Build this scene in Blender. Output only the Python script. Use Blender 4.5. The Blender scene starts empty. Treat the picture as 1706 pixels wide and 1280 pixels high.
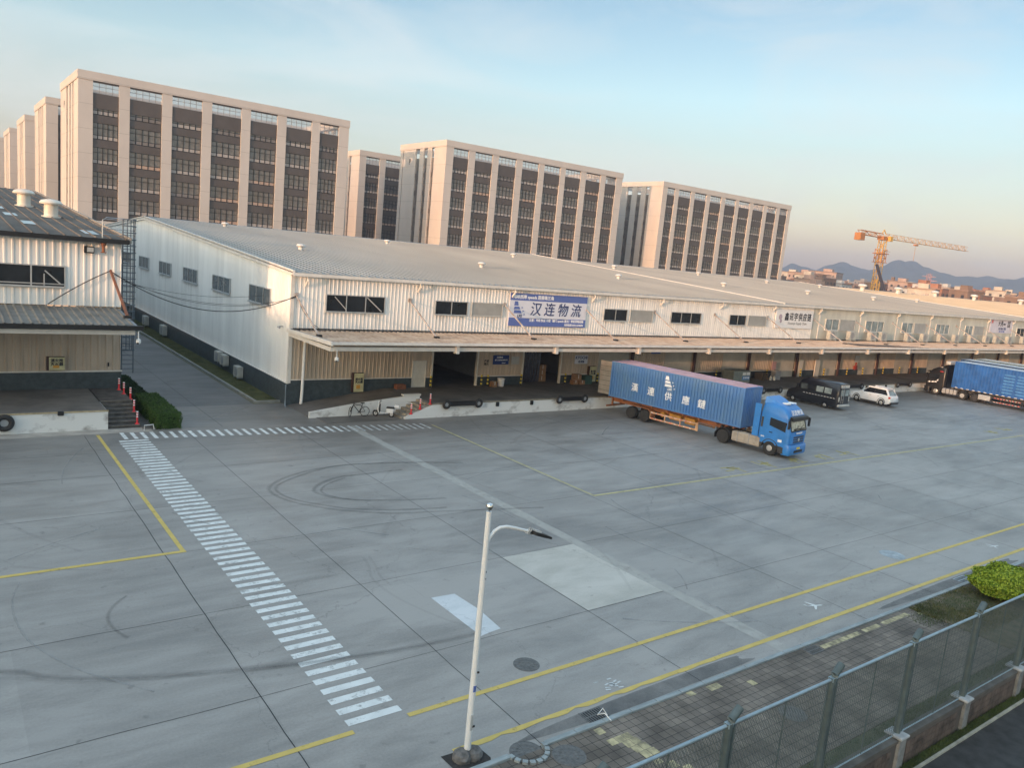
import bpy, math, random
import numpy as np
from mathutils import Vector, Matrix
random.seed(7); rng = np.random.default_rng(7)
S = bpy.context.scene; COL = S.collection
R = math.radians
# ---------------------------------------------------------------- camera
cd = bpy.data.cameras.new('camera'); cam = bpy.data.objects.new('camera', cd); COL.objects.link(cam)
cd.lens = 27.5753; cd.sensor_width = 36.0
cam.matrix_world = Matrix(((0.802660,0.022121,-0.596026,0),(-0.589215,0.184446,-0.786642,0),(0.092533,0.982594,0.161081,12),(0,0,0,1)))
cd.clip_start = 0.1; cd.clip_end = 20000; S.camera = cam
# ---------------------------------------------------------------- light
SUN_EL, SUN_AZ = 4.5, 196.0          # elevation, direction towards the sun measured from +X to +Y (degrees)
sx, sy, sz = math.cos(R(SUN_EL))*math.cos(R(SUN_AZ)), math.cos(R(SUN_EL))*math.sin(R(SUN_AZ)), math.sin(R(SUN_EL))
sd = bpy.data.lights.new('sun', 'SUN'); sun = bpy.data.objects.new('sun', sd); COL.objects.link(sun)
sd.energy = 1.02; sd.angle = R(0.6); sd.color = (1.0, 0.58, 0.36)
sun.rotation_euler = Vector((sx, sy, sz)).to_track_quat('Z', 'Y').to_euler()
W = bpy.data.worlds.new('World'); S.world = W; W.use_nodes = True
wn = W.node_tree.nodes; wl = W.node_tree.links; wn.clear()
wo = wn.new('ShaderNodeOutputWorld'); bg = wn.new('ShaderNodeBackground'); sky = wn.new('ShaderNodeTexSky')
sky.sky_type = 'NISHITA'; sky.sun_disc = False; sky.sun_elevation = R(SUN_EL + 3.5); sky.sun_rotation = R(90 - SUN_AZ)
sky.altitude = 20; sky.air_density = 1.0; sky.dust_density = 1.6; sky.ozone_density = 1.6
# thin high cloud and the warm band low in the sky opposite the sun, both laid out by direction
tc = wn.new('ShaderNodeTexCoord'); sep = wn.new('ShaderNodeSeparateXYZ'); wl.new(tc.outputs['Generated'], sep.inputs[0])
mp = wn.new('ShaderNodeMapping'); mp.inputs['Scale'].default_value = (1.0, 2.2, 6.5); mp.inputs['Rotation'].default_value = (.15, .1, .5); wl.new(tc.outputs['Generated'], mp.inputs[0])
nz = wn.new('ShaderNodeTexNoise'); nz.inputs['Scale'].default_value = 1.8; nz.inputs['Detail'].default_value = 7; nz.inputs['Roughness'].default_value = .55
nz.inputs['Distortion'].default_value = .6; wl.new(mp.outputs[0], nz.inputs[0])
cr = wn.new('ShaderNodeValToRGB'); cr.color_ramp.elements[0].position = .46; cr.color_ramp.elements[1].position = .72
cr.color_ramp.elements[1].color = (.5, .5, .5, 1); wl.new(nz.outputs[0], cr.inputs[0])
band = wn.new('ShaderNodeValToRGB'); e = band.color_ramp.elements
e[0].position = 0.0; e[0].color = (.95, .70, .64, 1); e[1].position = .85; e[1].color = (2.6, 2.2, 1.75, 1)
for p_, c_ in ((.06, (.90, .70, .64)), (.10, (.80, .66, .60)), (.15, (.78, .69, .62)), (.2, (.83, .79, .71)), (.37, (.58, .60, .59)), (.47, (1.35, 1.25, 1.05))):
    x_ = band.color_ramp.elements.new(p_); x_.color = (*c_, 1)
wl.new(sep.outputs['Z'], band.inputs[0])
mulc = wn.new('ShaderNodeMix'); mulc.data_type = 'RGBA'; mulc.blend_type = 'MULTIPLY'; mulc.inputs[0].default_value = 1
wl.new(sky.outputs[0], mulc.inputs[6]); wl.new(band.outputs[0], mulc.inputs[7])
mixc = wn.new('ShaderNodeMix'); mixc.data_type = 'RGBA'; wl.new(cr.outputs[0], mixc.inputs[0])
wl.new(mulc.outputs[2], mixc.inputs[6]); mixc.inputs[7].default_value = (2.3,2.35,2.3,1)
azr = wn.new('ShaderNodeMapRange'); azr.inputs[1].default_value = .1; azr.inputs[2].default_value = .95; azr.inputs[3].default_value = 1.15; azr.inputs[4].default_value = .95
wl.new(sep.outputs['X'], azr.inputs[0]); vsc = wn.new('ShaderNodeVectorMath'); vsc.operation = 'SCALE'; wl.new(mixc.outputs[2], vsc.inputs[0]); wl.new(azr.outputs[0], vsc.inputs[3])
wl.new(vsc.outputs[0], bg.inputs[0]); bg.inputs[1].default_value = 0.15
wl.new(bg.outputs[0], wo.inputs[0])
S.view_settings.view_transform = 'Standard'; S.view_settings.look = 'None'; S.view_settings.gamma = 1
S.view_settings.exposure = 1.42
S.render.engine = 'CYCLES'
S.cycles.max_bounces = 5; S.cycles.diffuse_bounces = 3; S.cycles.glossy_bounces = 3; S.cycles.transparent_max_bounces = 12
S.cycles.volume_bounces = 0

# ---------------------------------------------------------------- mesh builder
class M:
    def __init__(s): s.v = []; s.f = []
    def quad(s, a, b, c, d):
        n = len(s.v); s.v += [a, b, c, d]; s.f.append((n, n+1, n+2, n+3)); return s
    def poly(s, pts):
        n = len(s.v); s.v += list(pts); s.f.append(tuple(range(n, n+len(pts)))); return s
    def box(s, x0, x1, y0, y1, z0, z1):
        if x0 > x1: x0, x1 = x1, x0
        if y0 > y1: y0, y1 = y1, y0
        n = len(s.v)
        s.v += [(x0,y0,z0),(x1,y0,z0),(x1,y1,z0),(x0,y1,z0),(x0,y0,z1),(x1,y0,z1),(x1,y1,z1),(x0,y1,z1)]
        s.f += [tuple(n+i for i in q) for q in ((0,3,2,1),(4,5,6,7),(0,1,5,4),(1,2,6,5),(2,3,7,6),(3,0,4,7))]
        return s
    def bevbox(s, x0, x1, y0, y1, z0, z1, b=.03):
        return s.rings([[(x0+b,y0+b,z0),(x1-b,y0+b,z0),(x1-b,y1-b,z0),(x0+b,y1-b,z0)],
                 [(x0,y0,z0+b),(x1,y0,z0+b),(x1,y1,z0+b),(x0,y1,z0+b)],
                 [(x0,y0,z1-b),(x1,y0,z1-b),(x1,y1,z1-b),(x0,y1,z1-b)],
                 [(x0+b,y0+b,z1),(x1-b,y0+b,z1),(x1-b,y1-b,z1),(x0+b,y1-b,z1)]])
    def rings(s, rs, caps=True):
        n0 = len(s.v); k = len(rs[0])
        for r in rs: s.v += [tuple(p) for p in r]
        for i in range(len(rs)-1):
            for j in range(k):
                a = n0+i*k+j; b = n0+i*k+(j+1) % k
                s.f.append((a, b, b+k, a+k))
        if caps:
            s.f.append(tuple(n0+j for j in reversed(range(k)))); s.f.append(tuple(n0+(len(rs)-1)*k+j for j in range(k)))
        return s
    def prism(s, pts, axis, a, b):
        def T(p, w):
            return {'x': (w, p[0], p[1]), 'y': (p[0], w, p[1]), 'z': (p[0], p[1], w)}[axis]
        return s.rings([[T(p, a) for p in pts], [T(p, b) for p in pts]])
    def tube(s, pts, r, n=8, caps=True):
        pts = [Vector(p) for p in pts]; rs = []
        rr = r if hasattr(r, '__len__') else [r]*len(pts)
        for i, p in enumerate(pts):
            d = (pts[min(i+1, len(pts)-1)]-pts[max(i-1, 0)]).normalized()
            up = Vector((0, 0, 1)) if abs(d.z) < .95 else Vector((1, 0, 0))
            u = d.cross(up).normalized(); w = u.cross(d)
            rs.append([tuple(p+u*(rr[i]*math.cos(2*math.pi*k/n))+w*(rr[i]*math.sin(2*math.pi*k/n))) for k in range(n)])
        return s.rings(rs, caps)
    def bar(s, a, b, w, h=None):
        h = h or w; a = Vector(a); b = Vector(b); d = (b-a).normalized()
        up = Vector((0, 0, 1)) if abs(d.z) < .95 else Vector((1, 0, 0))
        u = d.cross(up).normalized()*w/2; q = u.cross(d).normalized()*h/2
        return s.rings([[tuple(p+i*u+j*q) for i, j in ((-1,-1),(1,-1),(1,1),(-1,1))] for p in (a, b)])
    def cyl(s, c, r, a, b, axis='z', n=16, r2=None):
        r2 = r if r2 is None else r2; rs = []
        for w, q in ((a, r), (b, r2)):
            ring = []
            for k in range(n):
                t = 2*math.pi*k/n; p = (c[0]+q*math.cos(t), c[1]+q*math.sin(t))
                ring.append({'x': (w, p[0], p[1]), 'y': (p[0], w, p[1]), 'z': (p[0], p[1], w)}[axis])
            rs.append(ring)
        return s.rings(rs)
    def lathe(s, c, prof, n=20, axis='z'):
        rs = []
        for r, h in prof:
            ring = []
            for k in range(n):
                t = 2*math.pi*k/n; a = r*math.cos(t); b = r*math.sin(t)
                if axis == 'z': ring.append((c[0]+a, c[1]+b, c[2]+h))
                elif axis == 'y': ring.append((c[0]+a, c[1]+h, c[2]+b))
                else: ring.append((c[0]+h, c[1]+a, c[2]+b))
            rs.append(ring)
        return s.rings(rs)
    def sphere(s, c, r, n=16):
        return s.lathe(c, [(r*math.sin(math.pi*i/8) or 1e-4, -r*math.cos(math.pi*i/8)) for i in range(9)], n)
    def torus(s, c, R0, r, axis='y', n=24, k=8):
        base = len(s.v)
        for i in range(n):
            t = 2*math.pi*i/n
            for j in range(k):
                u = 2*math.pi*j/k; q = R0+r*math.cos(u); h = r*math.sin(u)
                a, b = q*math.cos(t), q*math.sin(t)
                s.v.append({'y': (c[0]+a, c[1]+h, c[2]+b), 'x': (c[0]+h, c[1]+a, c[2]+b), 'z': (c[0]+a, c[1]+b, c[2]+h)}[axis])
        for i in range(n):
            for j in range(k):
                s.f.append((base+i*k+j, base+((i+1) % n)*k+j, base+((i+1) % n)*k+(j+1) % k, base+i*k+(j+1) % k))
        return s
    def ribs(s, axis, a0, a1, z0, z1, w, sgn, pitch=.3, d=.04):
        # trapezoid ribbed sheet; w = plane coordinate, ribs stand out towards sgn; z1 may be a function
        zt = z1 if callable(z1) else (lambda a: z1)
        pr = [(0, 0), (.60, 0), (.70, d), (.90, d)]
        pts = []; a = a0
        while a < a1-1e-4:
            for f, h in pr:
                q = a+f*pitch
                if q < a1: pts.append((q, h))
            a += pitch
        pts.append((a1, 0))
        for i in range(len(pts)-1):
            (p, h), (q, g) = pts[i], pts[i+1]
            if axis == 'x':
                s.quad((p, w+sgn*h, z0), (q, w+sgn*g, z0), (q, w+sgn*g, zt(q)), (p, w+sgn*h, zt(p)))
            else:
                s.quad((w+sgn*h, p, z0), (w+sgn*g, q, z0), (w+sgn*g, q, zt(q)), (w+sgn*h, p, zt(p)))
        return s
    def mesh(s, name, off=(0, 0, 0), smooth=False, recalc=True):
        me = bpy.data.meshes.new(name)
        v = [(p[0]-off[0], p[1]-off[1], p[2]-off[2]) for p in s.v]
        me.from_pydata(v, [], s.f); me.update()
        if recalc and len(s.f) < 60000:
            import bmesh
            bm = bmesh.new(); bm.from_mesh(me); bmesh.ops.recalc_face_normals(bm, faces=bm.faces); bm.to_mesh(me); bm.free()
        if smooth:
            me.polygons.foreach_set('use_smooth', [True]*len(me.polygons))
            try: me.set_sharp_from_angle(angle=R(40))
            except Exception: pass
        return me

WORLDROOT = {}
def link(o): COL.objects.link(o); return o
def thing(name, label, cat, loc=(0, 0, 0), rz=0., group=None, world=True):
    o = link(bpy.data.objects.new(name, None)); o.location = loc; o.rotation_euler = (0, 0, rz)
    o.empty_display_size = .3
    o['label'] = label; o['category'] = cat
    if group: o['group'] = group
    WORLDROOT[o.name] = tuple(loc) if world else (0, 0, 0)
    return o
def offs(parent):
    p = parent
    while p is not None and p.parent is not None: p = p.parent
    return WORLDROOT.get(p.name, (0, 0, 0)) if p is not None else (0, 0, 0)
def part(name, m, mat, parent, label=None, smooth=False, recalc=True):
    o = bpy.data.objects.new(name, m.mesh(name, offs(parent), smooth, recalc)); link(o)
    o.data.materials.append(mat); o.parent = parent
    if label: o['label'] = label
    return o
def solo(name, m, mat, label, cat, loc=None, group=None, smooth=False, recalc=True):
    if loc is None:
        a = np.array(m.v); loc = (float(a[:, 0].mean()), float(a[:, 1].mean()), float(a[:, 2].min()))
    o = link(bpy.data.objects.new(name, m.mesh(name, loc, smooth, recalc))); o.location = loc
    o.data.materials.append(mat); o['label'] = label; o['category'] = cat
    if group: o['group'] = group
    WORLDROOT[o.name] = tuple(loc)
    return o
def struct(name, m, mat, recalc=True, kind='structure', parent=None):
    o = link(bpy.data.objects.new(name, m.mesh(name, (0, 0, 0), False, recalc)))
    o.data.materials.append(mat)
    if parent: o.parent = parent
    else: o['kind'] = kind
    return o
def copy_tree(o, parent=None, loc=None, label=None):
    c = o.copy(); COL.objects.link(c); c.parent = parent
    if loc is not None: c.location = loc
    if label: c['label'] = label
    for ch in list(o.children): copy_tree(ch, c)
    return c
def text_part(name, s, size, mat, parent, at, rot=(R(90), 0, 0), bold=0., align='CENTER', shear=0., xs=1., depth=.004):
    cu = bpy.data.curves.new(name, 'FONT'); cu.body = s; cu.size = size; cu.align_x = align; cu.align_y = 'CENTER'
    cu.extrude = depth; cu.shear = shear; cu.resolution_u = 3
    o = bpy.data.objects.new(name, cu); COL.objects.link(o)
    dg = bpy.context.evaluated_depsgraph_get(); me = bpy.data.meshes.new_from_object(o.evaluated_get(dg))
    if bold:
        n_ = len(me.vertices); co = np.empty(n_*3); me.vertices.foreach_get('co', co); co = co.reshape(-1, 3); fs = [tuple(p.vertices) for p in me.polygons]; V_ = []; F_ = []
        for q_, (dx_, dy_) in enumerate(((0, 0), (-1, 0), (1, 0), (0, 1), (0, -1))):
            V_.append(co+np.array([dx_*bold*1.1, dy_*bold*1.1, -q_*.0006])); F_ += [tuple(v+q_*n_ for v in f) for f in fs]
        bpy.data.meshes.remove(me); me = bpy.data.meshes.new(name); me.from_pydata(np.vstack(V_).tolist(), [], F_); me.update()
    bpy.data.objects.remove(o); bpy.data.curves.remove(cu)
    me.name = name; me.materials.clear(); me.materials.append(mat)
    t = link(bpy.data.objects.new(name, me)); t.parent = parent
    of = offs(parent); t.location = (at[0]-of[0], at[1]-of[1], at[2]-of[2]); t.rotation_euler = rot; t.scale = (xs, 1, 1)
    return t

# ---------------------------------------------------------------- materials
def mat(name, col, rough=.6, metal=0., var=.12, vs=1.5, bump=0., bs=20., col2=None, stretch=(1, 1, 1), spec=.5, coat=0., lo=.35, hi=.65, detail=5, world=False):
    m = bpy.data.materials.new(name); m.use_nodes = True; n = m.node_tree.nodes; l = m.node_tree.links
    b = n['Principled BSDF']; b.inputs['Roughness'].default_value = rough; b.inputs['Metallic'].default_value = metal
    b.inputs['Specular IOR Level'].default_value = spec; b.inputs['Coat Weight'].default_value = coat
    c = tuple(col)+(1,)
    if var > 0 or col2:
        t = n.new('ShaderNodeTexCoord'); mpp = n.new('ShaderNodeMapping'); mpp.inputs['Scale'].default_value = stretch
        if world:
            gg = n.new('ShaderNodeNewGeometry'); l.new(gg.outputs['Position'], mpp.inputs[0])
        else: l.new(t.outputs['Object'], mpp.inputs[0])
        z = n.new('ShaderNodeTexNoise'); z.inputs['Scale'].default_value = vs; z.inputs['Detail'].default_value = detail; z.inputs['Roughness'].default_value = .62
        l.new(mpp.outputs[0], z.inputs[0])
        r = n.new('ShaderNodeValToRGB'); r.color_ramp.elements[0].position = lo; r.color_ramp.elements[1].position = hi
        c2 = tuple(col2)+(1,) if col2 else tuple(min(1, x*(1-var)) for x in col)+(1,)
        r.color_ramp.elements[0].color = c2; r.color_ramp.elements[1].color = tuple(min(1, x*(1+var*.5)) for x in col)+(1,)
        l.new(z.outputs[0], r.inputs[0]); l.new(r.outputs[0], b.inputs['Base Color'])
        if bump > 0:
            z2 = n.new('ShaderNodeTexNoise'); z2.inputs['Scale'].default_value = bs; z2.inputs['Detail'].default_value = 4
            l.new(mpp.outputs[0], z2.inputs[0])
            bp = n.new('ShaderNodeBump'); bp.inputs['Strength'].default_value = bump; bp.inputs['Distance'].default_value = .02
            l.new(z2.outputs[0], bp.inputs['Height']); l.new(bp.outputs[0], b.inputs['Normal'])
    else: b.inputs['Base Color'].default_value = c
    return m
def glass(name, col=(.02, .024, .03), rough=.08, spec=.6):
    return mat(name, col, rough, 0, .35, .8, spec=spec)
MT = {}
def k(name, *a, **kw):
    MT[name] = mat(name, *a, **kw); return MT[name]
k('cladding', (.82, .81, .78), .45, var=.16, vs=.6, stretch=(2.5, 2.5, .25), lo=.3, hi=.6)
k('cladding_shaded', (.56, .46, .36), .55, var=.18, vs=.8, stretch=(2, 2, .3))  # same cladding below the canopies: slight dirt, with canopy shade painted in
k('gable_clad', (.86, .86, .83), .45, var=.14, vs=.35, stretch=(1, 1.8, .22), lo=.3, hi=.62)
k('cream_panel', (.60, .60, .53), .6, var=.16, vs=.5, stretch=(1.5, 1, .4))
k('trim', (.74, .71, .66), .4, var=.12, vs=1.2)
k('roof_sheet', (.29, .305, .305), .42, var=.13, vs=.12, stretch=(1, .35, 1), bump=0)
k('roof_far', (.46, .40, .31), .55, var=.12, vs=.2)
k('roof_old', (.15, .13, .11), .9, col2=(.085, .075, .065), vs=.8, stretch=(1, .3, 1))
k('canopy_sheet', (.46, .385, .315), .65, col2=(.30, .22, .165), vs=1.6, stretch=(.8, .5, 1), lo=.34, hi=.62)
k('canopy_old', (.24, .225, .20), .8, col2=(.15, .14, .125), vs=.7)
k('gutter_dark', (.02, .02, .022), .5, var=.3)
k('plinth', (.055, .075, .085), .5, var=.3, vs=3)
k('dock_top', (.17, .155, .14), .8, col2=(.10, .095, .088), vs=.5)
k('dock_white', (.68, .68, .66), .75, col2=(.30, .28, .26), vs=.9, stretch=(1, 1, 1.6), lo=.28, hi=.47)
k('black', (.012, .012, .013), .5, var=.2)
k('rubber', (.03, .03, .03), .8, var=.3, vs=6)
k('steel_white', (.78, .79, .78), .35, var=.06)
k('steel_grey', (.30, .31, .32), .45, var=.15)
k('galv', (.34, .40, .45), .4, metal=.4, var=.15)
k('alu', (.55, .56, .56), .4, metal=.5, var=.1)
k('chrome', (.8, .8, .8), .08, metal=1, var=0)
k('louvre', (.50, .51, .49), .5, var=.1)
k('shutter', (.60, .57, .50), .5, var=.15, vs=.6)
k('brace', (.50, .47, .44), .5, col2=(.30, .22, .18), vs=2)
k('rust', (.30, .11, .05), .7, col2=(.18, .08, .05), vs=3)
k('downpipe', (.72, .70, .65), .45, var=.1)
k('darkred', (.06, .03, .028), .6, var=.2)
k('white', (.8, .8, .8), .5, var=.05)
k('offwhite', (.68, .66, .60), .5, var=.1)
k('red', (.60, .03, .03), .45, var=.1)
k('yellow', (.70, .55, .05), .5, var=.1)
k('tower_clad', (.60, .55, .505), .6, var=.07, vs=.15, stretch=(1, 1, .6))
k('tower_dark', (.10, .088, .082), .55, var=.15, vs=.2)
k('tower_sill', (.42, .38, .35), .5, var=.15, vs=.5)
MT['tower_glass'] = glass('tower_glass', (.17, .165, .16), .12, .8)
MT['glass'] = glass('glass'); MT['glass_pale'] = mat('glass_pale', (.30, .36, .37), .12, 0, .4, 1.2)
MT['glass_grey'] = mat('glass_grey', (.10, .12, .13), .12, 0, .4, 1.2)
k('sign_blue', (.11, .17, .45), .45, var=.06); k('sign_white', (.72, .74, .82), .5, var=.04)
k('ink', (.03, .05, .16), .6, var=0); k('ink_dark', (.02, .02, .03), .6, var=0); k('wht_ink', (.85, .87, .9), .6, var=0)
k('leaf', (.075, .14, .025), .6, col2=(.015, .045, .008), vs=9, spec=.25)
k('leaf_lime', (.36, .46, .05), .55, col2=(.09, .17, .01), vs=11, spec=.25, detail=2, lo=.42, hi=.6)
k('leaf_dark', (.02, .055, .012), .65, col2=(.01, .03, .008), vs=2.5, spec=.2)
k('bark', (.06, .045, .03), .9, var=.3)

def add_joints(m, pitch=4.2, w=.07, off=2.4, dark=.72):
    n = m.node_tree.nodes; l = m.node_tree.links; b = n['Principled BSDF']; src = b.inputs['Base Color'].links[0].from_socket
    g = n.new('ShaderNodeNewGeometry'); s = n.new('ShaderNodeSeparateXYZ'); l.new(g.outputs['Position'], s.inputs[0])
    a = n.new('ShaderNodeMath'); a.operation = 'ADD'; a.inputs[1].default_value = off; l.new(s.outputs[2], a.inputs[0])
    q = n.new('ShaderNodeMath'); q.operation = 'MODULO'; q.inputs[1].default_value = pitch; l.new(a.outputs[0], q.inputs[0])
    c = n.new('ShaderNodeMath'); c.operation = 'LESS_THAN'; c.inputs[1].default_value = w; l.new(q.outputs[0], c.inputs[0])
    x = n.new('ShaderNodeMix'); x.data_type = 'RGBA'; x.blend_type = 'MULTIPLY'; l.new(c.outputs[0], x.inputs[0]); l.new(src, x.inputs[6]); x.inputs[7].default_value = (dark, dark, dark, 1); l.new(x.outputs[2], b.inputs['Base Color'])
add_joints(MT['tower_clad'])
# ================================================================ GROUND
def node_concrete(name, base, dark, light, rough=.5, sc=.09, dirt_and_shade=1.):
    m = bpy.data.materials.new(name); m.use_nodes = True; n = m.node_tree.nodes; l = m.node_tree.links; b = n['Principled BSDF']
    g = n.new('ShaderNodeNewGeometry')
    def noise(s, d=6, st=(1, 1, 1), dist=0., rgh=.6):
        mp_ = n.new('ShaderNodeMapping'); mp_.inputs['Scale'].default_value = st; l.new(g.outputs['Position'], mp_.inputs[0])
        z = n.new('ShaderNodeTexNoise'); z.inputs['Scale'].default_value = s; z.inputs['Detail'].default_value = d
        z.inputs['Roughness'].default_value = rgh; z.inputs['Distortion'].default_value = dist; l.new(mp_.outputs[0], z.inputs[0]); return z
    a = noise(sc, 7, (1, 1.6, 1), .8); c2 = noise(1.3, 6, (.25, 1, 1), .3); c3 = noise(14, 3); c4 = noise(.45, 5, (.35, 1.2, 1), 1.2, .7)
    r = n.new('ShaderNodeValToRGB'); r.color_ramp.elements[0].position = .3; r.color_ramp.elements[1].position = .7
    r.color_ramp.elements[0].color = (*dark, 1); r.color_ramp.elements[1].color = (*light, 1)
    x = r.color_ramp.elements.new(.5); x.color = (*base, 1)
    add = n.new('ShaderNodeMath'); add.operation = 'MULTIPLY_ADD'; l.new(c2.outputs[0], add.inputs[0]); add.inputs[1].default_value = .45
    ad2 = n.new('ShaderNodeMath'); ad2.operation = 'MULTIPLY_ADD'; l.new(a.outputs[0], ad2.inputs[0]); ad2.inputs[1].default_value = .75; ad2.inputs[2].default_value = -.34
    l.new(ad2.outputs[0], add.inputs[2])
    ad3 = n.new('ShaderNodeMath'); ad3.operation = 'MULTIPLY_ADD'; l.new(c4.outputs[0], ad3.inputs[0]); ad3.inputs[1].default_value = .45; l.new(add.outputs[0], ad3.inputs[2])
    ad4 = n.new('ShaderNodeMath'); ad4.operation = 'MULTIPLY_ADD'; l.new(c3.outputs[0], ad4.inputs[0]); ad4.inputs[1].default_value = .22; l.new(ad3.outputs[0], ad4.inputs[2])
    l.new(ad4.outputs[0], r.inputs[0])
    fl_ = n.new('ShaderNodeVectorMath'); fl_.operation = 'DIVIDE'; l.new(g.outputs['Position'], fl_.inputs[0]); fl_.inputs[1].default_value = (5.24, 5.24, 100)
    of_ = n.new('ShaderNodeVectorMath'); of_.operation = 'ADD'; l.new(fl_.outputs[0], of_.inputs[0]); of_.inputs[1].default_value = (.69, .455, .5)
    fo_ = n.new('ShaderNodeVectorMath'); fo_.operation = 'FLOOR'; l.new(of_.outputs[0], fo_.inputs[0])
    wn_ = n.new('ShaderNodeTexWhiteNoise'); l.new(fo_.outputs[0], wn_.inputs[0])
    sp_ = noise(2.6, 3, (1, 1, 1), 0, .5); m1 = n.new('ShaderNodeMapRange'); m1.inputs[1].default_value = .66; m1.inputs[2].default_value = .76; m1.inputs[3].default_value = 1; m1.inputs[4].default_value = .72; l.new(sp_.outputs[0], m1.inputs[0])
    m2 = n.new('ShaderNodeMapRange'); m2.inputs[3].default_value = .95; m2.inputs[4].default_value = 1.05; l.new(wn_.outputs[0], m2.inputs[0])
    vr_ = n.new('ShaderNodeTexVoronoi'); vr_.feature = 'DISTANCE_TO_EDGE'; vr_.inputs['Scale'].default_value = .11; dn = noise(1.1, 5); dd = n.new('ShaderNodeVectorMath'); dd.operation = 'MULTIPLY_ADD'; l.new(dn.outputs['Color'], dd.inputs[0]); dd.inputs[1].default_value = (1.6, 1.6, 0); l.new(g.outputs['Position'], dd.inputs[2]); l.new(dd.outputs[0], vr_.inputs['Vector'])
    m3 = n.new('ShaderNodeMapRange'); m3.inputs[1].default_value = .0008; m3.inputs[2].default_value = .0022; m3.inputs[3].default_value = .8; m3.inputs[4].default_value = 1; l.new(vr_.outputs['Distance'], m3.inputs[0])
    u1 = n.new('ShaderNodeMath'); u1.operation = 'MULTIPLY'; l.new(m1.outputs[0], u1.inputs[0]); l.new(m2.outputs[0], u1.inputs[1])
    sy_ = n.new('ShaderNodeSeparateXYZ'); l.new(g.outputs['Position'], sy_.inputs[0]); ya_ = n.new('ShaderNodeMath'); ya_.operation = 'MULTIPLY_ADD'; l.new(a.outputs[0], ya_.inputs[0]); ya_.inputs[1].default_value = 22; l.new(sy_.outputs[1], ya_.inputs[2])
    m4 = n.new('ShaderNodeMapRange'); m4.interpolation_type = 'SMOOTHSTEP'; m4.inputs[1].default_value = 49; m4.inputs[2].default_value = 57; m4.inputs[3].default_value = 1; m4.inputs[4].default_value = dirt_and_shade; l.new(ya_.outputs[0], m4.inputs[0])  # concrete darkens towards the dock: real dirt, plus shade painted into the colour
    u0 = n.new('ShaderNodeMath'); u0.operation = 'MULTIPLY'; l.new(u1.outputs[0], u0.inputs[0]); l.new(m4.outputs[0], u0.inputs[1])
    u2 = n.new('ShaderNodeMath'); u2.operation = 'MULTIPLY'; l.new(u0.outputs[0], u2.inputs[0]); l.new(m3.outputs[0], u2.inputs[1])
    vs_ = n.new('ShaderNodeVectorMath'); vs_.operation = 'SCALE'; l.new(r.outputs[0], vs_.inputs[0]); l.new(u2.outputs[0], vs_.inputs[3]); l.new(vs_.outputs[0], b.inputs['Base Color'])
    rr = n.new('ShaderNodeMapRange'); rr.inputs[1].default_value = .3; rr.inputs[2].default_value = .7; rr.inputs[3].default_value = rough-.1; rr.inputs[4].default_value = rough+.12
    l.new(c4.outputs[0], rr.inputs[0]); l.new(rr.outputs[0], b.inputs['Roughness'])
    bp = n.new('ShaderNodeBump'); bp.inputs['Strength'].default_value = .25; bp.inputs['Distance'].default_value = .01
    l.new(c3.outputs[0], bp.inputs['Height']); l.new(bp.outputs[0], b.inputs['Normal'])
    return m
MT['yard'] = node_concrete('yard_concrete', (.255, .243, .226), (.16, .154, .146), (.35, .336, .315), .46, dirt_and_shade=.70)
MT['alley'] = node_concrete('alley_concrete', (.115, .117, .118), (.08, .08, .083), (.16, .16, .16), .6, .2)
MT['slab'] = node_concrete('new_slab', (.44, .43, .385), (.36, .35, .315), (.54, .525, .48), .6, .3)
MT['patch'] = node_concrete('pale_patch', (.52, .56, .58), (.42, .46, .48), (.62, .65, .67), .6, .5)
MT['earth'] = mat('earth', (.16, .14, .10), .9, 0, .3, .02, col2=(.08, .10, .05), world=True)
def worn(name, col, cover=.42, sc=3.0, soft=.08, rough=.6, st=(1, 1, 1), fine=16, alpha=1.):
    m = bpy.data.materials.new(name); m.use_nodes = True; n = m.node_tree.nodes; l = m.node_tree.links; b = n['Principled BSDF']
    b.inputs['Base Color'].default_value = (*col, 1); b.inputs['Roughness'].default_value = rough
    g = n.new('ShaderNodeNewGeometry'); mp_ = n.new('ShaderNodeMapping'); mp_.inputs['Scale'].default_value = st; l.new(g.outputs['Position'], mp_.inputs[0])
    z = n.new('ShaderNodeTexNoise'); z.inputs['Scale'].default_value = sc; z.inputs['Detail'].default_value = 8; z.inputs['Roughness'].default_value = .75
    l.new(mp_.outputs[0], z.inputs[0])
    mr = n.new('ShaderNodeMapRange'); mr.inputs[1].default_value = cover-soft; mr.inputs[2].default_value = cover+soft
    mr.inputs[3].default_value = 0; mr.inputs[4].default_value = alpha; l.new(z.outputs[0], mr.inputs[0]); l.new(mr.outputs[0], b.inputs['Alpha'])
    z3 = n.new('ShaderNodeTexNoise'); z3.inputs['Scale'].default_value = 2.; l.new(g.outputs['Position'], z3.inputs[0])
    mx = n.new('ShaderNodeMix'); mx.data_type = 'RGBA'; l.new(z3.outputs[0], mx.inputs[0]); mx.inputs[6].default_value = (*[q*.75 for q in col], 1); mx.inputs[7].default_value = (*[min(1, q*1.15) for q in col], 1)
    l.new(mx.outputs[2], b.inputs['Base Color'])
    return m
MT['paint_white'] = worn('worn_white_paint', (.74, .77, .76), .36, 3.2, .12)
MT['paint_white2'] = worn('worn_white_paint_faded', (.62, .65, .65), .37, 3.0, .14)
MT['paint_yellow'] = worn('worn_yellow_paint', (.62, .47, .13), .33, 2.5, .1)
MT['paint_yellow2'] = worn('faded_yellow_paint', (.60, .54, .26), .34, 2.2, .14, alpha=.9)
MT['paint_ghost'] = worn('ghost_yellow_paint', (.62, .54, .20), .38, 3., .14, alpha=.85)
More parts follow.
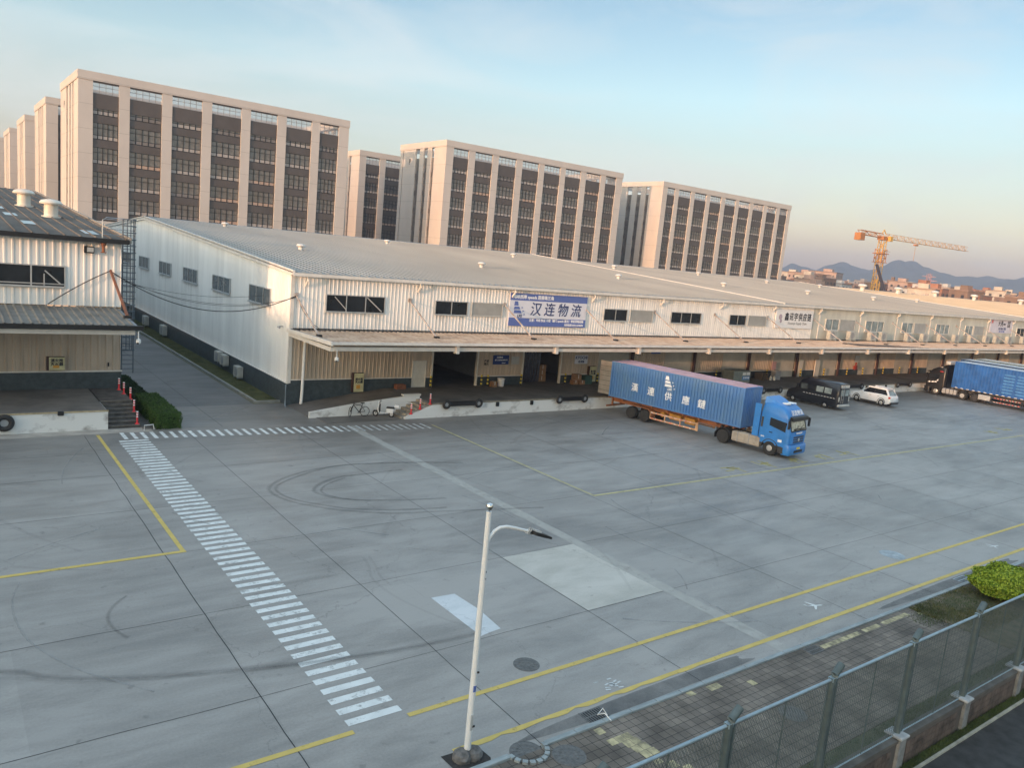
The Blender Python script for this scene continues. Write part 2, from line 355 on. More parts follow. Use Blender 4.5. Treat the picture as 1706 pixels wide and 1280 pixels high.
MT['skid'] = worn('tyre_rubber_marks', (.06, .06, .06), .47, 1.2, .35, .8, alpha=.10)
MT['skid_soft'] = worn('soft_rubber_marks', (.08, .08, .08), .5, .8, .4, .8, alpha=.12)
MT['pale_mark'] = worn('pale_scuff', (.36, .37, .37), .48, 1.5, .2, .7, alpha=.45)
MT['strip'] = worn('pale_repair_strip', (.54, .53, .49), .22, 1.5, .25, .6, alpha=.7)
MT['joint'] = mat('joint_tar', (.035, .036, .038), .8, var=.3)
MT['wet'] = worn('damp_stain', (.05, .052, .056), .42, .5, .3, .45, alpha=.55)

struct('ground', M().quad((-6000, -6000, -.04), (9000, -6000, -.04), (9000, 9000, -.04), (-6000, 9000, -.04)), MT['earth'])
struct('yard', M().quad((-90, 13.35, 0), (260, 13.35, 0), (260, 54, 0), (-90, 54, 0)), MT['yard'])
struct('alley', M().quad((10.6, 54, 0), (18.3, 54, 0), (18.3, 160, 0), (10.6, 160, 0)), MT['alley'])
struct('near_pavement', M().quad((-60, -20, -.004), (200, -20, -.004), (200, 8.0, -.004), (-60, 8.0, -.004)), mat('shaded_asphalt', (.045, .047, .048), .85, 0, .4, 2, .5, 60, world=True))  # asphalt colour lowered to near black for the shade lying on it
j = M(); Z = .004
def strip(m, pts, w, z=Z, jit=0.):
    pts = [Vector((p[0], p[1], 0)) for p in pts]; L = []; Rr = []
    for i, p in enumerate(pts):
        d = (pts[min(i+1, len(pts)-1)]-pts[max(i-1, 0)]).normalized(); nn = Vector((-d.y, d.x, 0))*w/2
        q = 1+random.uniform(-jit, jit)
        L.append((p.x+nn.x*q, p.y+nn.y*q, z)); Rr.append((p.x-nn.x*q, p.y-nn.y*q, z))
    for i in range(len(pts)-1): m.quad(Rr[i], Rr[i+1], L[i+1], L[i])
def wob(x0, y0, x1, y1, n=24, a=.02):
    return [(x0+(x1-x0)*i/n+(random.uniform(-a, a) if x0 == x1 else 0), y0+(y1-y0)*i/n+(random.uniform(-a, a) if y0 == y1 else 0)) for i in range(n+1)]
for x in (6.8,): strip(j, wob(x, 13.4, x, 47.5, 30), .026)
for x in (-3.6, 12.13, 18.33, 27.6, 32.8, 38.0, 43.2, 48.4, 53.6, 58.8, 69.2, 79.6, 90, 100.4, 110.8): strip(j, wob(x, 13.4, x, 47.0, 24), .02)
for y in (18.57, 23.8, 29.04, 34.3, 39.65, 43.7):
    strip(j, wob(-60, y, 6.8, y, 40), .022); strip(j, wob(6.8, y, 150, y, 90), .016)
for y in (58, 64, 72, 84): strip(j, wob(10.8, y, 18.3, y, 6), .03)
strip(j, wob(14.4, 48, 14.4, 120, 20), .025)
struct('expansion_joints', j, MT['joint'])
# surface repairs and slabs
s = M(); s.quad((18.37, 18.6, .0045), (22.25, 18.6, .0045), (22.25, 23.8, .0045), (18.37, 23.8, .0045)); struct('pale_concrete_slab', s, MT['slab'])
s = M(); s.poly([(13.86, 21.79, .005), (13.9, 18.72, .005), (14.3, 18.8, .005), (14.77, 18.86, .005), (14.9, 20.3, .005), (14.79, 21.73, .005)][::1]); struct('pale_patch', s, MT['patch'])
s = M(); strip(s, wob(22.05, 46.2, 22.55, 13.4, 60, 0), .58, .006, .10); struct('pale_repair_strip', s, MT['strip'])
s = M(); strip(s, [(14.2, 49.87), (16, 51.5), (17.75, 53.23)], .12, .006); strip(s, [(13.2, 50.2), (14.2, 49.9)], .2, .006); struct('alley_scuff_line', s, MT['pale_mark'])
# crosswalks
cw = M()
for i in range(57):
    y = 16.33+i*.5245; sl = random.uniform(-.01, .01)
    x0, x1 = 8.24+random.uniform(-.015, .015), 9.76+random.uniform(-.015, .015)
    cw.quad((x0, y-.03, .007), (x1, y+.03+sl-.06, .007), (x1, y+.27-.03+sl, .007), (x0, y+.24, .007))
struct('crosswalk_marking', cw, MT['paint_white'])
cw = M(); cw2 = M()
for i in range(37):
    x = 8.6+i*.512; yb = 46.25-i*.054 if i < 8 else 45.82-(i-8)*.053+.02
    t = cw if i < 25 else cw2; w = .21 if i < 25 else .16
    t.quad((x, yb, .007), (x+w, yb, .007), (x+w, yb+1.5, .007), (x, yb+1.5, .007))
struct('cross_path_marking', cw, MT['paint_white']); struct('worn_cross_path_marking', cw2, MT['paint_white2'])
# yellow lines
def yline(name, pts, w, mt='paint_yellow', jit=.03, n=40, z=.0085):
    s = M()
    for (a, b) in zip(pts[:-1], pts[1:]):
        strip(s, [(a[0]+(b[0]-a[0])*i/n, a[1]+(b[1]-a[1])*i/n) for i in range(n+1)], w, z, jit)
    struct(name, s, MT[mt])
yline('yellow_bay_line', [(7.46, 47.5), (7.46, 29.04)], .17); yline('yellow_bay_edge_line', [(7.56, 29.1), (-60, 29.1)], .2, z=.0091)
yline('yellow_parking_line', [(27.75, 45.3), (27.85, 28.7)], .12, 'paint_yellow2'); yline('yellow_parking_front_line', [(27.85, 28.76), (85, 28.3), (170, 27.7)], .16, 'paint_yellow2', .06, 90, .0091)
yline('yellow_lane_line', [(9.79, 16.03), (170, 15.98)], .17, n=200)
yline('yellow_stub_line', [(-60, 16.03), (8.26, 16.03)], .17, n=100)
s = M(); n = 420; L0 = []; L1 = []
for i in range(n+1):
    x = 10.03+i*(150/n)**1; wv = .0 if x > 21 else max(0, .05*math.sin(x*5.1)+.05*math.sin(x*12.7+1)+random.uniform(-.02, .03))
    L0.append((x, 14.28, .0085)); L1.append((x, 14.10+wv, .0085))
for i in range(n): s.quad(L1[i], L1[i+1], L0[i+1], L0[i])
struct('yellow_kerb_line', s, MT['paint_yellow'])
s = M()
for (x, y) in ((40.5, 29.9), (43.9, 29.85), (47.4, 29.8), (50.7, 29.9), (53.7, 29.9), (79, 30.3), (82.3, 30.4)):
    for _ in range(7):
        a, b = x+random.uniform(-.55, .55), y+random.uniform(-.5, .5)
        if random.random() < .5: strip(s, [(a-.4, b), (a+.4, b)], .14, .0086)
        else: strip(s, [(a, b-.4), (a, b+.4)], .14, .0086)
struct('ghost_yellow_lettering', s, MT['paint_ghost'])
# tyre marks
def soft(m, pts, w, z, jit=0.):
    for q, f in enumerate((1.5, 1.0, .55)): strip(m, pts, w*f, z+.0004*q, jit)
def smooth(pts, n=8):
    P = [Vector((p[0], p[1], 0)) for p in pts]; out = []
    for i in range(len(P)-1):
        p0, p1, p2, p3 = P[max(i-1, 0)], P[i], P[i+1], P[min(i+2, len(P)-1)]
        for q in range(n):
            t = q/n; out.append(.5*((2*p1)+(p2-p0)*t+(2*p0-5*p1+4*p2-p3)*t*t+(3*p1-p0-3*p2+p3)*t**3))
    out.append(P[-1]); return [(p.x, p.y) for p in out]
A1 = [(24.5, 36.3), (21.96, 37.24), (19.19, 37.8), (17.57, 37.88), (15.85, 37.56), (14.11, 36.67), (13.0, 35.53), (12.79, 34.46), (13.1, 33.26), (13.85, 32.19), (14.91, 31.15), (16.74, 30.07), (18.6, 29.62), (20.94, 28.99), (24, 28.2)]
A2 = [(22, 37.2), (18.22, 37.96), (16.2, 37.45), (14.52, 36.53), (13.35, 35.56), (13.07, 34.64), (13.34, 33.44), (14.16, 32.34), (15.31, 31.26), (17.2, 30.4), (19.5, 29.9)]
B1 = [(20.5, 36.2), (18.13, 36.04), (16.71, 35.96), (15.48, 35.27), (14.78, 34.47), (14.75, 33.76), (15.33, 32.85), (16.29, 32.22), (18.09, 31.56), (20.2, 31.1)]
s = M(); soft(s, smooth(A1), .2, .010, .15); soft(s, smooth(A2), .17, .0113, .15); soft(s, smooth(B1), .2, .0126, .15); soft(s, smooth([(p[0]+.28, p[1]-.2) for p in B1[2:8]]), .12, .0139, .15)
soft(s, smooth([(4.97, 26.07), (4.51, 25.51), (4.22, 24.84), (4.21, 24.08), (4.46, 23.18)]), .10, .010, .15)
struct('tyre_marks', s, MT['skid'])
s = M()
strip(s, smooth([(-6, 25.5), (-2, 24), (1.32, 22.79), (2.25, 22.02), (3.29, 21.4), (4.82, 20.76), (6.55, 20.24), (8.3, 19.73), (11, 19.2), (14, 19)]), .22, .010, .2); soft(s, smooth([(-6, 25.4), (-2, 23.9), (1.32, 22.7), (2.25, 21.93), (3.29, 21.3), (4.82, 20.66), (6.55, 20.14), (8.3, 19.63), (11, 19.1), (14, 18.9)]), .2, .0122, .15)
strip(s, smooth([(-6, 25.0), (-2, 23.5), (1.29, 22.37), (2.41, 21.6), (3.56, 21.01), (5.2, 20.46), (6.95, 19.93), (9, 19.5), (12, 19.0)]), .16, .0102, .2)
strip(s, smooth([(13.3, 26), (13.11, 25.14), (12.74, 24.09), (12.72, 22.96), (12.92, 21.79), (13.37, 20.43), (13.9, 19.4)]), .11, .0104, .2)
strip(s, smooth([(13.55, 26), (13.35, 25.04), (13.09, 24.1), (13.09, 23.27)]), .10, .0106, .2)
for _ in range(46):
    x, y = random.uniform(-6, 34), random.uniform(24.5, 45); r0 = random.uniform(6, 20); a0 = random.uniform(0, 6.3); da = random.uniform(.15, .5)
    strip(s, [(x+r0*math.cos(a0+da*i/10), y+r0*math.sin(a0+da*i/10)) for i in range(11) if 14.6 < y+r0*math.sin(a0+da*i/10) < 46.8], random.uniform(.06, .2), .0108+random.uniform(0, .002), .3)
for _ in range(40):
    x, y = random.uniform(36, 120), random.uniform(18, 44); r0 = random.uniform(10, 30); a0 = random.uniform(0, 6.3); da = random.uniform(.2, .7)
    strip(s, [(x+r0*math.cos(a0+da*i/12), y+r0*math.sin(a0+da*i/12)) for i in range(13) if 14.6 < y+r0*math.sin(a0+da*i/12) < 46.8], random.uniform(.1, .25), .0108+random.uniform(0, .002), .3)
struct('soft_tyre_marks', s, MT['skid_soft'])
s = M(); strip(s, smooth([(2.22, 28.44), (1.93, 27.26), (1.88, 25.95), (2.0, 24.67), (2.22, 23.76), (2.73, 22.54), (3.31, 21.53), (4.5, 20)]), .06, .0112, .3)
for _ in range(30):
    x, y = random.uniform(-4, 60), random.uniform(15, 44); r0 = random.uniform(5, 18); a0 = random.uniform(0, 6.3); da = random.uniform(.1, .4)
    strip(s, [(x+r0*math.cos(a0+da*i/10), y+r0*math.sin(a0+da*i/10)) for i in range(11) if 14.6 < y+r0*math.sin(a0+da*i/10) < 46.5], random.uniform(.04, .12), .0113+random.uniform(0, .001), .3)
struct('pale_scuffs', s, MT['pale_mark'])
s = M()
def blob(cx, cy, rx, ry, z):
    s.poly([(cx+rx*(1+.2*math.sin(3*t+cx))*math.cos(t), cy+ry*(1+.2*math.sin(2*t+cy))*math.sin(t), z) for t in [2*math.pi*i/28 for i in range(28)]])
blob(17, 13.75, 4.5, .33, .0116); blob(36, 13.72, 6, .3, .0117); 
struct('damp_stains', s, MT['wet'])
# kerb + block paving + soil strip
kb = M(); x = 12.15
while x < 60:
    L = 1.0; kb.bevbox(x+.008, x+L-.008, 13.2, 13.36, -.05, .11, .012); x += L
kb.bevbox(9.9, 11.05, 13.22, 13.38, -.05, .11, .012)
for t in range(9):
    a = R(188+t*20.5); cx, cy = 11.6, 13.32
    kb.bar((cx+.52*math.cos(a-.13), cy+.52*math.sin(a-.13), .045), (cx+.52*math.cos(a+.13), cy+.52*math.sin(a+.13), .045), .12, .13)
x = 4.
while x < 9.6: kb.bevbox(x+.008, x+.99, 13.2, 13.36, -.05, .11, .012); x += 1.
struct('kerb', kb, mat('kerb_stone', (.30, .345, .355), .6, var=.25, vs=2.5, stretch=(.6, 3, 3)))
def paver_mat():
    m = bpy.data.materials.new('block_paving'); m.use_nodes = True; n = m.node_tree.nodes; l = m.node_tree.links; b = n['Principled BSDF']; b.inputs['Roughness'].default_value = .85
    g = n.new('ShaderNodeNewGeometry'); br = n.new('ShaderNodeTexBrick'); l.new(g.outputs['Position'], br.inputs['Vector'])
    br.inputs['Scale'].default_value = 1; br.inputs['Brick Width'].default_value = .26; br.inputs['Row Height'].default_value = .26; br.offset = 0
    br.inputs['Mortar Size'].default_value = .009; br.inputs['Color1'].default_value = (.19, .165, .14, 1); br.inputs['Color2'].default_value = (.265, .23, .19, 1); br.inputs['Mortar'].default_value = (.05, .047, .042, 1)
    br.inputs['Bias'].default_value = -.25
    z = n.new('ShaderNodeTexNoise'); z.inputs['Scale'].default_value = .8; z.inputs['Detail'].default_value = 6; l.new(g.outputs['Position'], z.inputs[0])
    # rings pressed into each block
    sc_ = n.new('ShaderNodeVectorMath'); sc_.operation = 'SCALE'; sc_.inputs[3].default_value = 1/.26; l.new(g.outputs['Position'], sc_.inputs[0])
    fr = n.new('ShaderNodeVectorMath'); fr.operation = 'FRACTION'; l.new(sc_.outputs[0], fr.inputs[0])
    ln = n.new('ShaderNodeVectorMath'); ln.operation = 'DISTANCE'; l.new(fr.outputs[0], ln.inputs[0]); ln.inputs[1].default_value = (0, 0, .4)
    sn = n.new('ShaderNodeMath'); sn.operation = 'MULTIPLY'; sn.inputs[1].default_value = 42; l.new(ln.outputs['Value'], sn.inputs[0])
    s2 = n.new('ShaderNodeMath'); s2.operation = 'SINE'; l.new(sn.outputs[0], s2.inputs[0])
    bp = n.new('ShaderNodeBump'); bp.inputs['Strength'].default_value = .5; bp.inputs['Distance'].default_value = .008; l.new(s2.outputs[0], bp.inputs['Height']); l.new(bp.outputs[0], b.inputs['Normal'])
    mr = n.new('ShaderNodeMapRange'); mr.inputs[1].default_value = -1; mr.inputs[2].default_value = 1; mr.inputs[3].default_value = .72; mr.inputs[4].default_value = 1.1; l.new(s2.outputs[0], mr.inputs[0])
    r = n.new('ShaderNodeMapRange'); r.inputs[1].default_value = .35; r.inputs[2].default_value = .65; r.inputs[3].default_value = .6; r.inputs[4].default_value = 1.25; l.new(z.outputs[0], r.inputs[0])
    mu = n.new('ShaderNodeMath'); mu.operation = 'MULTIPLY'; l.new(r.outputs[0], mu.inputs[0]); l.new(mr.outputs[0], mu.inputs[1])
    mm = n.new('ShaderNodeVectorMath'); mm.operation = 'SCALE'; l.new(br.outputs[0], mm.inputs[0]); l.new(mu.outputs[0], mm.inputs[3]); l.new(mm.outputs[0], b.inputs['Base Color'])
    return m
MT['pavers'] = paver_mat()
struct('footpath', M().box(4, 60, 9.45, 13.195, -.04, .05), MT['pavers'])
tact = M(); tx = random.Random(3)
for i in range(22):
    if i in (9, 14): continue
    x = 23.79+i*.26
    for row in ((12.82,) if i > 16 else (12.82,)): tact.box(x+.008, x+.252, row, row+.2, .05, .053)
tact.box(29.95, 30.15, 12.62, 12.8, .05, .053)
for (x, y) in ((13.65, 12.9), (13.9, 12.4), (14.16, 12.4), (13.95, 12.14), (14.21, 12.14), (14.0, 11.88), (14.26, 11.88), (14.05, 11.62), (14.31, 11.62), (14.1, 11.3), (14.35, 11.0), (14.6, 10.7), (13.64, 12.4), (18.1, 12.9), (18.36, 12.9), (17.3, 13.0), (19.5, 12.5)):
    tact.box(x+.008, x+.25, y, y+.245, .05, .0535)
struct('pale_paving_blocks', tact, mat('pale_blocks', (.50, .44, .26), .8, 0, .3, 4, col2=(.22, .20, .13), world=True))
struct('soil_strip', M().box(30.2, 60, 9.6, 13.19, .0505, .07), mat('soil', (.15, .12, .085), .95, 0, .3, 3, col2=(.08, .085, .045), world=True))
struct('fence_foot_soil', M().box(4, 60, 8.5, 9.44, -.04, .04), mat('mossy_soil', (.11, .11, .07), .95, 0, .3, 1.4, col2=(.05, .07, .03), world=True))
struct('grass_edge_soil', M().box(4, 60, 7.95, 8.15, -.04, .03), mat('mossy_soil_near', (.06, .075, .035), .95, 0, .3, 1.4, world=True))
struct('edging_strip', M().box(4, 60, 7.86, 7.93, -.04, .05), mat('edging', (.40, .40, .34), .8, var=.3, vs=2))
def grass(name, x0, x1, y0, y1, n, h, mt, z=0.04, dens=None):
    v = np.empty((n*3, 3)); x = rng.uniform(x0, x1, n); y = rng.uniform(y0, y1, n)
    if dens is not None:
        keep = dens(x, y); x = x[keep]; y = y[keep]; n = len(x); v = np.empty((n*3, 3))
    a = rng.uniform(0, 6.28, n); hh = h*rng.uniform(.4, 1.2, n); w = h*.12; ln = rng.normal(0, h*.45, (n, 2))
    v[0::3] = np.c_[x-np.cos(a)*w, y-np.sin(a)*w, np.full(n, z)]; v[1::3] = np.c_[x+np.cos(a)*w, y+np.sin(a)*w, np.full(n, z)]; v[2::3] = np.c_[x+ln[:, 0], y+ln[:, 1], z+hh]
    me = bpy.data.meshes.new(name); me.vertices.add(n*3); me.vertices.foreach_set('co', v.ravel()); me.loops.add(n*3); me.loops.foreach_set('vertex_index', np.arange(n*3, dtype=np.int32))
    me.polygons.add(n); me.polygons.foreach_set('loop_start', np.arange(0, n*3, 3, dtype=np.int32)); me.update(calc_edges=True); me.materials.append(mt)
    o = link(bpy.data.objects.new(name, me)); o['kind'] = 'stuff'; return o
MT['grassm'] = mat('grass_blades', (.07, .10, .025), .7, 0, .3, 1.2, col2=(.035, .06, .015), world=True)
MT['grassdry'] = mat('dry_grass_blades', (.14, .13, .05), .8, 0, .3, 1.2, col2=(.05, .07, .02), world=True)
grass('grass', 30.0, 40, 10.6, 13.15, 26000, .10, MT['grassdry'], .06, lambda x, y: (np.sin(x*1.3+y*2)+np.sin(x*.7-y*3)*.7+rng.uniform(-1, 1, len(x))) > .0)
grass('grass', 29.0, 36, 11.5, 12.9, 9000, .07, MT['grassm'], .06, lambda x, y: ((x-32)**2/9+(y-12.3)**2/.6) < rng.uniform(.2, 1.4, len(x)))
grass('grass', 16, 40, 8.5, 9.4, 24000, .09, MT['grassm'], .03, lambda x, y: (np.sin(x*.9)+rng.uniform(-1.2, 1, len(x))) > -.2)
grass('grass', 10, 40, 7.95, 8.15, 12000, .08, MT['grassm'], .03)
# the lawn strip beside the warehouse flank
struct('lawn', M().box(18.75, 20.45, 54.6, 118, -.04, .05), mat('lawn_soil', (.09, .095, .035), .95, 0, .3, .8, col2=(.05, .06, .02), world=True))
struct('lawn_kerb', M().box(18.55, 18.74, 54.4, 118, -.04, .12).box(18.75, 20.5, 54.4, 54.59, -.04, .12), mat('lawn_kerb_stone', (.26, .27, .25), .8, var=.25))
grass('grass', 18.8, 20.3, 54.7, 112, 30000, .09, MT['grassdry'], .04)
# iron covers and grates (set in the ground, each liftable)
MT['iron'] = mat('cast_iron', (.16, .16, .155), .6, .3, .3, 8)
MT['ironpale'] = mat('worn_cover', (.36, .42, .46), .6, 0, .3, 3)
def manhole(x, y, r, z, mt, label):
    m = M(); m.lathe((x, y, z), [(r*1.12, -.03), (r*1.12, .006), (r*1.02, .006), (r*1.0, .001), (r*.98, .009), (r*.7, .009), (r*.68, .004), (r*.6, .004), (r*.58, .009), (r*.35, .009), (r*.33, .004), (r*.2, .004), (r*.18, .01), (.001, .01)], 32)
    for t in range(12):
        a = 2*math.pi*t/12; m.bar((x+r*.36*math.cos(a), y+r*.36*math.sin(a), z+.011), (x+r*.94*math.cos(a), y+r*.94*math.sin(a), z+.011), .02, .006)
    solo('manhole_cover', m, mt, label, 'manhole cover', (x, y, z), 'manhole covers')
manhole(14.15, 16.66, .36, .0, MT['iron'], 'round iron manhole cover in the yard just above the long yellow lane line')
manhole(35.61, 16.75, .5, .0, MT['ironpale'], 'pale oval-looking manhole cover in the open yard at far right near the yellow lane line')
manhole(12.41, 12.64, .38, .05, MT['iron'], 'round manhole cover sunk in the block paving between lamp post and fence')
manhole(11.6, 13.32, .38, .004, MT['iron'], 'dark round manhole cover in the curved kerb notch beside the lamp post')
manhole(19.3, 11.0, .36, .05, MT['iron'], 'dark manhole cover in the footpath seen through the chain-link fence')
def grate(x0, x1, y0, y1, z, label, mt):
    m = M(); m.box(x0, x1, y0, y0+.04, z-.02, z+.012).box(x0, x1, y1-.04, y1, z-.02, z+.012).box(x0, x0+.04, y0+.04, y1-.04, z-.02, z+.012).box(x1-.04, x1, y0+.04, y1-.04, z-.02, z+.012)
    n = 9
    for i in range(1, n):
        x = x0+(x1-x0)*i/n; m.box(x-.014, x+.014, y0+.04, y1-.04, z-.02, z+.012)
    ym = (y0+y1)/2; m.box(x0+.04, x1-.04, ym-.02, ym+.02, z-.02, z+.0125)
    r = thing('drain_grate', label, 'drain grate', ((x0+x1)/2, (y0+y1)/2, z), group='drain grates by the kerb')
    part('grating', m, mt, r); part('drain_pit', M().quad((x0, y0, z+.0045), (x1, y0, z+.0045), (x1, y1, z+.0045), (x0, y1, z+.0045)), MT['black'], r)
grate(13.85, 14.6, 13.42, 13.95, .0, 'iron drain grate at the kerb nearest the lamp post', MT['iron'])
grate(35.3, 36.3, 13.42, 13.9, .0, 'pale drain grate at the kerb beside the round lime bush', MT['ironpale'])
grate(23.0, 23.7, 12.75, 13.15, .05, 'dark grate set in the footpath at the head of the pale block row', MT['iron'])
# little white painted plane figures on the lane
s = M()
def plane_mark(x, y, sc, a, z=.0095):
    def P(u, v): return (x+sc*(u*math.cos(a)-v*math.sin(a)), y+sc*(u*math.sin(a)+v*math.cos(a)), z)
    s.poly([P(-.5, -.04), (P(.4, -.05)), P(.5, 0), P(.4, .05), P(-.5, .04)]); s.poly([P(.1, .05), P(-.2, .45), P(-.3, .45), P(-.1, .05)]); s.poly([P(.1, -.05), P(-.1, -.05), P(-.3, -.4), P(-.2, -.4)])
    s.poly([P(-.38, .045), P(-.5, .2), P(-.56, .2), P(-.5, .045)])
plane_mark(26.75, 15.08, .75, -.3); plane_mark(42.3, 15.07, .7, -.2)
struct('small_white_markings', s, MT['paint_white'])
s = M()
for _ in range(14):
    x, y = 15.7+random.gauss(0, .13), 14.57+random.gauss(0, .13); strip(s, [(x-.08, y+random.uniform(-.05, .05)), (x+.08, y)], .06, .0095)
struct('white_paint_splash', s, MT['paint_white2'])
br = M(); br.tube([(14.3, 13.15, .12), (14.28, 13.4, .20), (14.18, 13.55, .11), (14.4, 13.6, .2), (14.45, 13.45, .06)], .014, 6)
solo('white_bracket', br, MT['steel_white'], 'bent white metal bracket lying on the kerb by the drain grate', 'bracket')
# ================================================================ LONG WAREHOUSE (three roof blocks)
YW, YF, ZD, ZE, YR, YB = 53.3, 47.3, 1.05, 9.45, 100., 147.
def roofz(y, zr): return ZE+(zr-ZE)*(min(y, YR)-YW)/(YR-YW) if y <= YR else zr-(zr-ZE)*(y-YR)/(YB-YR)
def window(root, x0, x1, z0, z1, y, panes, fm, gm, w=.06, gap_label=None, braces=()):
    f = M(); d = .09
    f.box(x0-w, x1+w, y-d, y, z0-w, z0).box(x0-w, x1+w, y-d, y, z1, z1+w).box(x0-w, x0, y-d, y, z0, z1).box(x1, x1+w, y-d, y, z0, z1)
    for p in range(1, panes):
        q = x0+(x1-x0)*p/panes; f.box(q-.035, q+.035, y-d+.02, y-.02, z0, z1)
    f.box(x0-w-.03, x1+w+.03, y-d-.06, y-d-.001, z0-w-.03, z0-w+.015)
    wo_ = part('window', f, fm, root, gap_label)
    part('pane', M().quad((x0, y-.05, z0), (x1, y-.05, z0), (x1, y-.05, z1), (x0, y-.05, z1)), gm, wo_)
    return wo_
def louvre(root, x0, x1, z0, z1, y):
    m = M(); w = .07
    m.box(x0-w, x1+w, y-.1, y, z0-w, z0).box(x0-w, x1+w, y-.1, y, z1, z1+w).box(x0-w, x0, y-.1, y, z0, z1).box(x1, x1+w, y-.1, y, z0, z1)
    n = 14
    for i in range(n):
        z = z0+(z1-z0)*i/n; m.quad((x0, y-.09, z), (x1, y-.09, z), (x1, y-.02, z+(z1-z0)/n*.95), (x0, y-.02, z+(z1-z0)/n*.95))
    m.quad((x0, y-.015, z0), (x1, y-.015, z0), (x1, y-.015, z1), (x0, y-.015, z1))
    return part('louvre', m, MT['louvre'], root)
def shutter(root, x0, x1, z0, z1, y, label=None):
    m = M(); n = int((z1-z0)/.11)
    for i in range(n):
        a = z0+(z1-z0)*i/n; b = z0+(z1-z0)*(i+1)/n
        m.quad((x0, y, a), (x1, y, a), (x1, y-.025, (a+b)/2), (x0, y-.025, (a+b)/2)).quad((x0, y-.025, (a+b)/2), (x1, y-.025, (a+b)/2), (x1, y, b), (x0, y, b))
    return part('roller_shutter', m, MT['shutter'], root, label)
vent_pos = {1: [(28.0, 94.9), (28.1, 71.6), (47.5, 91.9), (46.4, 68.4), (65.4, 88.8), (65.6, 67.8)], 2: [(84.0, 88.0), (88.3, 70.5), (106.6, 90.8), (105.8, 68.8), (118.7, 85.5), (122.1, 67.5), (139, 88), (141, 69.9)], 3: []}
def roof_vent(root, roof, x, y, z, s=1.):
    m = M(); m.lathe((x, y, z-.15), [(.25*s, 0), (.25*s, .55*s), (.42*s, .62*s), (.5*s, .74*s), (.4*s, .88*s), (.001, .95*s)], 14)
    part('roof_vent', m, MT['trim'], roof, smooth=True)
def block(idx, X0, X1, zr, label, walls):
    root = thing('warehouse', label, 'warehouse', ((X0+X1)/2, YW, 0), group='blocks of the long loading warehouse')
    return root
# ---- roofs
def roof(root, X0, X1, zr, mt, seam=.6):
    m = M(); ov = .25; t = .06
    for (ya, yb, za, zb) in ((YW-.35, YR, roofz(YW, zr)-.02, zr), (YR, YB+.3, zr, ZE)):
        m.rings([[(X0, ya, za), (X1, ya, za), (X1, ya, za+t), (X0, ya, za+t)], [(X0, yb, zb), (X1, yb, zb), (X1, yb, zb+t), (X0, yb, zb+t)]])
    x = X0+.3; sl = (zr-ZE)/(YR-YW)
    while x < X1-.2:
        m.rings([[(x-.035, YW-.35, ZE+t-.03), (x+.035, YW-.35, ZE+t-.03), (x+.02, YW-.35, ZE+t+.045), (x-.02, YW-.35, ZE+t+.045)],
                 [(x-.035, YR, zr+t-.01), (x+.035, YR, zr+t-.01), (x+.02, YR, zr+t+.06), (x-.02, YR, zr+t+.06)]])
        x += seam
    r = part('roof', m, mt, root)
    part('ridge_cap', M().prism([(YR-.3, zr+.05), (YR, zr+.14), (YR+.3, zr+.05), (YR, zr+.09)], 'x', X0, X1), MT['roof_sheet'], r)
    return r
def rake(root, X, zr, w=.16, h=.32):
    m = M()
    for (ya, yb, za, zb) in ((YW-.4, YR, ZE, zr), (YR, YB+.3, zr, ZE)):
        m.rings([[(X-w, ya, za-h+.1), (X, ya, za-h+.1), (X, ya, za+.17), (X-w, ya, za+.17)], [(X-w, yb, zb-h+.1), (X, yb, zb-h+.1), (X, yb, zb+.17), (X-w, yb, zb+.17)]])
    part('rake_trim', m, MT['trim'], root)
B1 = block(1, 20.5, 77.2, 12.4, 'long white ribbed warehouse whose flank with five small windows lines the alley', None)
r1 = roof(B1, 20.3, 77.2, 12.4, MT['roof_sheet']); rake(B1, 20.46, 12.4); rake(B1, 77.4, 12.4, .2, .1)
B2 = block(2, 77.2, 150, 12.0, 'middle warehouse block with smooth cream upper wall and row of AC units on its ledge', None)
r2 = roof(B2, 77.4, 150, 12.0, MT['roof_sheet']); rake(B2, 150.2, 12.0, .2, .1)
B3 = block(3, 150, 320, 11.75, 'far warehouse block with tan roof and large mushroom vents at right edge', None)
r3 = roof(B3, 150.2, 320, 11.7, MT['roof_far'], 1.2)
for (x, y) in vent_pos[1]: roof_vent(B1, r1, x, y, roofz(y, 12.4), .85)
for (x, y) in vent_pos[2]: roof_vent(B2, r2, x, y, roofz(y, 12.0), .9)
for (x, y) in ((163, 93), (182, 95), (202, 96), (226, 97), (256, 97)): roof_vent(B3, r3, x, y, roofz(y, 11.7), 1.9)
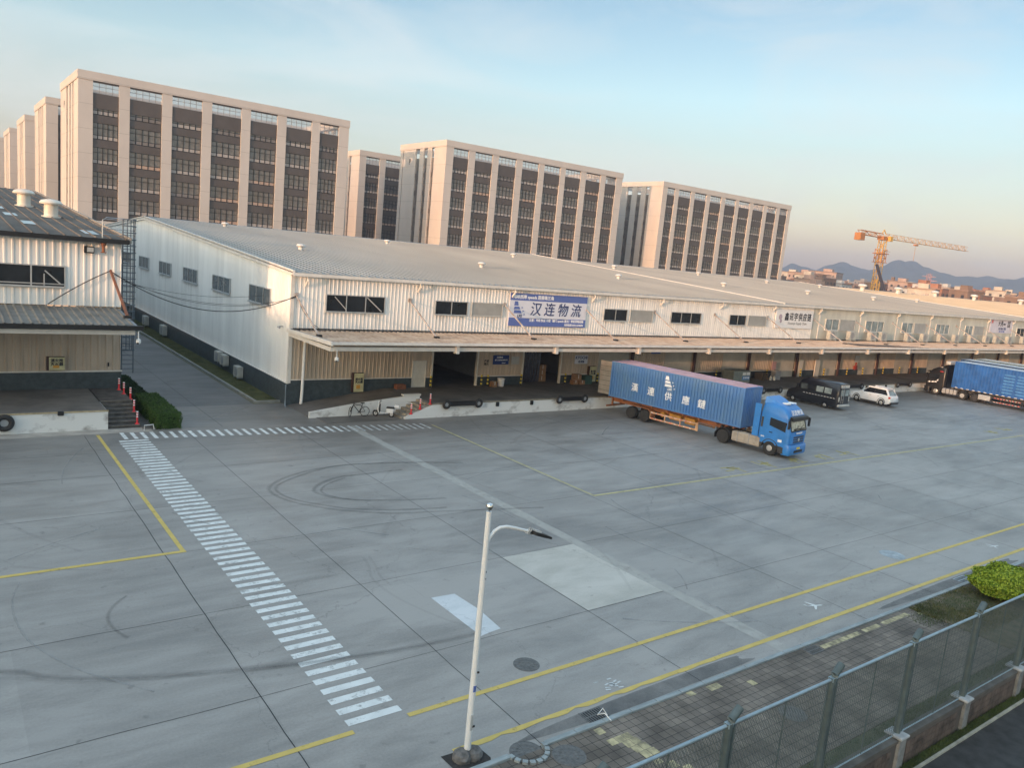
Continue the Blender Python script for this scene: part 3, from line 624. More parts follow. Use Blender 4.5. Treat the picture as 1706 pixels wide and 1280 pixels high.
# ---- gable flank
MT['rs'] = worn('rust_streaks', (.20, .18, .17), .5, 3, .2, .8, alpha=.4)
g = M().ribs('y', YW, YB, 1.56, lambda y: roofz(y, 12.4)-.05, 20.5, -1, .3, .03)
part('flank_wall', g, MT['gable_clad'], B1)
pm = M(); pm.box(20.38, 20.62, YW-.05, YB, -.04, 1.55)
for i in range(13): pm.box(20.365, 20.379, YW-.05, YB, .02+i*.118, .105+i*.118)
part('tiled_plinth', pm, MT['plinth'], B1)
part('flank_flashing', M().box(20.36, 20.5, YW-.02, YB, 1.551, 1.60), MT['trim'], B1)
for (a, b) in ((57.5, 62.2), (67.3, 72.2), (77.3, 82.3), (87.4, 92.4), (97.6, 102.6), (107.8, 112.6)):
    f = M(); x = 20.43; w = .07
    f.box(x-.06, x+.05, a-w, b+w, 6.65-w, 6.65).box(x-.06, x+.05, a-w, b+w, 7.85, 7.85+w).box(x-.06, x+.05, a-w, a, 6.65, 7.85).box(x-.06, x+.05, b, b+w, 6.65, 7.85)
    for q in (1, 2): f.box(x-.05, x+.03, a+(b-a)*q/3-.03, a+(b-a)*q/3+.03, 6.65, 7.85)
    f.box(x-.14, x-.061, a-w-.05, b+w+.05, 6.53, 6.6)
    wd = part('window', f, MT['alu'], B1)
    part('pane', M().quad((x, a, 6.65), (x, b, 6.65), (x, b, 7.85), (x, a, 7.85)), MT['glass_grey'], wd)
    st = M()
    for _ in range(9):
        y = random.uniform(a, b); h = random.uniform(.2, .9); st.quad((20.463, y, 6.5-h), (20.463, y+random.uniform(.03, .09), 6.5-h), (20.463, y+.06, 6.5), (20.463, y, 6.5))
    part('rust_streak', st, MT['rs'], wd)
# ---- front, upper wall
part('upper_wall', M().ribs('x', 20.5, 83.85, 5.55, ZE-.2, YW, -1, .31, .026), MT['cladding'], B1)
part('corner_trim', M().box(20.36, 20.62, YW-.07, YW+.1, 1.6, 9.3), MT['trim'], B1)
part('wall_gutter', M().box(20.4, 83.9, YW-.62, YW-.05, 5.33, 5.50), MT['gutter_dark'], B1)
part('upper_wall', M().box(83.87, 150, YW-.02, YW+.1, 5.55, ZE-.2), MT['cream_panel'], B2)
part('wall_gutter', M().box(83.92, 150, YW-.62, YW-.05, 5.33, 5.50), MT['gutter_dark'], B2)
pl = M()
for i in range(8): x = 85.2+9.05*i; pl.box(x-.12, x+.12, YW-.08, YW-.021, 5.56, ZE-.22)
part('wall_battens', pl, MT['trim'], B2)
part('upper_wall', M().box(150.01, 320, YW-.02, YW+.1, 5.55, ZE-.2), MT['cream_panel'], B3)
def eavegut(root, x0, x1):
    part('eaves_gutter', M().box(x0, x1, YW-.52, YW-.36, ZE-.22, ZE+.0).box(x0, x1, YW-.36, YW-.04, ZE-.22, ZE-.16), MT['trim'], root)
eavegut(B1, 20.3, 77.2); eavegut(B2, 77.2, 150); eavegut(B3, 150, 320)
for i in range(14):
    x = 21.4+9.05*i
    m = M(); m.tube([(x, YW-.43, ZE-.2), (x, YW-.43, ZE-.5), (x-.03, YW-.2, ZE-.78), (x-.03, YW-.14, ZE-.9)], .085, 8)
    part('downspout', m, MT['downpipe'], B1 if x < 77 else B2, smooth=True)
# windows block 1
bw = window(B1, 23.0, 27.6, 6.85, 8.0, YW-.045, 3, MT['alu'], MT['glass'])
part('open_sash', M().bar((24.45, YW-.30, 7.0), (23.6, YW-.12, 7.9), .05).bar((26.15, YW-.13, 7.95), (27.3, YW-.30, 6.95), .07), MT['alu'], bw)
for (a, b, c, d) in ((32.1, 35.05, 35.55, 38.55), (50.2, 53.1, 53.6, 56.6), (68.4, 71.1, 71.6, 74.75)):
    window(B1, a, b, 6.92, 7.92, YW-.045, 2, MT['alu'], MT['glass']); louvre(B1, c, d, 6.92, 7.92, YW-.045)
window(B1, 41.2, 45.7, 6.92, 7.92, YW-.045, 3, MT['alu'], MT['glass']); window(B1, 59.3, 63.7, 6.92, 7.92, YW-.045, 3, MT['alu'], MT['glass'])
for (a, b, kd) in ((86.5, 89.3, 2), (95.5, 99.8, 3), (104.6, 107.4, 2), (114.05, 117.9, 3), (123.05, 125.4, 2), (141.2, 145.5, 3)):
    wd = window(B2, a, b, 6.7, 7.98, YW-.03, kd, MT['trim'], MT['glass_pale'] if kd == 2 or a < 141 else MT['glass'])
    cm = M()
    for q in range(7):
        xx = a+.1+(b-a)*.12*q; cm.quad((xx, YW-.07, 6.75), (xx+.12, YW-.075, 6.75), (xx+.1+random.uniform(-.1, .2), YW-.075, 7.9), (xx+random.uniform(-.05, .1), YW-.07, 7.9))
    if a < 141: part('curtain', cm, MT['offwhite'], wd)
for (c, d) in ((89.6, 92.95), (107.9, 111.2), (125.9, 129.2)): louvre(B2, c, d, 6.7, 7.95, YW-.03)
def streaks(root, x0, x1, z, n, y=YW-.046):
    m = M()
    for _ in range(n):
        x = random.uniform(x0, x1); h = random.uniform(.15, .95); w = random.uniform(.02, .07); m.quad((x, y, z-h), (x+w*.6, y, z-h), (x+w, y, z), (x, y, z))
    part('wall_stain', m, MT['wst'], root)
MT['wst'] = worn('wall_water_stains', (.26, .22, .18), .47, 2.2, .25, .8, alpha=.45)
for (a, b) in ((22.9, 27.8), (32, 35.2), (35.4, 38.7), (41, 45.8), (50, 53.2), (53.5, 56.7), (59.2, 63.8), (68.3, 74.8)): streaks(B1, a, b, 6.8, 14, YW-.043)
for i in range(7): streaks(B1, 20.9+9.04*i-.15, 20.9+9.04*i+.1, 7.75, 4, YW-.043)
streaks(B1, 21, 77, 9.2, 70, YW-.043)
# ---- canopy (slopes back to the wall gutter), struts, fascia
MT['soffit_shaded'] = mat('soffit_shaded', (.11, .10, .09), .7)  # underside colour darkened to paint in the canopy's own shadow
def canopy(root, X0, X1, left_rake=False):
    m = M(); yf, zf, yb, zb = 45.75, 5.56, YW-.62, 5.42
    x = X0; p = .38
    n = int((X1-X0)/p)
    for i in range(n):
        a = X0+(X1-X0)*i/n; b = X0+(X1-X0)*(i+1)/n; c = a+(b-a)*.6; d1 = a+(b-a)*.72; e1 = a+(b-a)*.9; h = .07
        for (q, r_, hq, hr) in ((a, c, 0, 0), (c, d1, 0, h), (d1, e1, h, h), (e1, b, h, 0)):
            m.quad((q, yf, zf+hq), (r_, yf, zf+hr), (r_, yb, zb+hr), (q, yb, zb+hq))
    cs = part('canopy', m, MT['canopy_sheet'], root, recalc=False)
    part('canopy_fascia', M().box(X0, X1, yf-.14, yf-.002, zf-.10, zf+.065), MT['trim'], cs)
    part('canopy_beam', M().box(X0+.3, X1, yf+.30, yf+.52, zf-.55, zf-.28), MT['trim'], cs)
    part('canopy_soffit', M().quad((X0+.05, yf+.1, zf-.12), (X1, yf+.1, zf-.12), (X1, YW-.1, zb-.12), (X0+.05, YW-.1, zb-.12)), MT['soffit_shaded'], cs)
    return cs
c1 = canopy(B1, 20.3, 83.9); c2_ = canopy(B2, 83.9, 150); c3_ = canopy(B3, 150, 230)
part('canopy_rake', M().rings([[(20.18, 45.6, 5.40), (20.3, 45.6, 5.40), (20.3, 45.6, 5.66), (20.18, 45.6, 5.66)], [(20.18, YW, 5.28), (20.3, YW, 5.28), (20.3, YW, 5.52), (20.18, YW, 5.52)]]), MT['trim'], c1)
part('canopy_rake', M().box(20.35, 20.6, 46.1, YW-.05, 4.98, 5.26), MT['trim'], c1)
for i in range(23):
    x = 20.75+9.04*i; rt = B1 if x < 83 else (B2 if x < 149 else B3); cc = c1 if x < 83 else (c2_ if x < 149 else c3_)
    m = M(); m.bar((x, YW-.06, 7.85), (x, 49.0, 5.62), .09, .09).box(x-.14, x+.14, YW-.09, YW-.042, 7.75, 8.05)
    part('brace_strut', m, MT['brace'], cc)
    part('strut_foot', M().box(x-.12, x+.16, 48.75, 49.15, 5.55, 5.68), MT['black'], cc)
    if i: part('beam_end', M().box(x-.13, x+.13, 45.9, 46.3, 4.86, 5.42), MT['trim'], cc)
st = M(); st.poly([(84, 47.2, 5.615), (93, 46.2, 5.62), (99, 46.0, 5.62), (96, 47.2, 5.60), (88, 49.2, 5.58), (84.5, 49.6, 5.575)])
part('canopy_stain', st, worn('canopy_dark_stain', (.05, .035, .03), .40, .6, .2, .8, alpha=.9), c2_)
# ---- lower wall
def lower(root, x0, x1, solid=True, z0=1.85):
    part('lower_wall', M().ribs('x', x0, x1, z0, 5.38, YW, -1, .31, .04), MT['cladding_shaded'], root)
    m = M(); m.box(x0, x1, YW-.06, YW+.1, -.04 if x0 < 28 else ZD-.2, z0-.05)
    for i in range(int((z0)/.12)):
        z = i*.12+.01
        if x0 < 28 or z > ZD-.05: m.box(x0, x1, YW-.068, YW-.061, z, z+.10)
    part('tiled_plinth', m, MT['plinth'], root)
    part('flashing', M().box(x0, x1, YW-.10, YW-.0, z0-.049, z0+.02), MT['trim'], root)
def pilaster(root, x): part('pier', M().box(x-.16, x+.16, YW-.13, YW+.12, ZD, 5.35), MT['cladding_shaded'], root)
def dcol(root, x): part('rainwater_pipe', M().box(x-.13, x+.13, YW-.35, YW-.14, ZD, 5.33), MT['darkred'], root)
lower(B1, 20.62, 30.45); lower(B1, 31.7, 32.2)
part('side_door', M().box(30.5, 31.6, YW-.05, YW+.02, ZD, 3.1).box(30.42, 30.499, YW-.09, YW+.05, ZD, 3.18).box(31.601, 31.68, YW-.09, YW+.05, ZD, 3.18).box(30.5, 31.6, YW-.09, YW+.05, 3.101, 3.18), MT['offwhite'], B1)
part('wall_panel', M().box(30.42, 31.7, YW-.03, YW+.1, 3.19, 5.38), MT['cladding_shaded'], B1)
part('door_header', M().box(32.2, 36.6, YW-.05, YW+.1, 4.05, 5.38), MT['cladding_shaded'], B1, 'plain lintel above the first dark open doorway')
lower(B1, 36.6, 41.25)
part('door_header', M().box(41.25, 45.6, YW-.05, YW+.1, 4.05, 5.38), MT['cladding_shaded'], B1)
lower(B1, 45.6, 50.2)
fr = M()
for x in (32.2, 36.55, 41.3, 45.6): fr.box(x-.07, x+.07, YW-.12, YW+.12, ZD, 4.06)
part('door_jambs', fr, MT['offwhite'], B1)
def shutbay(root, xc, lo=True, nxt=True):
    shutter(root, xc-4.2, xc-.2, ZD, 4.05, YW+.03)
    part('door_header', M().box(xc-4.2, xc-.2, YW-.05, YW+.1, 4.051, 5.38), MT['cladding_shaded'], root)
    dcol(root, xc)
    if nxt: lower(root, xc-.2, xc+4.85)
for i in range(4):
    xc = 54.4+9.05*i
    shutbay(B1, xc, nxt=True) if i < 3 else shutbay(B1, xc, nxt=False)
lower(B1, 81.4, 86.3)
for i in range(7): shutbay(B2, 90.5+9.05*i, nxt=True)
part('lower_wall', M().box(149.6, 320, YW-.05, YW+.1, ZD, 5.38), MT['cladding_shaded'], B3)
part('far_flank_wall', M().quad((320, YW, 0), (320, YB, 0), (320, YB, ZE), (320, YW, ZE)), MT['cladding'], B3)
part('rear_wall', M().quad((20.5, YB, 0), (77.2, YB, 0), (77.2, YB, ZE), (20.5, YB, ZE)), MT['cladding'], B1)
part('rear_wall', M().quad((77.2, YB, 0), (150, YB, 0), (150, YB, ZE), (77.2, YB, ZE)), MT['cladding'], B2)
part('rear_wall', M().quad((150, YB, 0), (320, YB, 0), (320, YB, ZE), (150, YB, ZE)), MT['cladding'], B3)
part('inner_partition', M().quad((29, 66, 0), (49, 66, 0), (49, 66, 5.3), (29, 66, 5.3)).quad((29, YW+.2, 5.31), (49, YW+.2, 5.31), (49, 66, 5.31), (29, 66, 5.31)).quad((39, YW+.15, 0), (39, 66, 0), (39, 66, 5.3), (39, YW+.15, 5.3)).quad((29, YW+.2, 0), (29, 66, 0), (29, 66, 5.3), (29, YW+.2, 5.3)).quad((49, YW+.2, 0), (49, 66, 0), (49, 66, 5.3), (49, YW+.2, 5.3)), MT['steel_grey'], B1)
# white drop pipe at the corner
m = M(); m.tube([(21.9, YW-.3, 5.2), (21.45, YW-.32, 4.7), (21.4, YW-.34, 1.0), (21.35, YW-.36, .02)], .11, 10)
part('drop_pipe', m, MT['steel_white'], B1, smooth=True)
m = M(); m.tube([(20.28, 53.2, 1.5), (20.28, 53.2, .15), (20.1, 52.6, .05)], .05, 8); part('conduit', m, MT['galv'], B1)
# ---- loading dock
d = M(); d.box(28.9, 150, YF+.06, 66, -.04, ZD); part('loading_dock', d, MT['dock_top'], B1)
part('dock_face', M().box(29.0, 150, YF, YF+.059, -.04, ZD-.10), MT['dock_white'], B1)
part('dock_edge', M().box(28.9, 150, YF-.03, YF+.07, ZD-.099, ZD+.006), mat('dock_edge_m', (.25, .22, .17), .7, var=.3, vs=3), B1)
part('loading_dock', M().box(150.01, 320, YF, YW, -.04, ZD), MT['dock_top'], B3)
# ramp + its white side wall
rp = M(); rp.rings([[(20.45, 49.22, -.04), (20.45, YW-.1, -.04), (20.45, YW-.1, .03), (20.45, 49.22, .03)], [(28.0, 49.22, -.04), (28.0, YW-.1, -.04), (28.0, YW-.1, ZD), (28.0, 49.22, ZD)], [(28.9, 49.22, -.04), (28.9, YW-.1, -.04), (28.9, YW-.1, ZD), (28.9, 49.22, ZD)]])
part('ramp', rp, MT['dock_top'], B1)
rw = M(); rw.rings([[(20.4, 49.0, -.04), (20.4, 49.2, -.04), (20.4, 49.2, .40), (20.4, 49.0, .40)], [(24.06, 49.0, -.04), (24.06, 49.2, -.04), (24.06, 49.2, .9), (24.06, 49.0, .9)], [(28.8, 49.0, -.04), (28.8, 49.2, -.04), (28.8, 49.2, 1.38), (28.8, 49.0, 1.38)]])
part('ramp_wall', rw, MT['dock_white'], B1)
part('ramp_wall', M().box(27.4, 28.85, 48.92, 49.24, 1.30, 1.42), MT['offwhite'], B1)
stp = M()
for i in range(6): stp.box(26.5+.4*i, 28.9, YF+.17, 48.99, -.04+(.175*i if i else 0), .175*(i+1)-.002)
part('dock_steps', stp, mat('step_concrete', (.34, .31, .26), .8, 0, .3, 3, col2=(.20, .18, .15)), B1)
stw = M(); stw.rings([[(26.7, YF, -.04), (26.7, YF+.16, -.04), (26.7, YF+.16, .12), (26.7, YF, .12)], [(29.0, YF, -.04), (29.0, YF+.16, -.04), (29.0, YF+.16, ZD-.1), (29.0, YF, ZD-.1)]])
part('steps_wall', stw, MT['dock_white'], B1)
part('bike_pad', M().box(20.9, 26.4, YF-.1, 48.99, -.04, .03), MT['dock_top'], B1)
# ---- hanging dock buffers: a dark beam with a tyre at each end
def tyre(m, c, R0, r, axis='y'):
    m.torus(c, R0, r, axis, 24, 8); return m
def buffer(x0, x1, y, z, label, big=False):
    ty_ = .44 if big else .24
    r = thing('dock_buffer', label, 'dock buffer', ((x0+x1)/2, y, z), group='tyre buffers hung on the dock face')
    part('beam', M().box(x0+.3, x1-.3, y-.30, y-.04, z-.18, z+.12), MT['black'], r)
    for x in (x0, x1):
        t = M(); tyre(t, (x, y-.22, z-.05), ty_*.75 if big else .24, .15 if big else .11); tt = part('tyre', t, MT['rubber'], r, smooth=True)
        part('rim', M().cyl((x, z-.05), ty_*.6, y-.16, y-.26, 'y', 16), MT['steel_grey'], tt)
buffer(29.95, 32.75, YF, 1.02, 'tyre-ended buffer on the dock face beside the red-posted steps')
buffer(40.6, 43.3, YF, 1.02, 'tyre-ended buffer on the dock face left of the blue container')
buffer(67.4, 70.2, YF, 1.0, 'tyre-ended buffer on the white dock face behind the blue cab')
buffer(82.6, 85.8, YF, 1.0, 'tyre-ended buffer on the dock face behind the white car')
buffer(93.9, 96.9, YF, .98, 'tyre-ended buffer on the dock face between white car and black truck')
buffer(-.5, 3.15, 48.7, .75, 'big worn tyre buffer on the white dock at far left edge', True)
solo('rubber_bumper', M().bevbox(5.65, 5.95, 48.56, 48.699, .95, 1.2), MT['black'], 'small dark bumper block on the white dock of the left warehouse', 'bumper')
for x in (34.6, 37.9, 87.2, 89.6, 91.5): solo('rubber_bumper', M().bevbox(x-.12, x+.12, YF-.12, YF-.001, .62, .95), MT['black'], 'small black rubber bumper block on the white dock face', 'bumper', group='small bumper blocks on the dock face')
# ---- striped door bollards
def bollard(x, y, label, h=.95):
    r = thing('striped_bollard', label, 'bollard', (x, y, ZD), group='black and yellow bollards at the loading doors')
    a = M(); b = M()
    for i in range(6):
        (a if i % 2 else b).cyl((x, y), .085, ZD+i*h/6, ZD+(i+1)*h/6-.001, 'z', 12)
    part('black_bands', b, MT['black'], r); part('yellow_bands', a, MT['yellow'], r)
for x, lb in ((31.98, 'left side of the first dark doorway'), (36.85, 'right side of the first dark doorway'), (37.5, 'between the doorway and the brown box under the stencil'), (41.0, 'left side of the carton-filled doorway'), (46.0, 'beside the cartons right of the second doorway'), (49.95, 'beside the red hydrant cabinet near the container tail'),
              (59, 'left of the shutter above the container middle'), (67.0, 'beside the green booth behind the container'), (75.8, 'dock post among the cluttered pallets'), (77.0, 'right of the cluttered pallets'), (82.35, 'in front of the first narrow white door'), (87.2, 'right of the second narrow white door'), (92.3, 'left of the red hydrant sign bay'), (96.0, 'right of the red hydrant sign bay'), (101.0, 'dock wall above the white car'), (105.2, 'dock wall between white car and black truck'), (110.2, 'nearest the black truck cab')):
    bollard(x, YW-.42, 'black and yellow striped bollard, '+lb)
# ---- AC units on the flank
def ac_unit(x, y, z, face, label, grp, w=.9, h=.75, d=.34):
    # face 'x' : fan looks towards -X ; face 'y' : fan looks towards -Y
    r = thing('ac_unit', label, 'air conditioner', (x, y, z), group=grp)
    b = M(); f = M(); bk = M()
    if face == 'x':
        b.bevbox(x-d, x, y-w/2, y+w/2, z+.1, z+.1+h, .02); f.cyl((y-.12, z+.1+h/2), h*.4, x-d-.012, x-d-.001, 'x', 20); bk.box(x-d, x+.02, y-w*.4, y-w*.4+.05, z, z+.099).box(x-d, x+.02, y+w*.35, y+w*.35+.05, z, z+.099)
    else:
        b.bevbox(x-w/2, x+w/2, y-d, y, z+.1, z+.1+h, .02); f.cyl((x-.12, z+.1+h/2), h*.4, y-d-.012, y-d-.001, 'y', 20); bk.box(x-w*.4, x-w*.4+.05, y-d-.15, y+.02, z, z+.099).box(x+w*.35, x+w*.35+.05, y-d-.15, y+.02, z, z+.099)
    part('casing', b, MT['ac'], r); part('fan_grille', f, MT['steel_grey'], r); part('bracket', bk, MT['galv'], r)
MT['ac'] = mat('ac_casing', (.46, .46, .42), .5, var=.15, vs=3)
for (y, z, n_) in ((63.2, .2, 'nearest the warehouse corner on the dark plinth, alone'), (67.0, .55, 'right one of the pair on the warehouse flank'), (68.6, .6, 'left one of the pair on the warehouse flank'), (88.5, .2, 'below the middle flank windows'), (97.0, .2, 'farthest along the warehouse flank, above the lawn')):
    ac_unit(20.3, y, z, 'x', 'grey outdoor AC unit '+n_, 'AC units on the warehouse flank', 1.5 if y > 80 else 1.1, 1.0 if y > 80 else .85, .45)
xs = [86.7, 91.0, 95.8, 98.4, 105.0, 109.2, 114.1, 118.5, 123.4, 128.4, 132.0, 136.4, 142, 145]
nm = ['below the window right of the white shop sign', 'below the first grey louvre', 'below the curtained window left side', 'below the curtained window right side', 'below the third window pair', 'below the second grey louvre', 'below the small curtained window', 'right of the small curtained window', 'below the far glass pane', 'below the third grey louvre', 'below the left half of the pale notice banner', 'below the right half of the pale notice banner', 'below the last window left side', 'below the last window at the right edge']
for x, q in zip(xs, nm): ac_unit(x, YW-.70, 5.56, 'y', 'boxy AC unit on the canopy ledge '+q, 'AC units on the canopy ledge', 1.35, 1.05, .5)
# ---- signs
sg = thing('banner_sign', 'wide blue and white company banner on the ribbed wall above the canopy', 'sign', (43.6, YW-.12, 6.15))
part('panel', M().box(39.25, 47.9, YW-.16, YW-.09, 6.15, 8.93), MT['sign_white'], sg)
part('blue_band', M().box(39.25, 47.9, YW-.168, YW-.1605, 8.33, 8.93), MT['sign_blue'], sg); part('blue_band', M().box(39.25, 47.9, YW-.168, YW-.1605, 6.15, 6.85), MT['sign_blue'], sg)
TY = YW-.175
for i, ch in enumerate('汉连物流'): text_part('lettering', ch, 1.22, MT['ink'], sg, (42.05+i*1.52, TY, 7.56), bold=.012, shear=.12)
text_part('lettering', '海峡西岸 speeds 连接珠三角', .36, MT['wht_ink'], sg, (39.55, TY, 8.62), bold=.012, align='LEFT')
text_part('lettering', '主营：专线 快运 冷链（厦门 speeds 直达）零担货物运输', .25, MT['wht_ink'], sg, (47.65, TY, 6.66), bold=.008, align='RIGHT')
text_part('lettering', '业务热线 0592-5298098', .22, MT['wht_ink'], sg, (47.65, TY, 6.33), bold=.008, align='RIGHT')
def logo(name, parent, x, y, z, s, mt, ys=-.008):
    m = M()
    for (z0, z1, a0, a1) in ((.72, 1.0, .28, .36), (.48, .66, .42, .52), (.22, .42, .55, .66), ):
        m.quad((x, y+ys, z+z0*s), (x+(a1)*s, y+ys, z+z0*s), (x+a0*s, y+ys, z+z1*s), (x+.04*s, y+ys, z+z1*s))
    for i in range(3):
        c0, c1 = (.62+.10*i)*s, (.66-.22*i)*s
        m.poly([(x+c0-.02*s, y+ys, z+c1), (x+c0+.14*s, y+ys, z+c1-.06*s), (x+c0-.02*s, y+ys, z+c1-.14*s), (x+c0+.02*s, y+ys, z+c1-.07*s)])
    part(name, m, mt, parent)
logo('emblem', sg, 39.7, TY, 6.95, 1.3, MT['sign_blue']); text_part('lettering', 'LFS', .36, MT['ink'], sg, (40.35, TY-.002, 7.0), bold=.01, shear=.2)
s2 = thing('shop_sign', 'white shop sign with black Chinese lettering on the upper wall', 'sign', (80, YW-.12, 6.75))
part('panel', M().box(76.3, 83.5, YW-.20, YW-.09, 6.75, 8.85), MT['white'], s2)
for i, ch in enumerate('鑫讯宇供应链'): text_part('lettering', ch, .95, MT['ink_dark'], s2, (78.35+i*.88, YW-.21, 8.0), bold=.022, xs=.85)
text_part('lettering', 'Xinxunyu Supply Chain', .40, MT['steel_grey'], s2, (80.5, YW-.21, 7.32), bold=.008)
lm = M(); lm.lathe((77.15, YW-.205, 8.0), [(.32, -.002), (.30, -.006), (.001, -.007)], 18, 'y'); lm.lathe((77.3, YW-.205, 7.55), [(.22, -.002), (.2, -.006), (.001, -.007)], 14, 'y')
part('emblem', lm, mat('faded_mauve', (.42, .36, .42), .6), s2)
s3 = thing('notice_banner', 'pale banner with dark and red lettering at the far right of the cream wall', 'sign', (134.8, YW-.1, 7.1))
part('panel', M().box(131, 139, YW-.14, YW-.06, 7.1, 9.2), mat('pale_lilac', (.68, .66, .74), .6), s3)
text_part('lettering', '大亮', .9, MT['ink_dark'], s3, (134.6, YW-.15, 8.55), bold=.02); text_part('lettering', '仓库\n出租', .55, MT['ink_dark'], s3, (137.6, YW-.15, 8.5), bold=.014)
text_part('lettering', '库', .6, MT['red'], s3, (131.6, YW-.15, 8.8), bold=.014)
part('arrow', M().box(135.6, 136.4, YW-.15, YW-.141, 8.38, 8.62), MT['ink_dark'], s3)
text_part('lettering', '专线 整车 零担', .42, MT['ink'], s3, (135.4, YW-.15, 7.75), bold=.01); text_part('lettering', '配送 仓储 物流', .3, MT['sign_blue'], s3, (135.4, YW-.15, 7.35), bold=.008)
s4 = thing('blue_sign', 'small dark blue sign board on the wall between the two open doorways', 'sign', (38.9, YW-.08, 2.83))
part('panel', M().box(38.1, 39.72, YW-.12, YW-.06, 2.83, 3.62), mat('navy', (.02, .05, .22), .5), s4)
text_part('lettering', '汉连物流', .16, MT['wht_ink'], s4, (38.75, YW-.125, 3.43), bold=.004); text_part('lettering', '厦门汉连物流有限公司', .13, MT['wht_ink'], s4, (38.92, YW-.125, 3.2), bold=.004); text_part('lettering', '安全生产', .1, MT['wht_ink'], s4, (39.2, YW-.125, 2.95), bold=.003)
s5 = thing('white_sign', 'white sign board with bold letters on the wall right of the carton-filled doorway', 'sign', (47.95, YW-.08, 2.82))
part('panel', M().box(47.2, 48.75, YW-.12, YW-.06, 2.82, 3.62), MT['sign_white'], s5)
text_part('lettering', 'KYOCHI', .38, MT['ink'], s5, (47.98, YW-.125, 3.38), bold=.012); text_part('lettering', '收货部', .24, MT['ink'], s5, (47.98, YW-.125, 3.0), bold=.008)
solo('paper_notice', M().box(40.02, 40.85, YW-.08, YW-.055, 2.82, 3.5), MT['louvre'], 'grey paper notice board right of the small blue sign', 'notice')
s6 = thing('stencil_plate', 'small square of dark stencilled characters left of the small blue sign', 'sign', (37.45, YW-.07, 2.65)); part('plate', M().box(37.2, 37.7, YW-.07, YW-.055, 2.65, 3.2), MT['cladding_shaded'], s6)
text_part('lettering', '严禁\n烟火', .24, MT['ink_dark'], s6, (37.45, YW-.075, 2.98), bold=.006)
def hydrant(x, z, w, h, label, y=YW):
    r = thing('hydrant_box', label, 'hydrant box', (x+w/2, y-.2, z))
    part('cabinet', M().box(x-.12, x+w, y-.30, y-.05, z, z+h), MT['darkred'], r)
    part('door_panel', M().box(x, x+w, y-.315, y-.301, z+.02, z+h-.02), mat('hydrant_yellow', (.62, .58, .34), .5, 0, .2, 4), r)
    text_part('lettering', '消火栓\n灭火器', w*.27, MT['ink_dark'], r, (x+w/2, y-.32, z+h*.6), bold=.01)
    part('flame_sticker', M().box(x+w*.25, x+w*.65, y-.322, y-.316, z+h*.18, z+h*.38), mat('orange', (.7, .35, .05), .5), r)
hydrant(25.42, .85, .78, 1.45, 'tall yellow hydrant box on the dark plinth beside the ramp')
hydrant(49.0, 1.15, .8, 1.45, 'red and yellow hydrant box right of the cartons near the container tail')
hydrant(5.95, 2.35, .85, .85, 'rusty yellow hydrant box on the left warehouse wall', 55.5)
rc = M(); rc.box(28.85, 29.6, 52.6, 53.1, ZD, 1.4)
for i in range(3): rc.box(28.83, 29.62, 52.58, 52.6, ZD+.03+i*.12, ZD+.1+i*.12)
solo('red_crate', rc, MT['rust'], 'rust-red crate against the plinth at the top of the ramp', 'crate')
bn = M(); bn.lathe((38.75, 52.7, ZD), [(.24, 0), (.30, .62), (.33, .62), (.33, .66), (.28, .66), (.26, .6), (.001, .58)], 20); solo('white_bin', bn, MT['white'], 'round white bin under the small blue sign', 'bin', smooth=True)
MT['carton'] = mat('carton', (.30, .17, .09), .8, var=.25, vs=2)
def carton(x0, x1, y0, y1, z0, z1, label):
    r = thing('carton', label, 'carton', ((x0+x1)/2, (y0+y1)/2, z0)); part('box_body', M().box(x0, x1, y0, y1, z0, z1), MT['carton'], r)
    part('packing_tape', M().box((x0+x1)/2-.03, (x0+x1)/2+.03, y0-.003, y1, z1+.0005, z1+.003).box((x0+x1)/2-.03, (x0+x1)/2+.03, y0-.004, y0-.001, z0+.15, z1+.003), MT['offwhite'], r)
carton(37.7, 38.15, 52.4, 52.85, ZD, 1.5, 'brown carton beside the white bin'); carton(46.6, 47.2, 52.4, 52.9, ZD, 1.42, 'low carton by the bollard right of the second doorway')
carton(46.9, 47.6, 52.5, 53.1, 1.425, 1.95, 'carton on top of the low carton by the second doorway'); carton(47.3, 47.9, 52.3, 52.8, ZD, 1.42, 'carton right of the stacked pair by the second doorway')
solo('green_chest', M().bevbox(48.0, 48.85, 52.4, 52.95, ZD, 1.85, .03), mat('dark_green', (.03, .09, .07), .6), 'dark green chest between the cartons and the hydrant box', 'chest')
for (x, z, w) in ((43.9, ZD, .9), (43.95, 1.56, .8), (44.0, 2.07, .75)): carton(x, x+w, 54.2, 55.0, z, z+.5, {ZD: 'bottom', 1.56: 'middle', 2.07: 'top'}[z]+' carton of the stack inside the second doorway')
m = M()
for i in range(14): x = 41.5+i*.17; m.quad((x, 54.0+.03*(i % 2), ZD+.05), (x+.16, 54.0+.03*(i % 2), ZD+.05), (x+.16, 54.0+.03*(i % 2), 3.9), (x, 54.0+.03*(i % 2), 3.9))
solo('strip_curtain', m, mat('strip_curtain', (.05, .05, .07), .3, var=.5, vs=4), 'dark hanging strip curtain in the second open doorway', 'curtain')
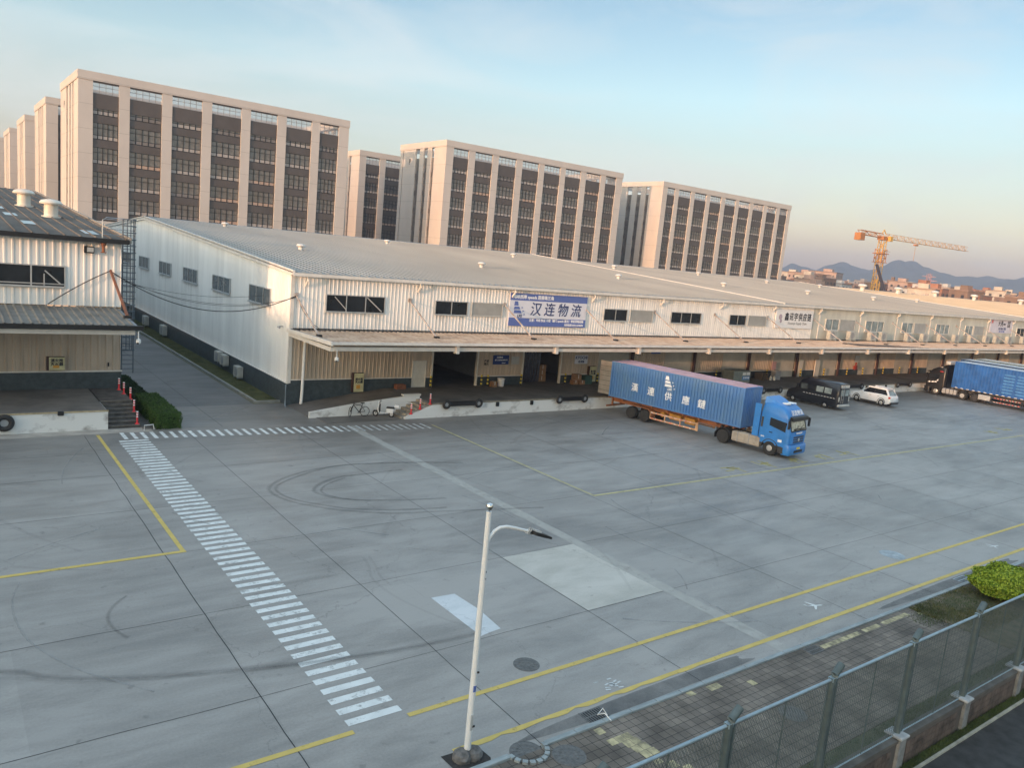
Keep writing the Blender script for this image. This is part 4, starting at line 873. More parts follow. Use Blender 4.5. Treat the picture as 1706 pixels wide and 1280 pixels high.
# green booth and clutter on the far dock
gb = thing('green_booth', 'low grey-green booth with blue lettering panel behind the container', 'booth', (68.5, 51.5, ZD))
part('cabin', M().bevbox(67.2, 70.0, 50.8, 52.2, ZD, 2.3, .03), mat('booth_green', (.24, .27, .25), .6, var=.15), gb)
part('blue_panel', M().box(68.7, 69.9, 50.77, 50.799, 1.35, 1.75), mat('booth_blue', (.05, .22, .5), .5), gb); part('notice', M().box(68.7, 69.25, 50.77, 50.799, 1.85, 2.15).box(69.35, 69.9, 50.77, 50.799, 1.85, 2.15), MT['white'], gb)
text_part('lettering', '叉车专用', .26, MT['wht_ink'], gb, (69.3, 50.765, 1.55), bold=.01)
def pallet_stack(x, y, n, label):
    m = M()
    for i in range(n):
        z = ZD+i*.15; m.box(x, x+1.1, y, y+1, z+.1, z+.13); [m.box(x+q, x+q+.1, y, y+1, z, z+.099) for q in (0, .5, 1.0)]
    solo('pallet_stack', m, mat('pallet_wood', (.16, .12, .08), .8), label, 'pallets')
pallet_stack(73.4, 51.7, 5, 'dark pallet stack left of the grey cabinet on the dock'); 
solo('white_jug', M().lathe((74.8, 51.6, ZD), [(.15, 0), (.17, .3), (.1, .42), (.05, .5), (.001, .5)], 12), MT['offwhite'], 'left white plastic jug on the dock clutter', 'jug', smooth=True)
solo('white_jug', M().lathe((75.3, 51.5, ZD), [(.15, 0), (.17, .3), (.1, .42), (.05, .5), (.001, .5)], 12), MT['offwhite'], 'right white plastic jug on the dock clutter', 'jug', smooth=True)
cb = thing('grey_cabinet', 'grey cabinet with pink notice beside the dock clutter', 'cabinet', (76.2, 52, ZD)); part('body', M().bevbox(75.6, 76.6, 51.6, 52.2, ZD, 2.1, .02), MT['steel_grey'], cb); part('notice', M().box(76.65, 77.4, 52.9, 52.95, 1.9, 2.9), mat('pink', (.5, .3, .3), .6), cb)
solo('white_door_leaf', M().bevbox(82.0, 82.8, 53.0, 53.12, ZD, 3.1, .02), MT['offwhite'], 'first narrow white door leaf on the dock wall behind the black van', 'door')
solo('white_door_leaf', M().bevbox(85.4, 86.3, 53.0, 53.12, ZD, 3.1, .02), MT['offwhite'], 'second narrow white door leaf on the dock wall behind the black van', 'door')
MT['redp2'] = mat('dull_red', (.30, .04, .03), .6)
rs = thing('fire_point', 'red fire point with pale board on the dock wall above the van rear', 'fire point', (94.3, 52.9, ZD)); part('red_stand', M().box(94.0, 94.45, 52.8, 53.1, 1.8, 2.3).box(94.15, 94.3, 52.85, 53.0, 2.3, 2.7), MT['redp2'], rs); part('board', M().box(94.2, 95.2, 53.12, 53.17, 2.7, 3.6), MT['louvre'], rs)
solo('blue_sign_plate', M().box(57.1, 58.4, YW-.1, YW-.055, 3.75, 4.2), MT['sign_blue'], 'small blue plate on the wall above the container roof', 'sign')
tr = M()
for i in range(17): tr.box(66.0+i*.9, 66.3+i*.9, 52.2, 52.3, 4.1, 4.35)
tr.box(65.8, 81.5, 52.2, 52.3, 4.36, 4.44).box(65.8, 81.5, 52.2, 52.3, 4.02, 4.09)
part('cable_tray', tr, MT['steel_grey'], c1)
# corner camera under the canopy and flank camera
def cctv(x, y, z, label):
    r = thing('cctv_camera', label, 'camera', (x, y, z)); part('arm', M().tube([(x, y+.02, z+.75), (x, y, z+.25)], .03, 8), MT['steel_white'], r); part('dome', M().lathe((x, y, z), [(.001, -.02), (.1, .02), (.14, .1), (.12, .26), (.05, .3), (.001, .3)], 14), MT['steel_white'], r, smooth=True)
    part('lens', M().sphere((x-.04, y-.07, z+.06), .07, 10), MT['black'], r)
cctv(20.75, 45.95, 4.35, 'white dome camera under the canopy corner of the main warehouse')
m = M().box(20.15, 20.4, 54.6, 54.7, 5.45, 5.52).tube([(20.2, 54.65, 5.5), (20.2, 54.65, 5.35), (20.2, 55.1, 5.4)], .04, 6); solo('flank_camera', m, MT['steel_grey'], 'small grey bracket camera on the flank near the corner', 'camera')
# ================================================================ LEFT WAREHOUSE
MT['skyl'] = mat('skylight', (.50, .60, .62), .3); MT['crm'] = mat('cream_metal', (.72, .68, .60), .4, var=.12)
LW = thing('warehouse', 'left warehouse with brown-grey roof, ribbed wall and caged ladder, cut by the frame edge', 'warehouse', (-10, 55.5, 0))
LX0, LX1, LY, LYR, LYB = -55., 10.0, 55.5, 112., 168.
def lroof(y): return 10.72+(14.3-10.72)*(min(y, LYR)-LY)/(LYR-LY) if y <= LYR else 14.3-(14.3-10.72)*(y-LYR)/(LYB-LYR)
part('upper_wall', M().ribs('x', LX0, LX1, 6.4, 10.5, LY, -1, .42, .035), MT['cladding'], LW)
part('lower_wall', M().ribs('x', LX0, LX1, 2.28, 6.3, LY, -1, .42, .04), MT['cladding_shaded'], LW)
part('side_wall', M().ribs('y', LY, LYB, 2.28, lambda y: lroof(y)-.1, LX1, 1, .42, .06), MT['cladding'], LW)
part('side_wall_backing', M().quad((LX0, LYB, 0), (LX1, LYB, 0), (LX1, LYB, 10.7), (LX0, LYB, 10.7)), MT['cladding'], LW)
pm = M().box(LX0, LX1+.05, LY-.08, LY+.05, 0, 2.2).box(LX1-.1, LX1+.08, LY+.051, LYB, 0, 2.2)
for i in range(9): pm.box(LX0, LX1+.05, LY-.092, LY-.081, 1.12+i*.12, 1.22+i*.12)
part('tiled_plinth', pm, MT['plinth'], LW); part('flashing', M().box(LX0, LX1+.1, LY-.13, LY, 2.201, 2.279), MT['trim'], LW)
rf_ = M()
for (ya, yb) in ((LY-.5, LYR), (LYR, LYB)):
    za, zb = lroof(ya) if ya > LY else 10.72-.5*.0634, lroof(yb)
    rf_.rings([[(LX0, ya, za-.05), (LX1+.35, ya, za-.05), (LX1+.35, ya, za), (LX0, ya, za)], [(LX0, yb, zb-.05), (LX1+.35, yb, zb-.05), (LX1+.35, yb, zb), (LX0, yb, zb)]])
x = LX1+.2
while x > LX0:
    rf_.rings([[(x-.05, LY-.5, 10.66), (x+.05, LY-.5, 10.66), (x+.03, LY-.5, 10.76), (x-.03, LY-.5, 10.76)], [(x-.05, LYR, 14.28), (x+.05, LYR, 14.28), (x+.03, LYR, 14.38), (x-.03, LYR, 14.38)]]); x -= .85
lr = part('roof', rf_, MT['roof_old'], LW)
part('eaves_gutter', M().box(LX0, LX1+.35, LY-.66, LY-.501, 10.42, 10.70).box(LX0, LX1+.35, LY-.50, LY-.07, 10.42, 10.52), MT['black'], LW)
part('verge_trim', M().rings([[(LX1+.35, LY-.5, 10.5), (LX1+.5, LY-.5, 10.5), (LX1+.5, LY-.5, 10.86), (LX1+.35, LY-.5, 10.86)], [(LX1+.35, LYR, 14.08), (LX1+.5, LYR, 14.08), (LX1+.5, LYR, 14.44), (LX1+.35, LYR, 14.44)]]), mat('verge', (.30, .28, .25), .6), LW)
for (x, y) in ((5.5, 62.5), (5.0, 69.0), (4.6, 75.5), (4.2, 84), (3.2, 93), (8.6, 58.5), (-2, 66)):
    z = lroof(y)
    part('roof_light', M().quad((x-.4, y-1.3, lroof(y-1.3)+.03), (x+.4, y-1.3, lroof(y-1.3)+.03), (x+.4, y+1.3, lroof(y+1.3)+.03), (x-.4, y+1.3, lroof(y+1.3)+.03)), MT['skyl'], lr)
def turbine(x, y, s):
    z = lroof(y)-.1; m = M()
    m.lathe((x, y, z), [(.62*s, 0), (.62*s, .18*s), (.45*s, .2*s), (.45*s, .55*s), (.46*s, .55*s), (.46*s, .6*s), (.45*s, .6*s), (.45*s, 1.0*s), (.72*s, 1.02*s), (.75*s, 1.12*s), (.62*s, 1.28*s), (.3*s, 1.36*s), (.001, 1.38*s)], 24)
    part('roof_ventilator', m, MT['crm'], lr, smooth=True)
turbine(7.67, 69.7, 1.05); turbine(6.8, 80, 1.12); turbine(4.6, 88, 1.05); turbine(3.9, 101, 1.05)
lwin = M()
for a, b in ((LX0+1, 6.8),):
    w = .07; lwin.box(a, b, LY-.12, LY-.04, 7.56-w, 7.56).box(a, b, LY-.12, LY-.04, 8.75, 8.75+w).box(b, b+w, LY-.12, LY-.04, 7.56-w, 8.75+w)
    x = 5.05
    while x > a: lwin.box(x-.04, x+.04, LY-.12, LY-.05, 7.56, 8.75); x -= 1.75
    lwin.bar((5.75, LY-.25, 8.5), (6.6, LY-.2, 7.7), .07).bar((5.72, LY-.16, 7.6), (5.72, LY-.16, 8.3), .06).box(a, b, LY-.22, LY-.121, 7.46, 7.52)
    lwin.box(a, b, LY-.115, LY-.06, 7.66, 7.72)
wob_ = part('window', lwin, MT['alu'], LW); part('pane', M().quad((LX0+1, LY-.07, 7.56), (6.8, LY-.07, 7.56), (6.8, LY-.07, 8.75), (LX0+1, LY-.07, 8.75)), MT['glass'], wob_)
# canopy
cm = M(); n = int((11.8+55)/.42); YFc, ZFc, ZBc = 49.5, 5.92, 6.34
for i in range(n):
    a = LX0+i*.42; b = a+.42; c, d1, e1, h = a+.26, a+.31, a+.38, .07
    for (q, r_, hq, hr) in ((a, c, 0, 0), (c, d1, 0, h), (d1, e1, h, h), (e1, b, h, 0)):
        if b < 10.06: cm.quad((q, YFc, ZFc+hq), (r_, YFc, ZFc+hr), (r_, LY-.07, ZBc+hr), (q, LY-.07, ZBc+hq))
cn = part('canopy', cm, MT['canopy_old'], LW, recalc=False)
part('canopy_gutter', M().box(LX0, 10.12, YFc-.2, YFc-.002, ZFc-.22, ZFc+.03), MT['black'], cn); part('canopy_beam', M().box(LX0, 9.75, YFc+.25, YFc+.45, ZFc-.55, ZFc-.3), MT['trim'], cn)
part('canopy_soffit', M().quad((LX0, YFc, ZFc-.1), (9.95, YFc, ZFc-.1), (9.95, LY-.1, ZBc-.1), (LX0, LY-.1, ZBc-.1)), MT['steel_grey'], cn)
cctv(9.85, 49.35, 4.9, 'white dome camera hanging from the left canopy corner')
# dock and side steps
part('loading_dock', M().box(LX0, 8.12, 48.76, LY-.1, -.04, ZD+.08), MT['dock_top'], LW); part('dock_face', M().box(LX0, 8.18, 48.7, 48.759, -.04, ZD+.02), MT['dock_white'], LW)
part('dock_face', M().box(8.121, 8.18, 48.76, 51.5, -.04, ZD+.02), MT['dock_white'], LW)
part('dock_edge', M().box(LX0, 8.2, 48.67, 48.77, ZD+.021, ZD+.09), mat('dock_edge2', (.45, .36, .22), .7, var=.3, vs=3), LW)
ls = M()
for i in range(7): ls.box(8.2, 9.95, 48.9+i*.42, LY-.1, -.04+(.16*i if i else 0), .16*(i+1)-.003)
part('side_steps', ls, mat('dark_steps', (.10, .09, .08), .8, 0, .3, 2, col2=(.05, .045, .04)), LW)
ns_ = M()
for i in range(7): ns_.box(8.21, 9.94, 48.885+i*.42, 48.93+i*.42, .16*(i+1)-.03, .16*(i+1)+.004)
part('step_nosings', ns_, mat('step_nosing', (.20, .18, .155), .8, 0, .4, 5), LW)
part('kerb_apron', M().box(LX0, 10.4, 47.75, 48.69, -.04, .012), mat('apron', (.40, .37, .33), .8, var=.2), LW)
part('kerb_apron', M().box(9.96, 10.6, 48.3, 56, -.04, .03), MT['dock_top'], LW)
# post & sloping strut, ladder cage, floodlight, bracket
m = M().bar((9.35, LY-.15, 8.72), (9.7, 51.8, 6.25), .13, .13); part('rusty_strut', m, MT['rust'], LW); part('strut_foot', M().box(9.5, 9.9, 51.6, 52.0, 6.12, 6.27), MT['black'], cn)
part('gutter_outlet', M().lathe((8.9, LY-.4, 9.85), [(.08, 0), (.09, .3), (.2, .62)], 10).box(8.75, 9.05, LY-.5, LY-.3, 9.8, 9.85), MT['rust'], LW)
fl = thing('floodlight', 'black square floodlight high on the left warehouse wall', 'floodlight', (8.1, LY-.3, 9.7)); part('housing', M().bevbox(7.85, 8.4, LY-.35, LY-.12, 9.72, 10.15, .03), MT['black'], fl); part('lamp_lens', M().box(8.0, 8.36, LY-.36, LY-.351, 9.8, 10.08), MT['louvre'], fl); part('bracket', M().box(8.05, 8.2, LY-.119, LY-.05, 9.85, 9.95), MT['black'], fl)
ld = thing('caged_ladder', 'tall grey caged ladder on the end of the left warehouse', 'ladder', (10.4, LY+.4, 2.2))
m = M(); Y0 = LY+.45
for x in (10.15, 10.85):
    m.tube([(x, Y0, 2.0), (x, Y0, 12.0)], .04, 6)
for x in (10.35, 10.55, 10.7): m.tube([(x, Y0-.35, 3.6), (x, Y0-.35, 12.0)], .03, 5)
z = 2.3
while z < 12: m.tube([(10.15, Y0, z), (10.85, Y0, z)], .018, 5); z += .3
MT['ladder'] = mat('ladder_grey', (.10, .13, .16), .5, .2, .1); part('ladder_rails', m, MT['ladder'], ld)
m = M(); z = 3.6
while z < 12.1: m.tube([(10.12, Y0, z), (10.15, Y0-.3, z), (10.5, Y0-.42, z), (10.86, Y0-.3, z), (10.9, Y0, z)], .032, 5); z += .42
part('safety_cage', m, MT['ladder'], ld)
m = M().tube([(8.9, LY-.1, 10.7), (8.9, LY-.1, 11.85), (9.1, LY-.1, 12.0), (10.15, LY+.2, 12.0)], .03, 6).tube([(8.95, LY+.4, 10.7), (8.95, LY+.4, 11.8), (9.1, LY+.4, 11.9), (10.15, LY+.45, 11.9)], .025, 6).tube([(8.9, LY-.1, 11.3), (10.15, LY+.3, 11.3)], .02, 5).tube([(8.9, LY-.1, 10.95), (10.15, LY+.3, 10.95)], .02, 5)
part('handrail', m, MT['galv'], ld)
# left wall small fittings
solo('door_handle_box', M().box(9.25, 9.33, LY-.12, LY-.07, 2.55, 2.8), MT['black'], 'tiny black fitting low on the left warehouse wall near its corner', 'fitting')
# overhead cables
def cable(pts, r, label):
    m = M(); m.tube(pts, r, 5); return solo('overhead_cable', m, MT['black'], label, 'cable', group='overhead cables')
def sag(a, b, s, n=22): return [(a[0]+(b[0]-a[0])*t/n, a[1]+(b[1]-a[1])*t/n, a[2]+(b[2]-a[2])*t/n-s*4*(t/n)*(1-t/n)) for t in range(n+1)]
cable(sag((9.4, LY-.2, 8.65), (20.75, YW-.15, 7.85), 1.75), .03, 'thick black cable sagging across the alley, lowest')
cable(sag((9.4, LY-.1, 8.55), (20.75, YW-.15, 7.75), 1.25), .014, 'thin black cable across the alley, second from below')
cable(sag((9.9, LY, 8.2), (20.5, 57, 7.0), .75), .012, 'thin cable across the alley, third from below')
cable(sag((9.9, LY, 8.1), (20.5, 59, 7.3), .5), .012, 'thin cable across the alley, topmost')
cable(sag((9.35, LY-.2, 8.7), (5.9, LY-.2, 6.45), -.12), .03, 'black cable running down the left warehouse wall from the rusty strut')
cable([(20.75, YW-.12, 7.85), (21.1, YW-.4, 6.9), (21.5, 52.2, 6.1), (22.0, 51.3, 5.62)], .02, 'short loose cable dropping onto the main canopy')
# delineator posts
def lane_post(x, y, z, label, h=.75):
    r = thing('lane_post', label, 'post', (x, y, z), group='red lane posts with white bands')
    part('base', M().lathe((x, y, z), [(.13, 0), (.13, .03), (.06, .07)], 14), MT['redp'], r); part('tube', M().cyl((x, y), .055, z+.05, z+h, 'z', 12), MT['redp'], r, smooth=True)
    b = M()
    for q in (.42, .56, .70): b.cyl((x, y), .058, z+h*q/.75, z+h*(q+.07)/.75, 'z', 12)
    part('white_bands', b, MT['white'], r)
MT['redp'] = mat('post_red', (.75, .05, .06), .45, var=.1)
for (x, y, z, q) in ((9.8, 49.1, .15, 'lowest of the five down the dark side steps'), (9.85, 50.3, .6, 'second lowest of the five down the dark side steps'), (9.95, 51.9, 1.05, 'middle of the five down the dark side steps'), (9.85, 53.4, 1.1, 'second highest of the five down the dark side steps'), (9.8, 54.7, 1.12, 'highest of the five, by the left warehouse corner')):
    lane_post(x, y, z, 'red lane post with white bands, '+q)
for (x, y, z, q) in ((27.25, YF+.1, .32, 'lowest of the three on the pale dock steps'), (27.95, YF+.1, .65, 'middle of the three on the pale dock steps'), (28.75, YF+.1, .98, 'highest of the three on the pale dock steps')):
    lane_post(x, y, z, 'red lane post with white bands, '+q)
m = M().tube([(9.95, 47.95, .02), (9.95, 47.95, .32), (10.45, 48.0, .34), (10.5, 48.0, .05)], .025, 6); solo('pipe_hoop', m, MT['steel_white'], 'thin white pipe hoop at the foot of the clipped hedge', 'pipe')
# ================================================================ OFFICE / FACTORY SLABS BEHIND
ZT, ZBm, ZGt, ZGb = 36.7, 35.25, 35.2, 33.3
SILL = [29.7-4.2*q for q in range(6)]
def win_proto(w):
    # one bay-wide window band 2.6 m high with mullions; origin at lower left, looks to -Y
    f = M(); H = 2.75; n = 5
    for i in range(n+1):
        x = w*i/n; x = min(max(x, .04), w-.04); f.box(x-.05, x+.05, -.08, .04, 0, H)
    f.box(0, w, -.07, .03, -.05, .05).box(0, w, -.07, .03, .60, .70).box(0, w, -.07, .03, 1.85, 1.93).box(0, w, -.07, .03, H-.05, H+.05)
    me = f.mesh('window')
    me.materials.append(MT['black'])
    g = M().quad((0, 0, .68), (w, 0, .68), (w, 0, H), (0, 0, H)); mg = g.mesh('pane', recalc=False); mg.materials.append(MT['tower_glass'])
    sp = M()
    for i in range(n): sp.quad((w*i/n+.08, -.03, .05), (w*(i+1)/n-.08, -.03, .05), (w*(i+1)/n-.08, -.03, .60), (w*i/n+.08, -.03, .60))
    ms = sp.mesh('sill_panels', recalc=False); ms.materials.append(MT['tower_sill'])
    return me, mg, ms
def slab(x0, x1, y0, opens, label, wins=True, depth=22., endslots=True, mark=False, n_win=6):
    root = thing('tower_block', label, 'building', ((x0+x1)/2, y0, 0), group='matching pinkish slab blocks behind the warehouse')
    y1 = y0+depth; rec = .5
    pr = M(); edges = [x0]+[e_ for o in opens for e_ in o]+[x1]
    for i in range(0, len(edges), 2): pr.box(edges[i], edges[i+1], y0, y0+rec, 11.3, ZBm)
    part('piers', pr, MT['tower_clad'], root)
    # roof crown ring: front, sides, back beams
    cr_ = M().box(x0-.12, x1+.12, y0-.12, y0+1.2, ZBm+.001, ZT).box(x0-.12, x0+1.2, y0+1.2, y1, ZBm+.001, ZT).box(x1-1.2, x1+.12, y0+1.2, y1, ZBm+.001, ZT).box(x0-.12, x1+.12, y1, y1+.12, ZBm+.001, ZT)
    part('crown_beam', cr_, MT['tower_clad'], root)
    # floors body (set back) as slab with dark spandrels
    part('spandrels', M().box(x0+.3, x1-.3, y0+rec+.02, y1-.3, 5, ZGb-.25), MT['tower_dark'], root)
    part('rear_piers', M().box(x0, x0+2, y1-1.5, y1, 11.3, ZBm).box(x1-2, x1, y1-1.5, y1, 11.3, ZBm), MT['tower_clad'], root)
    gr = M()
    for (a, b) in opens:
        n = 4 if b-a < 4.6 else 5
        gr.box(a, b, y0+.2, y0+.3, 34.35, 34.43).box(a, b, y0+.2, y0+.3, ZGb-.1, ZGb+.02)
        for i in range(1, n): x = a+(b-a)*i/n; gr.box(x-.045, x+.045, y0+.2, y0+.3, ZGb, 35.0)
    cg_ = part('crown_grille', gr, MT['steel_grey'], root)
    gl_ = M()
    for (a, b) in opens: gl_.quad((a, y0+.26, ZGb), (b, y0+.26, ZGb), (b, y0+.26, 34.98), (a, y0+.26, 34.98))
    part('crown_glass', gl_, MT['crown_glass'], cg_)
    for (a, b) in opens:
        pp = M(); pp.box(a, b, y0+.12, y0+.4, 34.98, ZBm); pp.box(a, b, y0+.16, y0+rec+.02, ZGb-2.6, ZGb-.1)
        for s_ in SILL: pp.box(a, b, y0+.24, y0+rec+.02, s_-1.42, s_-.1)
        pp.box(a, b, y0+rec+.0, y0+rec+.018, 5, ZGb-.1); part('parapets', pp, MT['tower_dark'], root)
    # end faces
    for (xe, sg_) in ((x0, -1), (x1, 1)):
        m = M(); xi = xe+.32*(-sg_)
        slots = [(y0+5.4, y0+6.6), (y0+8.6, y0+10.2), (y0+12.3, y0+14.2), (y0+20.3, y0+20.6)]
        yy = y0+rec
        for (a, b) in slots: m.box(min(xe, xi), max(xe, xi), yy, a, 11.3, ZBm); yy = b
        m.box(min(xe, xi), max(xe, xi), yy, y1-1.501, 11.3, ZBm)
        part('end_wall', m, MT['tower_clad'], root)
        if sg_ < 0:
            for (a, b) in slots[:3]:
                w_ = M()
                for s_ in SILL: w_.box(xe+.2, xe+.31, a, b, s_-1.2, s_-.1).box(xe+.2, xe+.25, (a+b)/2-.05, (a+b)/2+.05, s_-.1, s_+2.8)
                f_ = part('end_window', w_, MT['tower_dark'], root)
                part('pane', M().quad((xe+.27, a, 5), (xe+.27, b, 5), (xe+.27, b, ZGb-.3), (xe+.27, a, ZGb-.3)), MT['tower_glass'], f_)
    part('base_beam', M().box(x0, x1, y0-.02, y0+1.4, 10.5, 11.299), MT['tower_clad'], root)
    part('base_storey', M().box(x0+3, x1-2, y0+3, y1-1, 0, 10.9), MT['tower_dark'], root)
    if mark:
        text_part('emblem', 'P', 1.9, MT['black'], root, (x0-.02, y0+16.9, 32.3), rot=(R(90), 0, R(-90)), bold=.03)
    if wins:
        cache = {}
        for (a, b) in opens:
            w = round(b-a, 1)
            if w not in cache: cache[w] = win_proto(w)
            me, mg, ms = cache[w]; L = WORLDROOT[root.name]
            for s_ in SILL[:n_win]:
                o = link(bpy.data.objects.new('window', me)); o.parent = root; o.location = (a-L[0], y0+rec-.1-L[1], s_-L[2])
                c = link(bpy.data.objects.new('pane', mg)); c.parent = o
                c = link(bpy.data.objects.new('sill_panels', ms)); c.parent = o
                rr_ = tr0.random(); c.material_slots[0].link = 'OBJECT'; c.material_slots[0].material = MT['tower_sill'] if rr_ < .6 else MT['sill_sunset_tint'] if rr_ < .8 else MT['sill_dim']
    return root
tr0 = random.Random(4); MT['sill_sunset_tint'] = mat('sill_sunset_tint', (.50, .36, .28), .4); MT['sill_dim'] = mat('sill_dim', (.22, .20, .19), .3)  # some sill panels carry a sunset reflection as a warm base colour
cm_ = bpy.data.materials.new('crown_glass'); cm_.use_nodes = True; n_ = cm_.node_tree.nodes; n_.clear(); l_ = cm_.node_tree.links
o1 = n_.new('ShaderNodeOutputMaterial'); mx_ = n_.new('ShaderNodeMixShader'); tl_ = n_.new('ShaderNodeBsdfTranslucent'); tp_ = n_.new('ShaderNodeBsdfTransparent'); tl_.inputs[0].default_value = (.95, .95, .95, 1); mx_.inputs[0].default_value = .45
l_.new(tl_.outputs[0], mx_.inputs[2]); l_.new(tp_.outputs[0], mx_.inputs[1]); l_.new(mx_.outputs[0], o1.inputs[0]); MT['crown_glass'] = cm_
T1o = [(24.0, 28.15), (29.9, 35.3), (37.06, 42.37), (44.15, 49.7), (51.47, 56.8), (58.65, 63.96), (65.7, 69.86)]
T2o = [(98.2, 102.37), (104.2, 109.2), (111.0, 116.25), (118.15, 123.3), (125.1, 130.3), (132.04, 137.25), (139.1, 144.2), (146.05, 149.93)]
T3o = [(170.2, 173.4), (175.03, 180.26), (181.92, 187.13), (188.9, 194.0), (195.9, 200.94), (202.6, 207.9), (209.6, 215.0), (216.8, 221.75), (223.6, 227.7)]
slab(21.7, 72.1, 160, T1o, 'largest pinkish slab block with seven window bays, nearest behind the left roofs', mark=True)
slab(96.2, 152.2, 160, T2o, 'middle slab block with eight window bays and orange-lit end wall', mark=True)
slab(168.3, 229.4, 160, T3o, 'right slab block with nine window bays, nearest the crane')
slab(96.2, 152.2, 205.5, T2o, 'grey shaded block showing in the gap between the largest and the middle slab block')
for (y, q) in ((205.5, 'second block end wall left of the largest slab block, just behind it'), (251, 'third block end wall in the row receding at the left edge'), (298, 'fourth block end wall in the row receding at the left edge'), (345, 'farthest block end wall at the extreme left edge')):
    slab(21.7, 72.1, y, T1o, q, wins=False)
slab(168.3, 229.4, 205.5, T3o, 'block almost hidden behind the right slab block', wins=False)

# ================================================================ TOWER CRANE
cx, cy = 350., 193.6
CR = thing('tower_crane', 'orange-yellow tower crane with long lattice jib above the far roofs', 'crane', (cx, cy, 0))
MT['crane_y'] = mat('crane_yellow', (.66, .40, .08), .5, var=.1); MT['crane_j'] = mat('crane_pale', (.55, .36, .20), .5, var=.1); MT['crane_r'] = mat('crane_red', (.48, .20, .06), .6)
def lattice(m, a, b, w, seg, t, up=None, tri=False):
    a = Vector(a); b = Vector(b); d = (b-a); L = d.length; d.normalize(); upv = Vector((0, 0, 1)) if abs(d.z) < .9 else Vector((0, 1, 0))
    u = d.cross(upv).normalized()*w/2; v = u.cross(d).normalized()*w/2
    co = [u+v, -u+v, -u-v, u-v] if not tri else [v*1.1, -u-v, u-v]
    for c_ in co: m.bar(a+c_, b+c_, t)
    n = max(1, int(L/seg))
    for i in range(n):
        p = a+d*L*i/n; q = a+d*L*(i+1)/n
        for k_ in range(len(co)):
            c1_, c2x = co[k_], co[(k_+1) % len(co)]
            m.bar(p+c1_, q+c2x, t*.7) if (i+k_) % 2 else m.bar(p+c2x, q+c1_, t*.7)
            m.bar(p+c1_, p+c2x, t*.7)
m = M(); lattice(m, (cx, cy, 0), (cx, cy, 34.5), 2.5, 2.6, .26); part('mast', m, MT['crane_y'], CR)
m = M(); lattice(m, (cx, cy, 24.5), (cx, cy, 30.5), 3.6, 2.0, .22); m.box(cx-2.6, cx+2.6, cy-2.6, cy+2.6, 28.3, 28.6).box(cx-2.4, cx+2.4, cy-2.4, cy+2.4, 24.4, 24.6).box(cx-2.8, cx+2.8, cy-2.8, cy-2.7, 29.5, 29.65); part('climbing_frame', m, MT['crane_r'], CR)
J = Vector((.9905, -.1371, 0))
def jp(t, z): return (cx+J.x*t, cy+J.y*t, z)
m = M(); lattice(m, jp(1.5, 36.4), jp(64, 35.9), 2.1, 2.6, .16, tri=True); part('jib', m, MT['crane_j'], CR)
m = M(); lattice(m, jp(-1.5, 36.4), jp(-17, 36.7), 1.8, 2.6, .22); m.box(*[v for v in (cx-2.2, cx+2.2, cy-1.6, cy+1.6, 34.5, 36.2)]); part('counter_jib', m, MT['crane_r'], CR)
m = M(); p = jp(-16, 35); m.box(p[0]-1.8, p[0]+1.8, p[1]-1.5, p[1]+1.5, 33.2, 36.4); part('counterweight', m, MT['crane_r'], CR)
m = M(); m.box(cx+1.2, cx+3.2, cy-3.0, cy-1.4, 34.2, 36.4); part('operator_cab', m, MT['crane_y'], CR)
m = M().bar(jp(-1.2, 37.5), jp(0, 39.2), .3).bar(jp(1.2, 37.5), jp(0, 39.2), .3); part('tower_head', m, MT['crane_y'], CR)
m = M(); p = jp(24, 34.8); m.box(p[0]-1, p[0]+1, p[1]-.7, p[1]+.7, 34.0, 34.7).bar((p[0], p[1], 34), (p[0], p[1], 27), .1); part('trolley_hook', m, MT['crane_r'], CR)
m = M(); lattice(m, (345.3, 191.9, 23.2), (337.6, 180.6, 8), .7, 2.0, .28); solo('slanting_boom', m, mat('dark_boom', (.06, .05, .06), .6), 'dark slanting boom leaning beside the crane mast', 'boom')

# ================================================================ HILLS
hz = [(60, .8), (48, .7), (40, .8), (36.5, .85), (34.85, 1.02), (34.38, 1.31), (33.33, 1.28), (32.74, 1.17), (32.22, 1.46), (31.31, 1.7), (30.74, 1.63), (29.98, 1.43), (29.44, 1.51), (28.44, 2.03), (27.65, 2.18), (26.7, 2.14), (25.63, 1.89), (24.55, 1.5), (23.71, 1.42), (22.92, 1.57), (21.97, 1.69), (20.85, 1.72), (19.5, 1.8), (18, 1.9), (15, 1.6), (10, 1.2), (0, 1.0), (-8, .6)]
az = np.array([h[0] for h in hz][::-1]); el = np.array([h[1] for h in hz][::-1])
NA, ND = 420, 26; angs = np.linspace(-8, 60, NA); D0, D1 = 3100., 5200.
m = M(); ns = np.zeros(NA)
for f_, a_ in ((.35, .03), (.9, .02)): ns += a_*np.sin(angs*f_*2.3+f_*7)
crest = 12+3900*np.tan(np.radians(np.interp(angs, az, el)+ns*.6))
for jn_ in range(ND):
    d = D0+(D1-D0)*jn_/(ND-1); prof = max(0, 1-abs(d-3900)/ (820 if d < 3900 else 1350))**.8
    for i_, a_ in enumerate(angs):
        rz = 1-.07*(1+math.sin(a_*1.7+jn_*.9))-.03*(1+math.sin(a_*4.3-jn_*1.7))
        zz = crest[i_]*prof*(rz if prof < .98 else 1)
        m.v.append((d*math.cos(R(a_)), d*math.sin(R(a_)), max(-5, zz if prof < .98 else crest[i_])))
for jn_ in range(ND-1):
    for i_ in range(NA-1): a_ = jn_*NA+i_; m.f.append((a_, a_+1, a_+NA+1, a_+NA))
hills = struct('hills', m, mat('hill_green', (.05, .065, .045), .95, 0, .4, .004, col2=(.03, .045, .03), world=True), recalc=True)

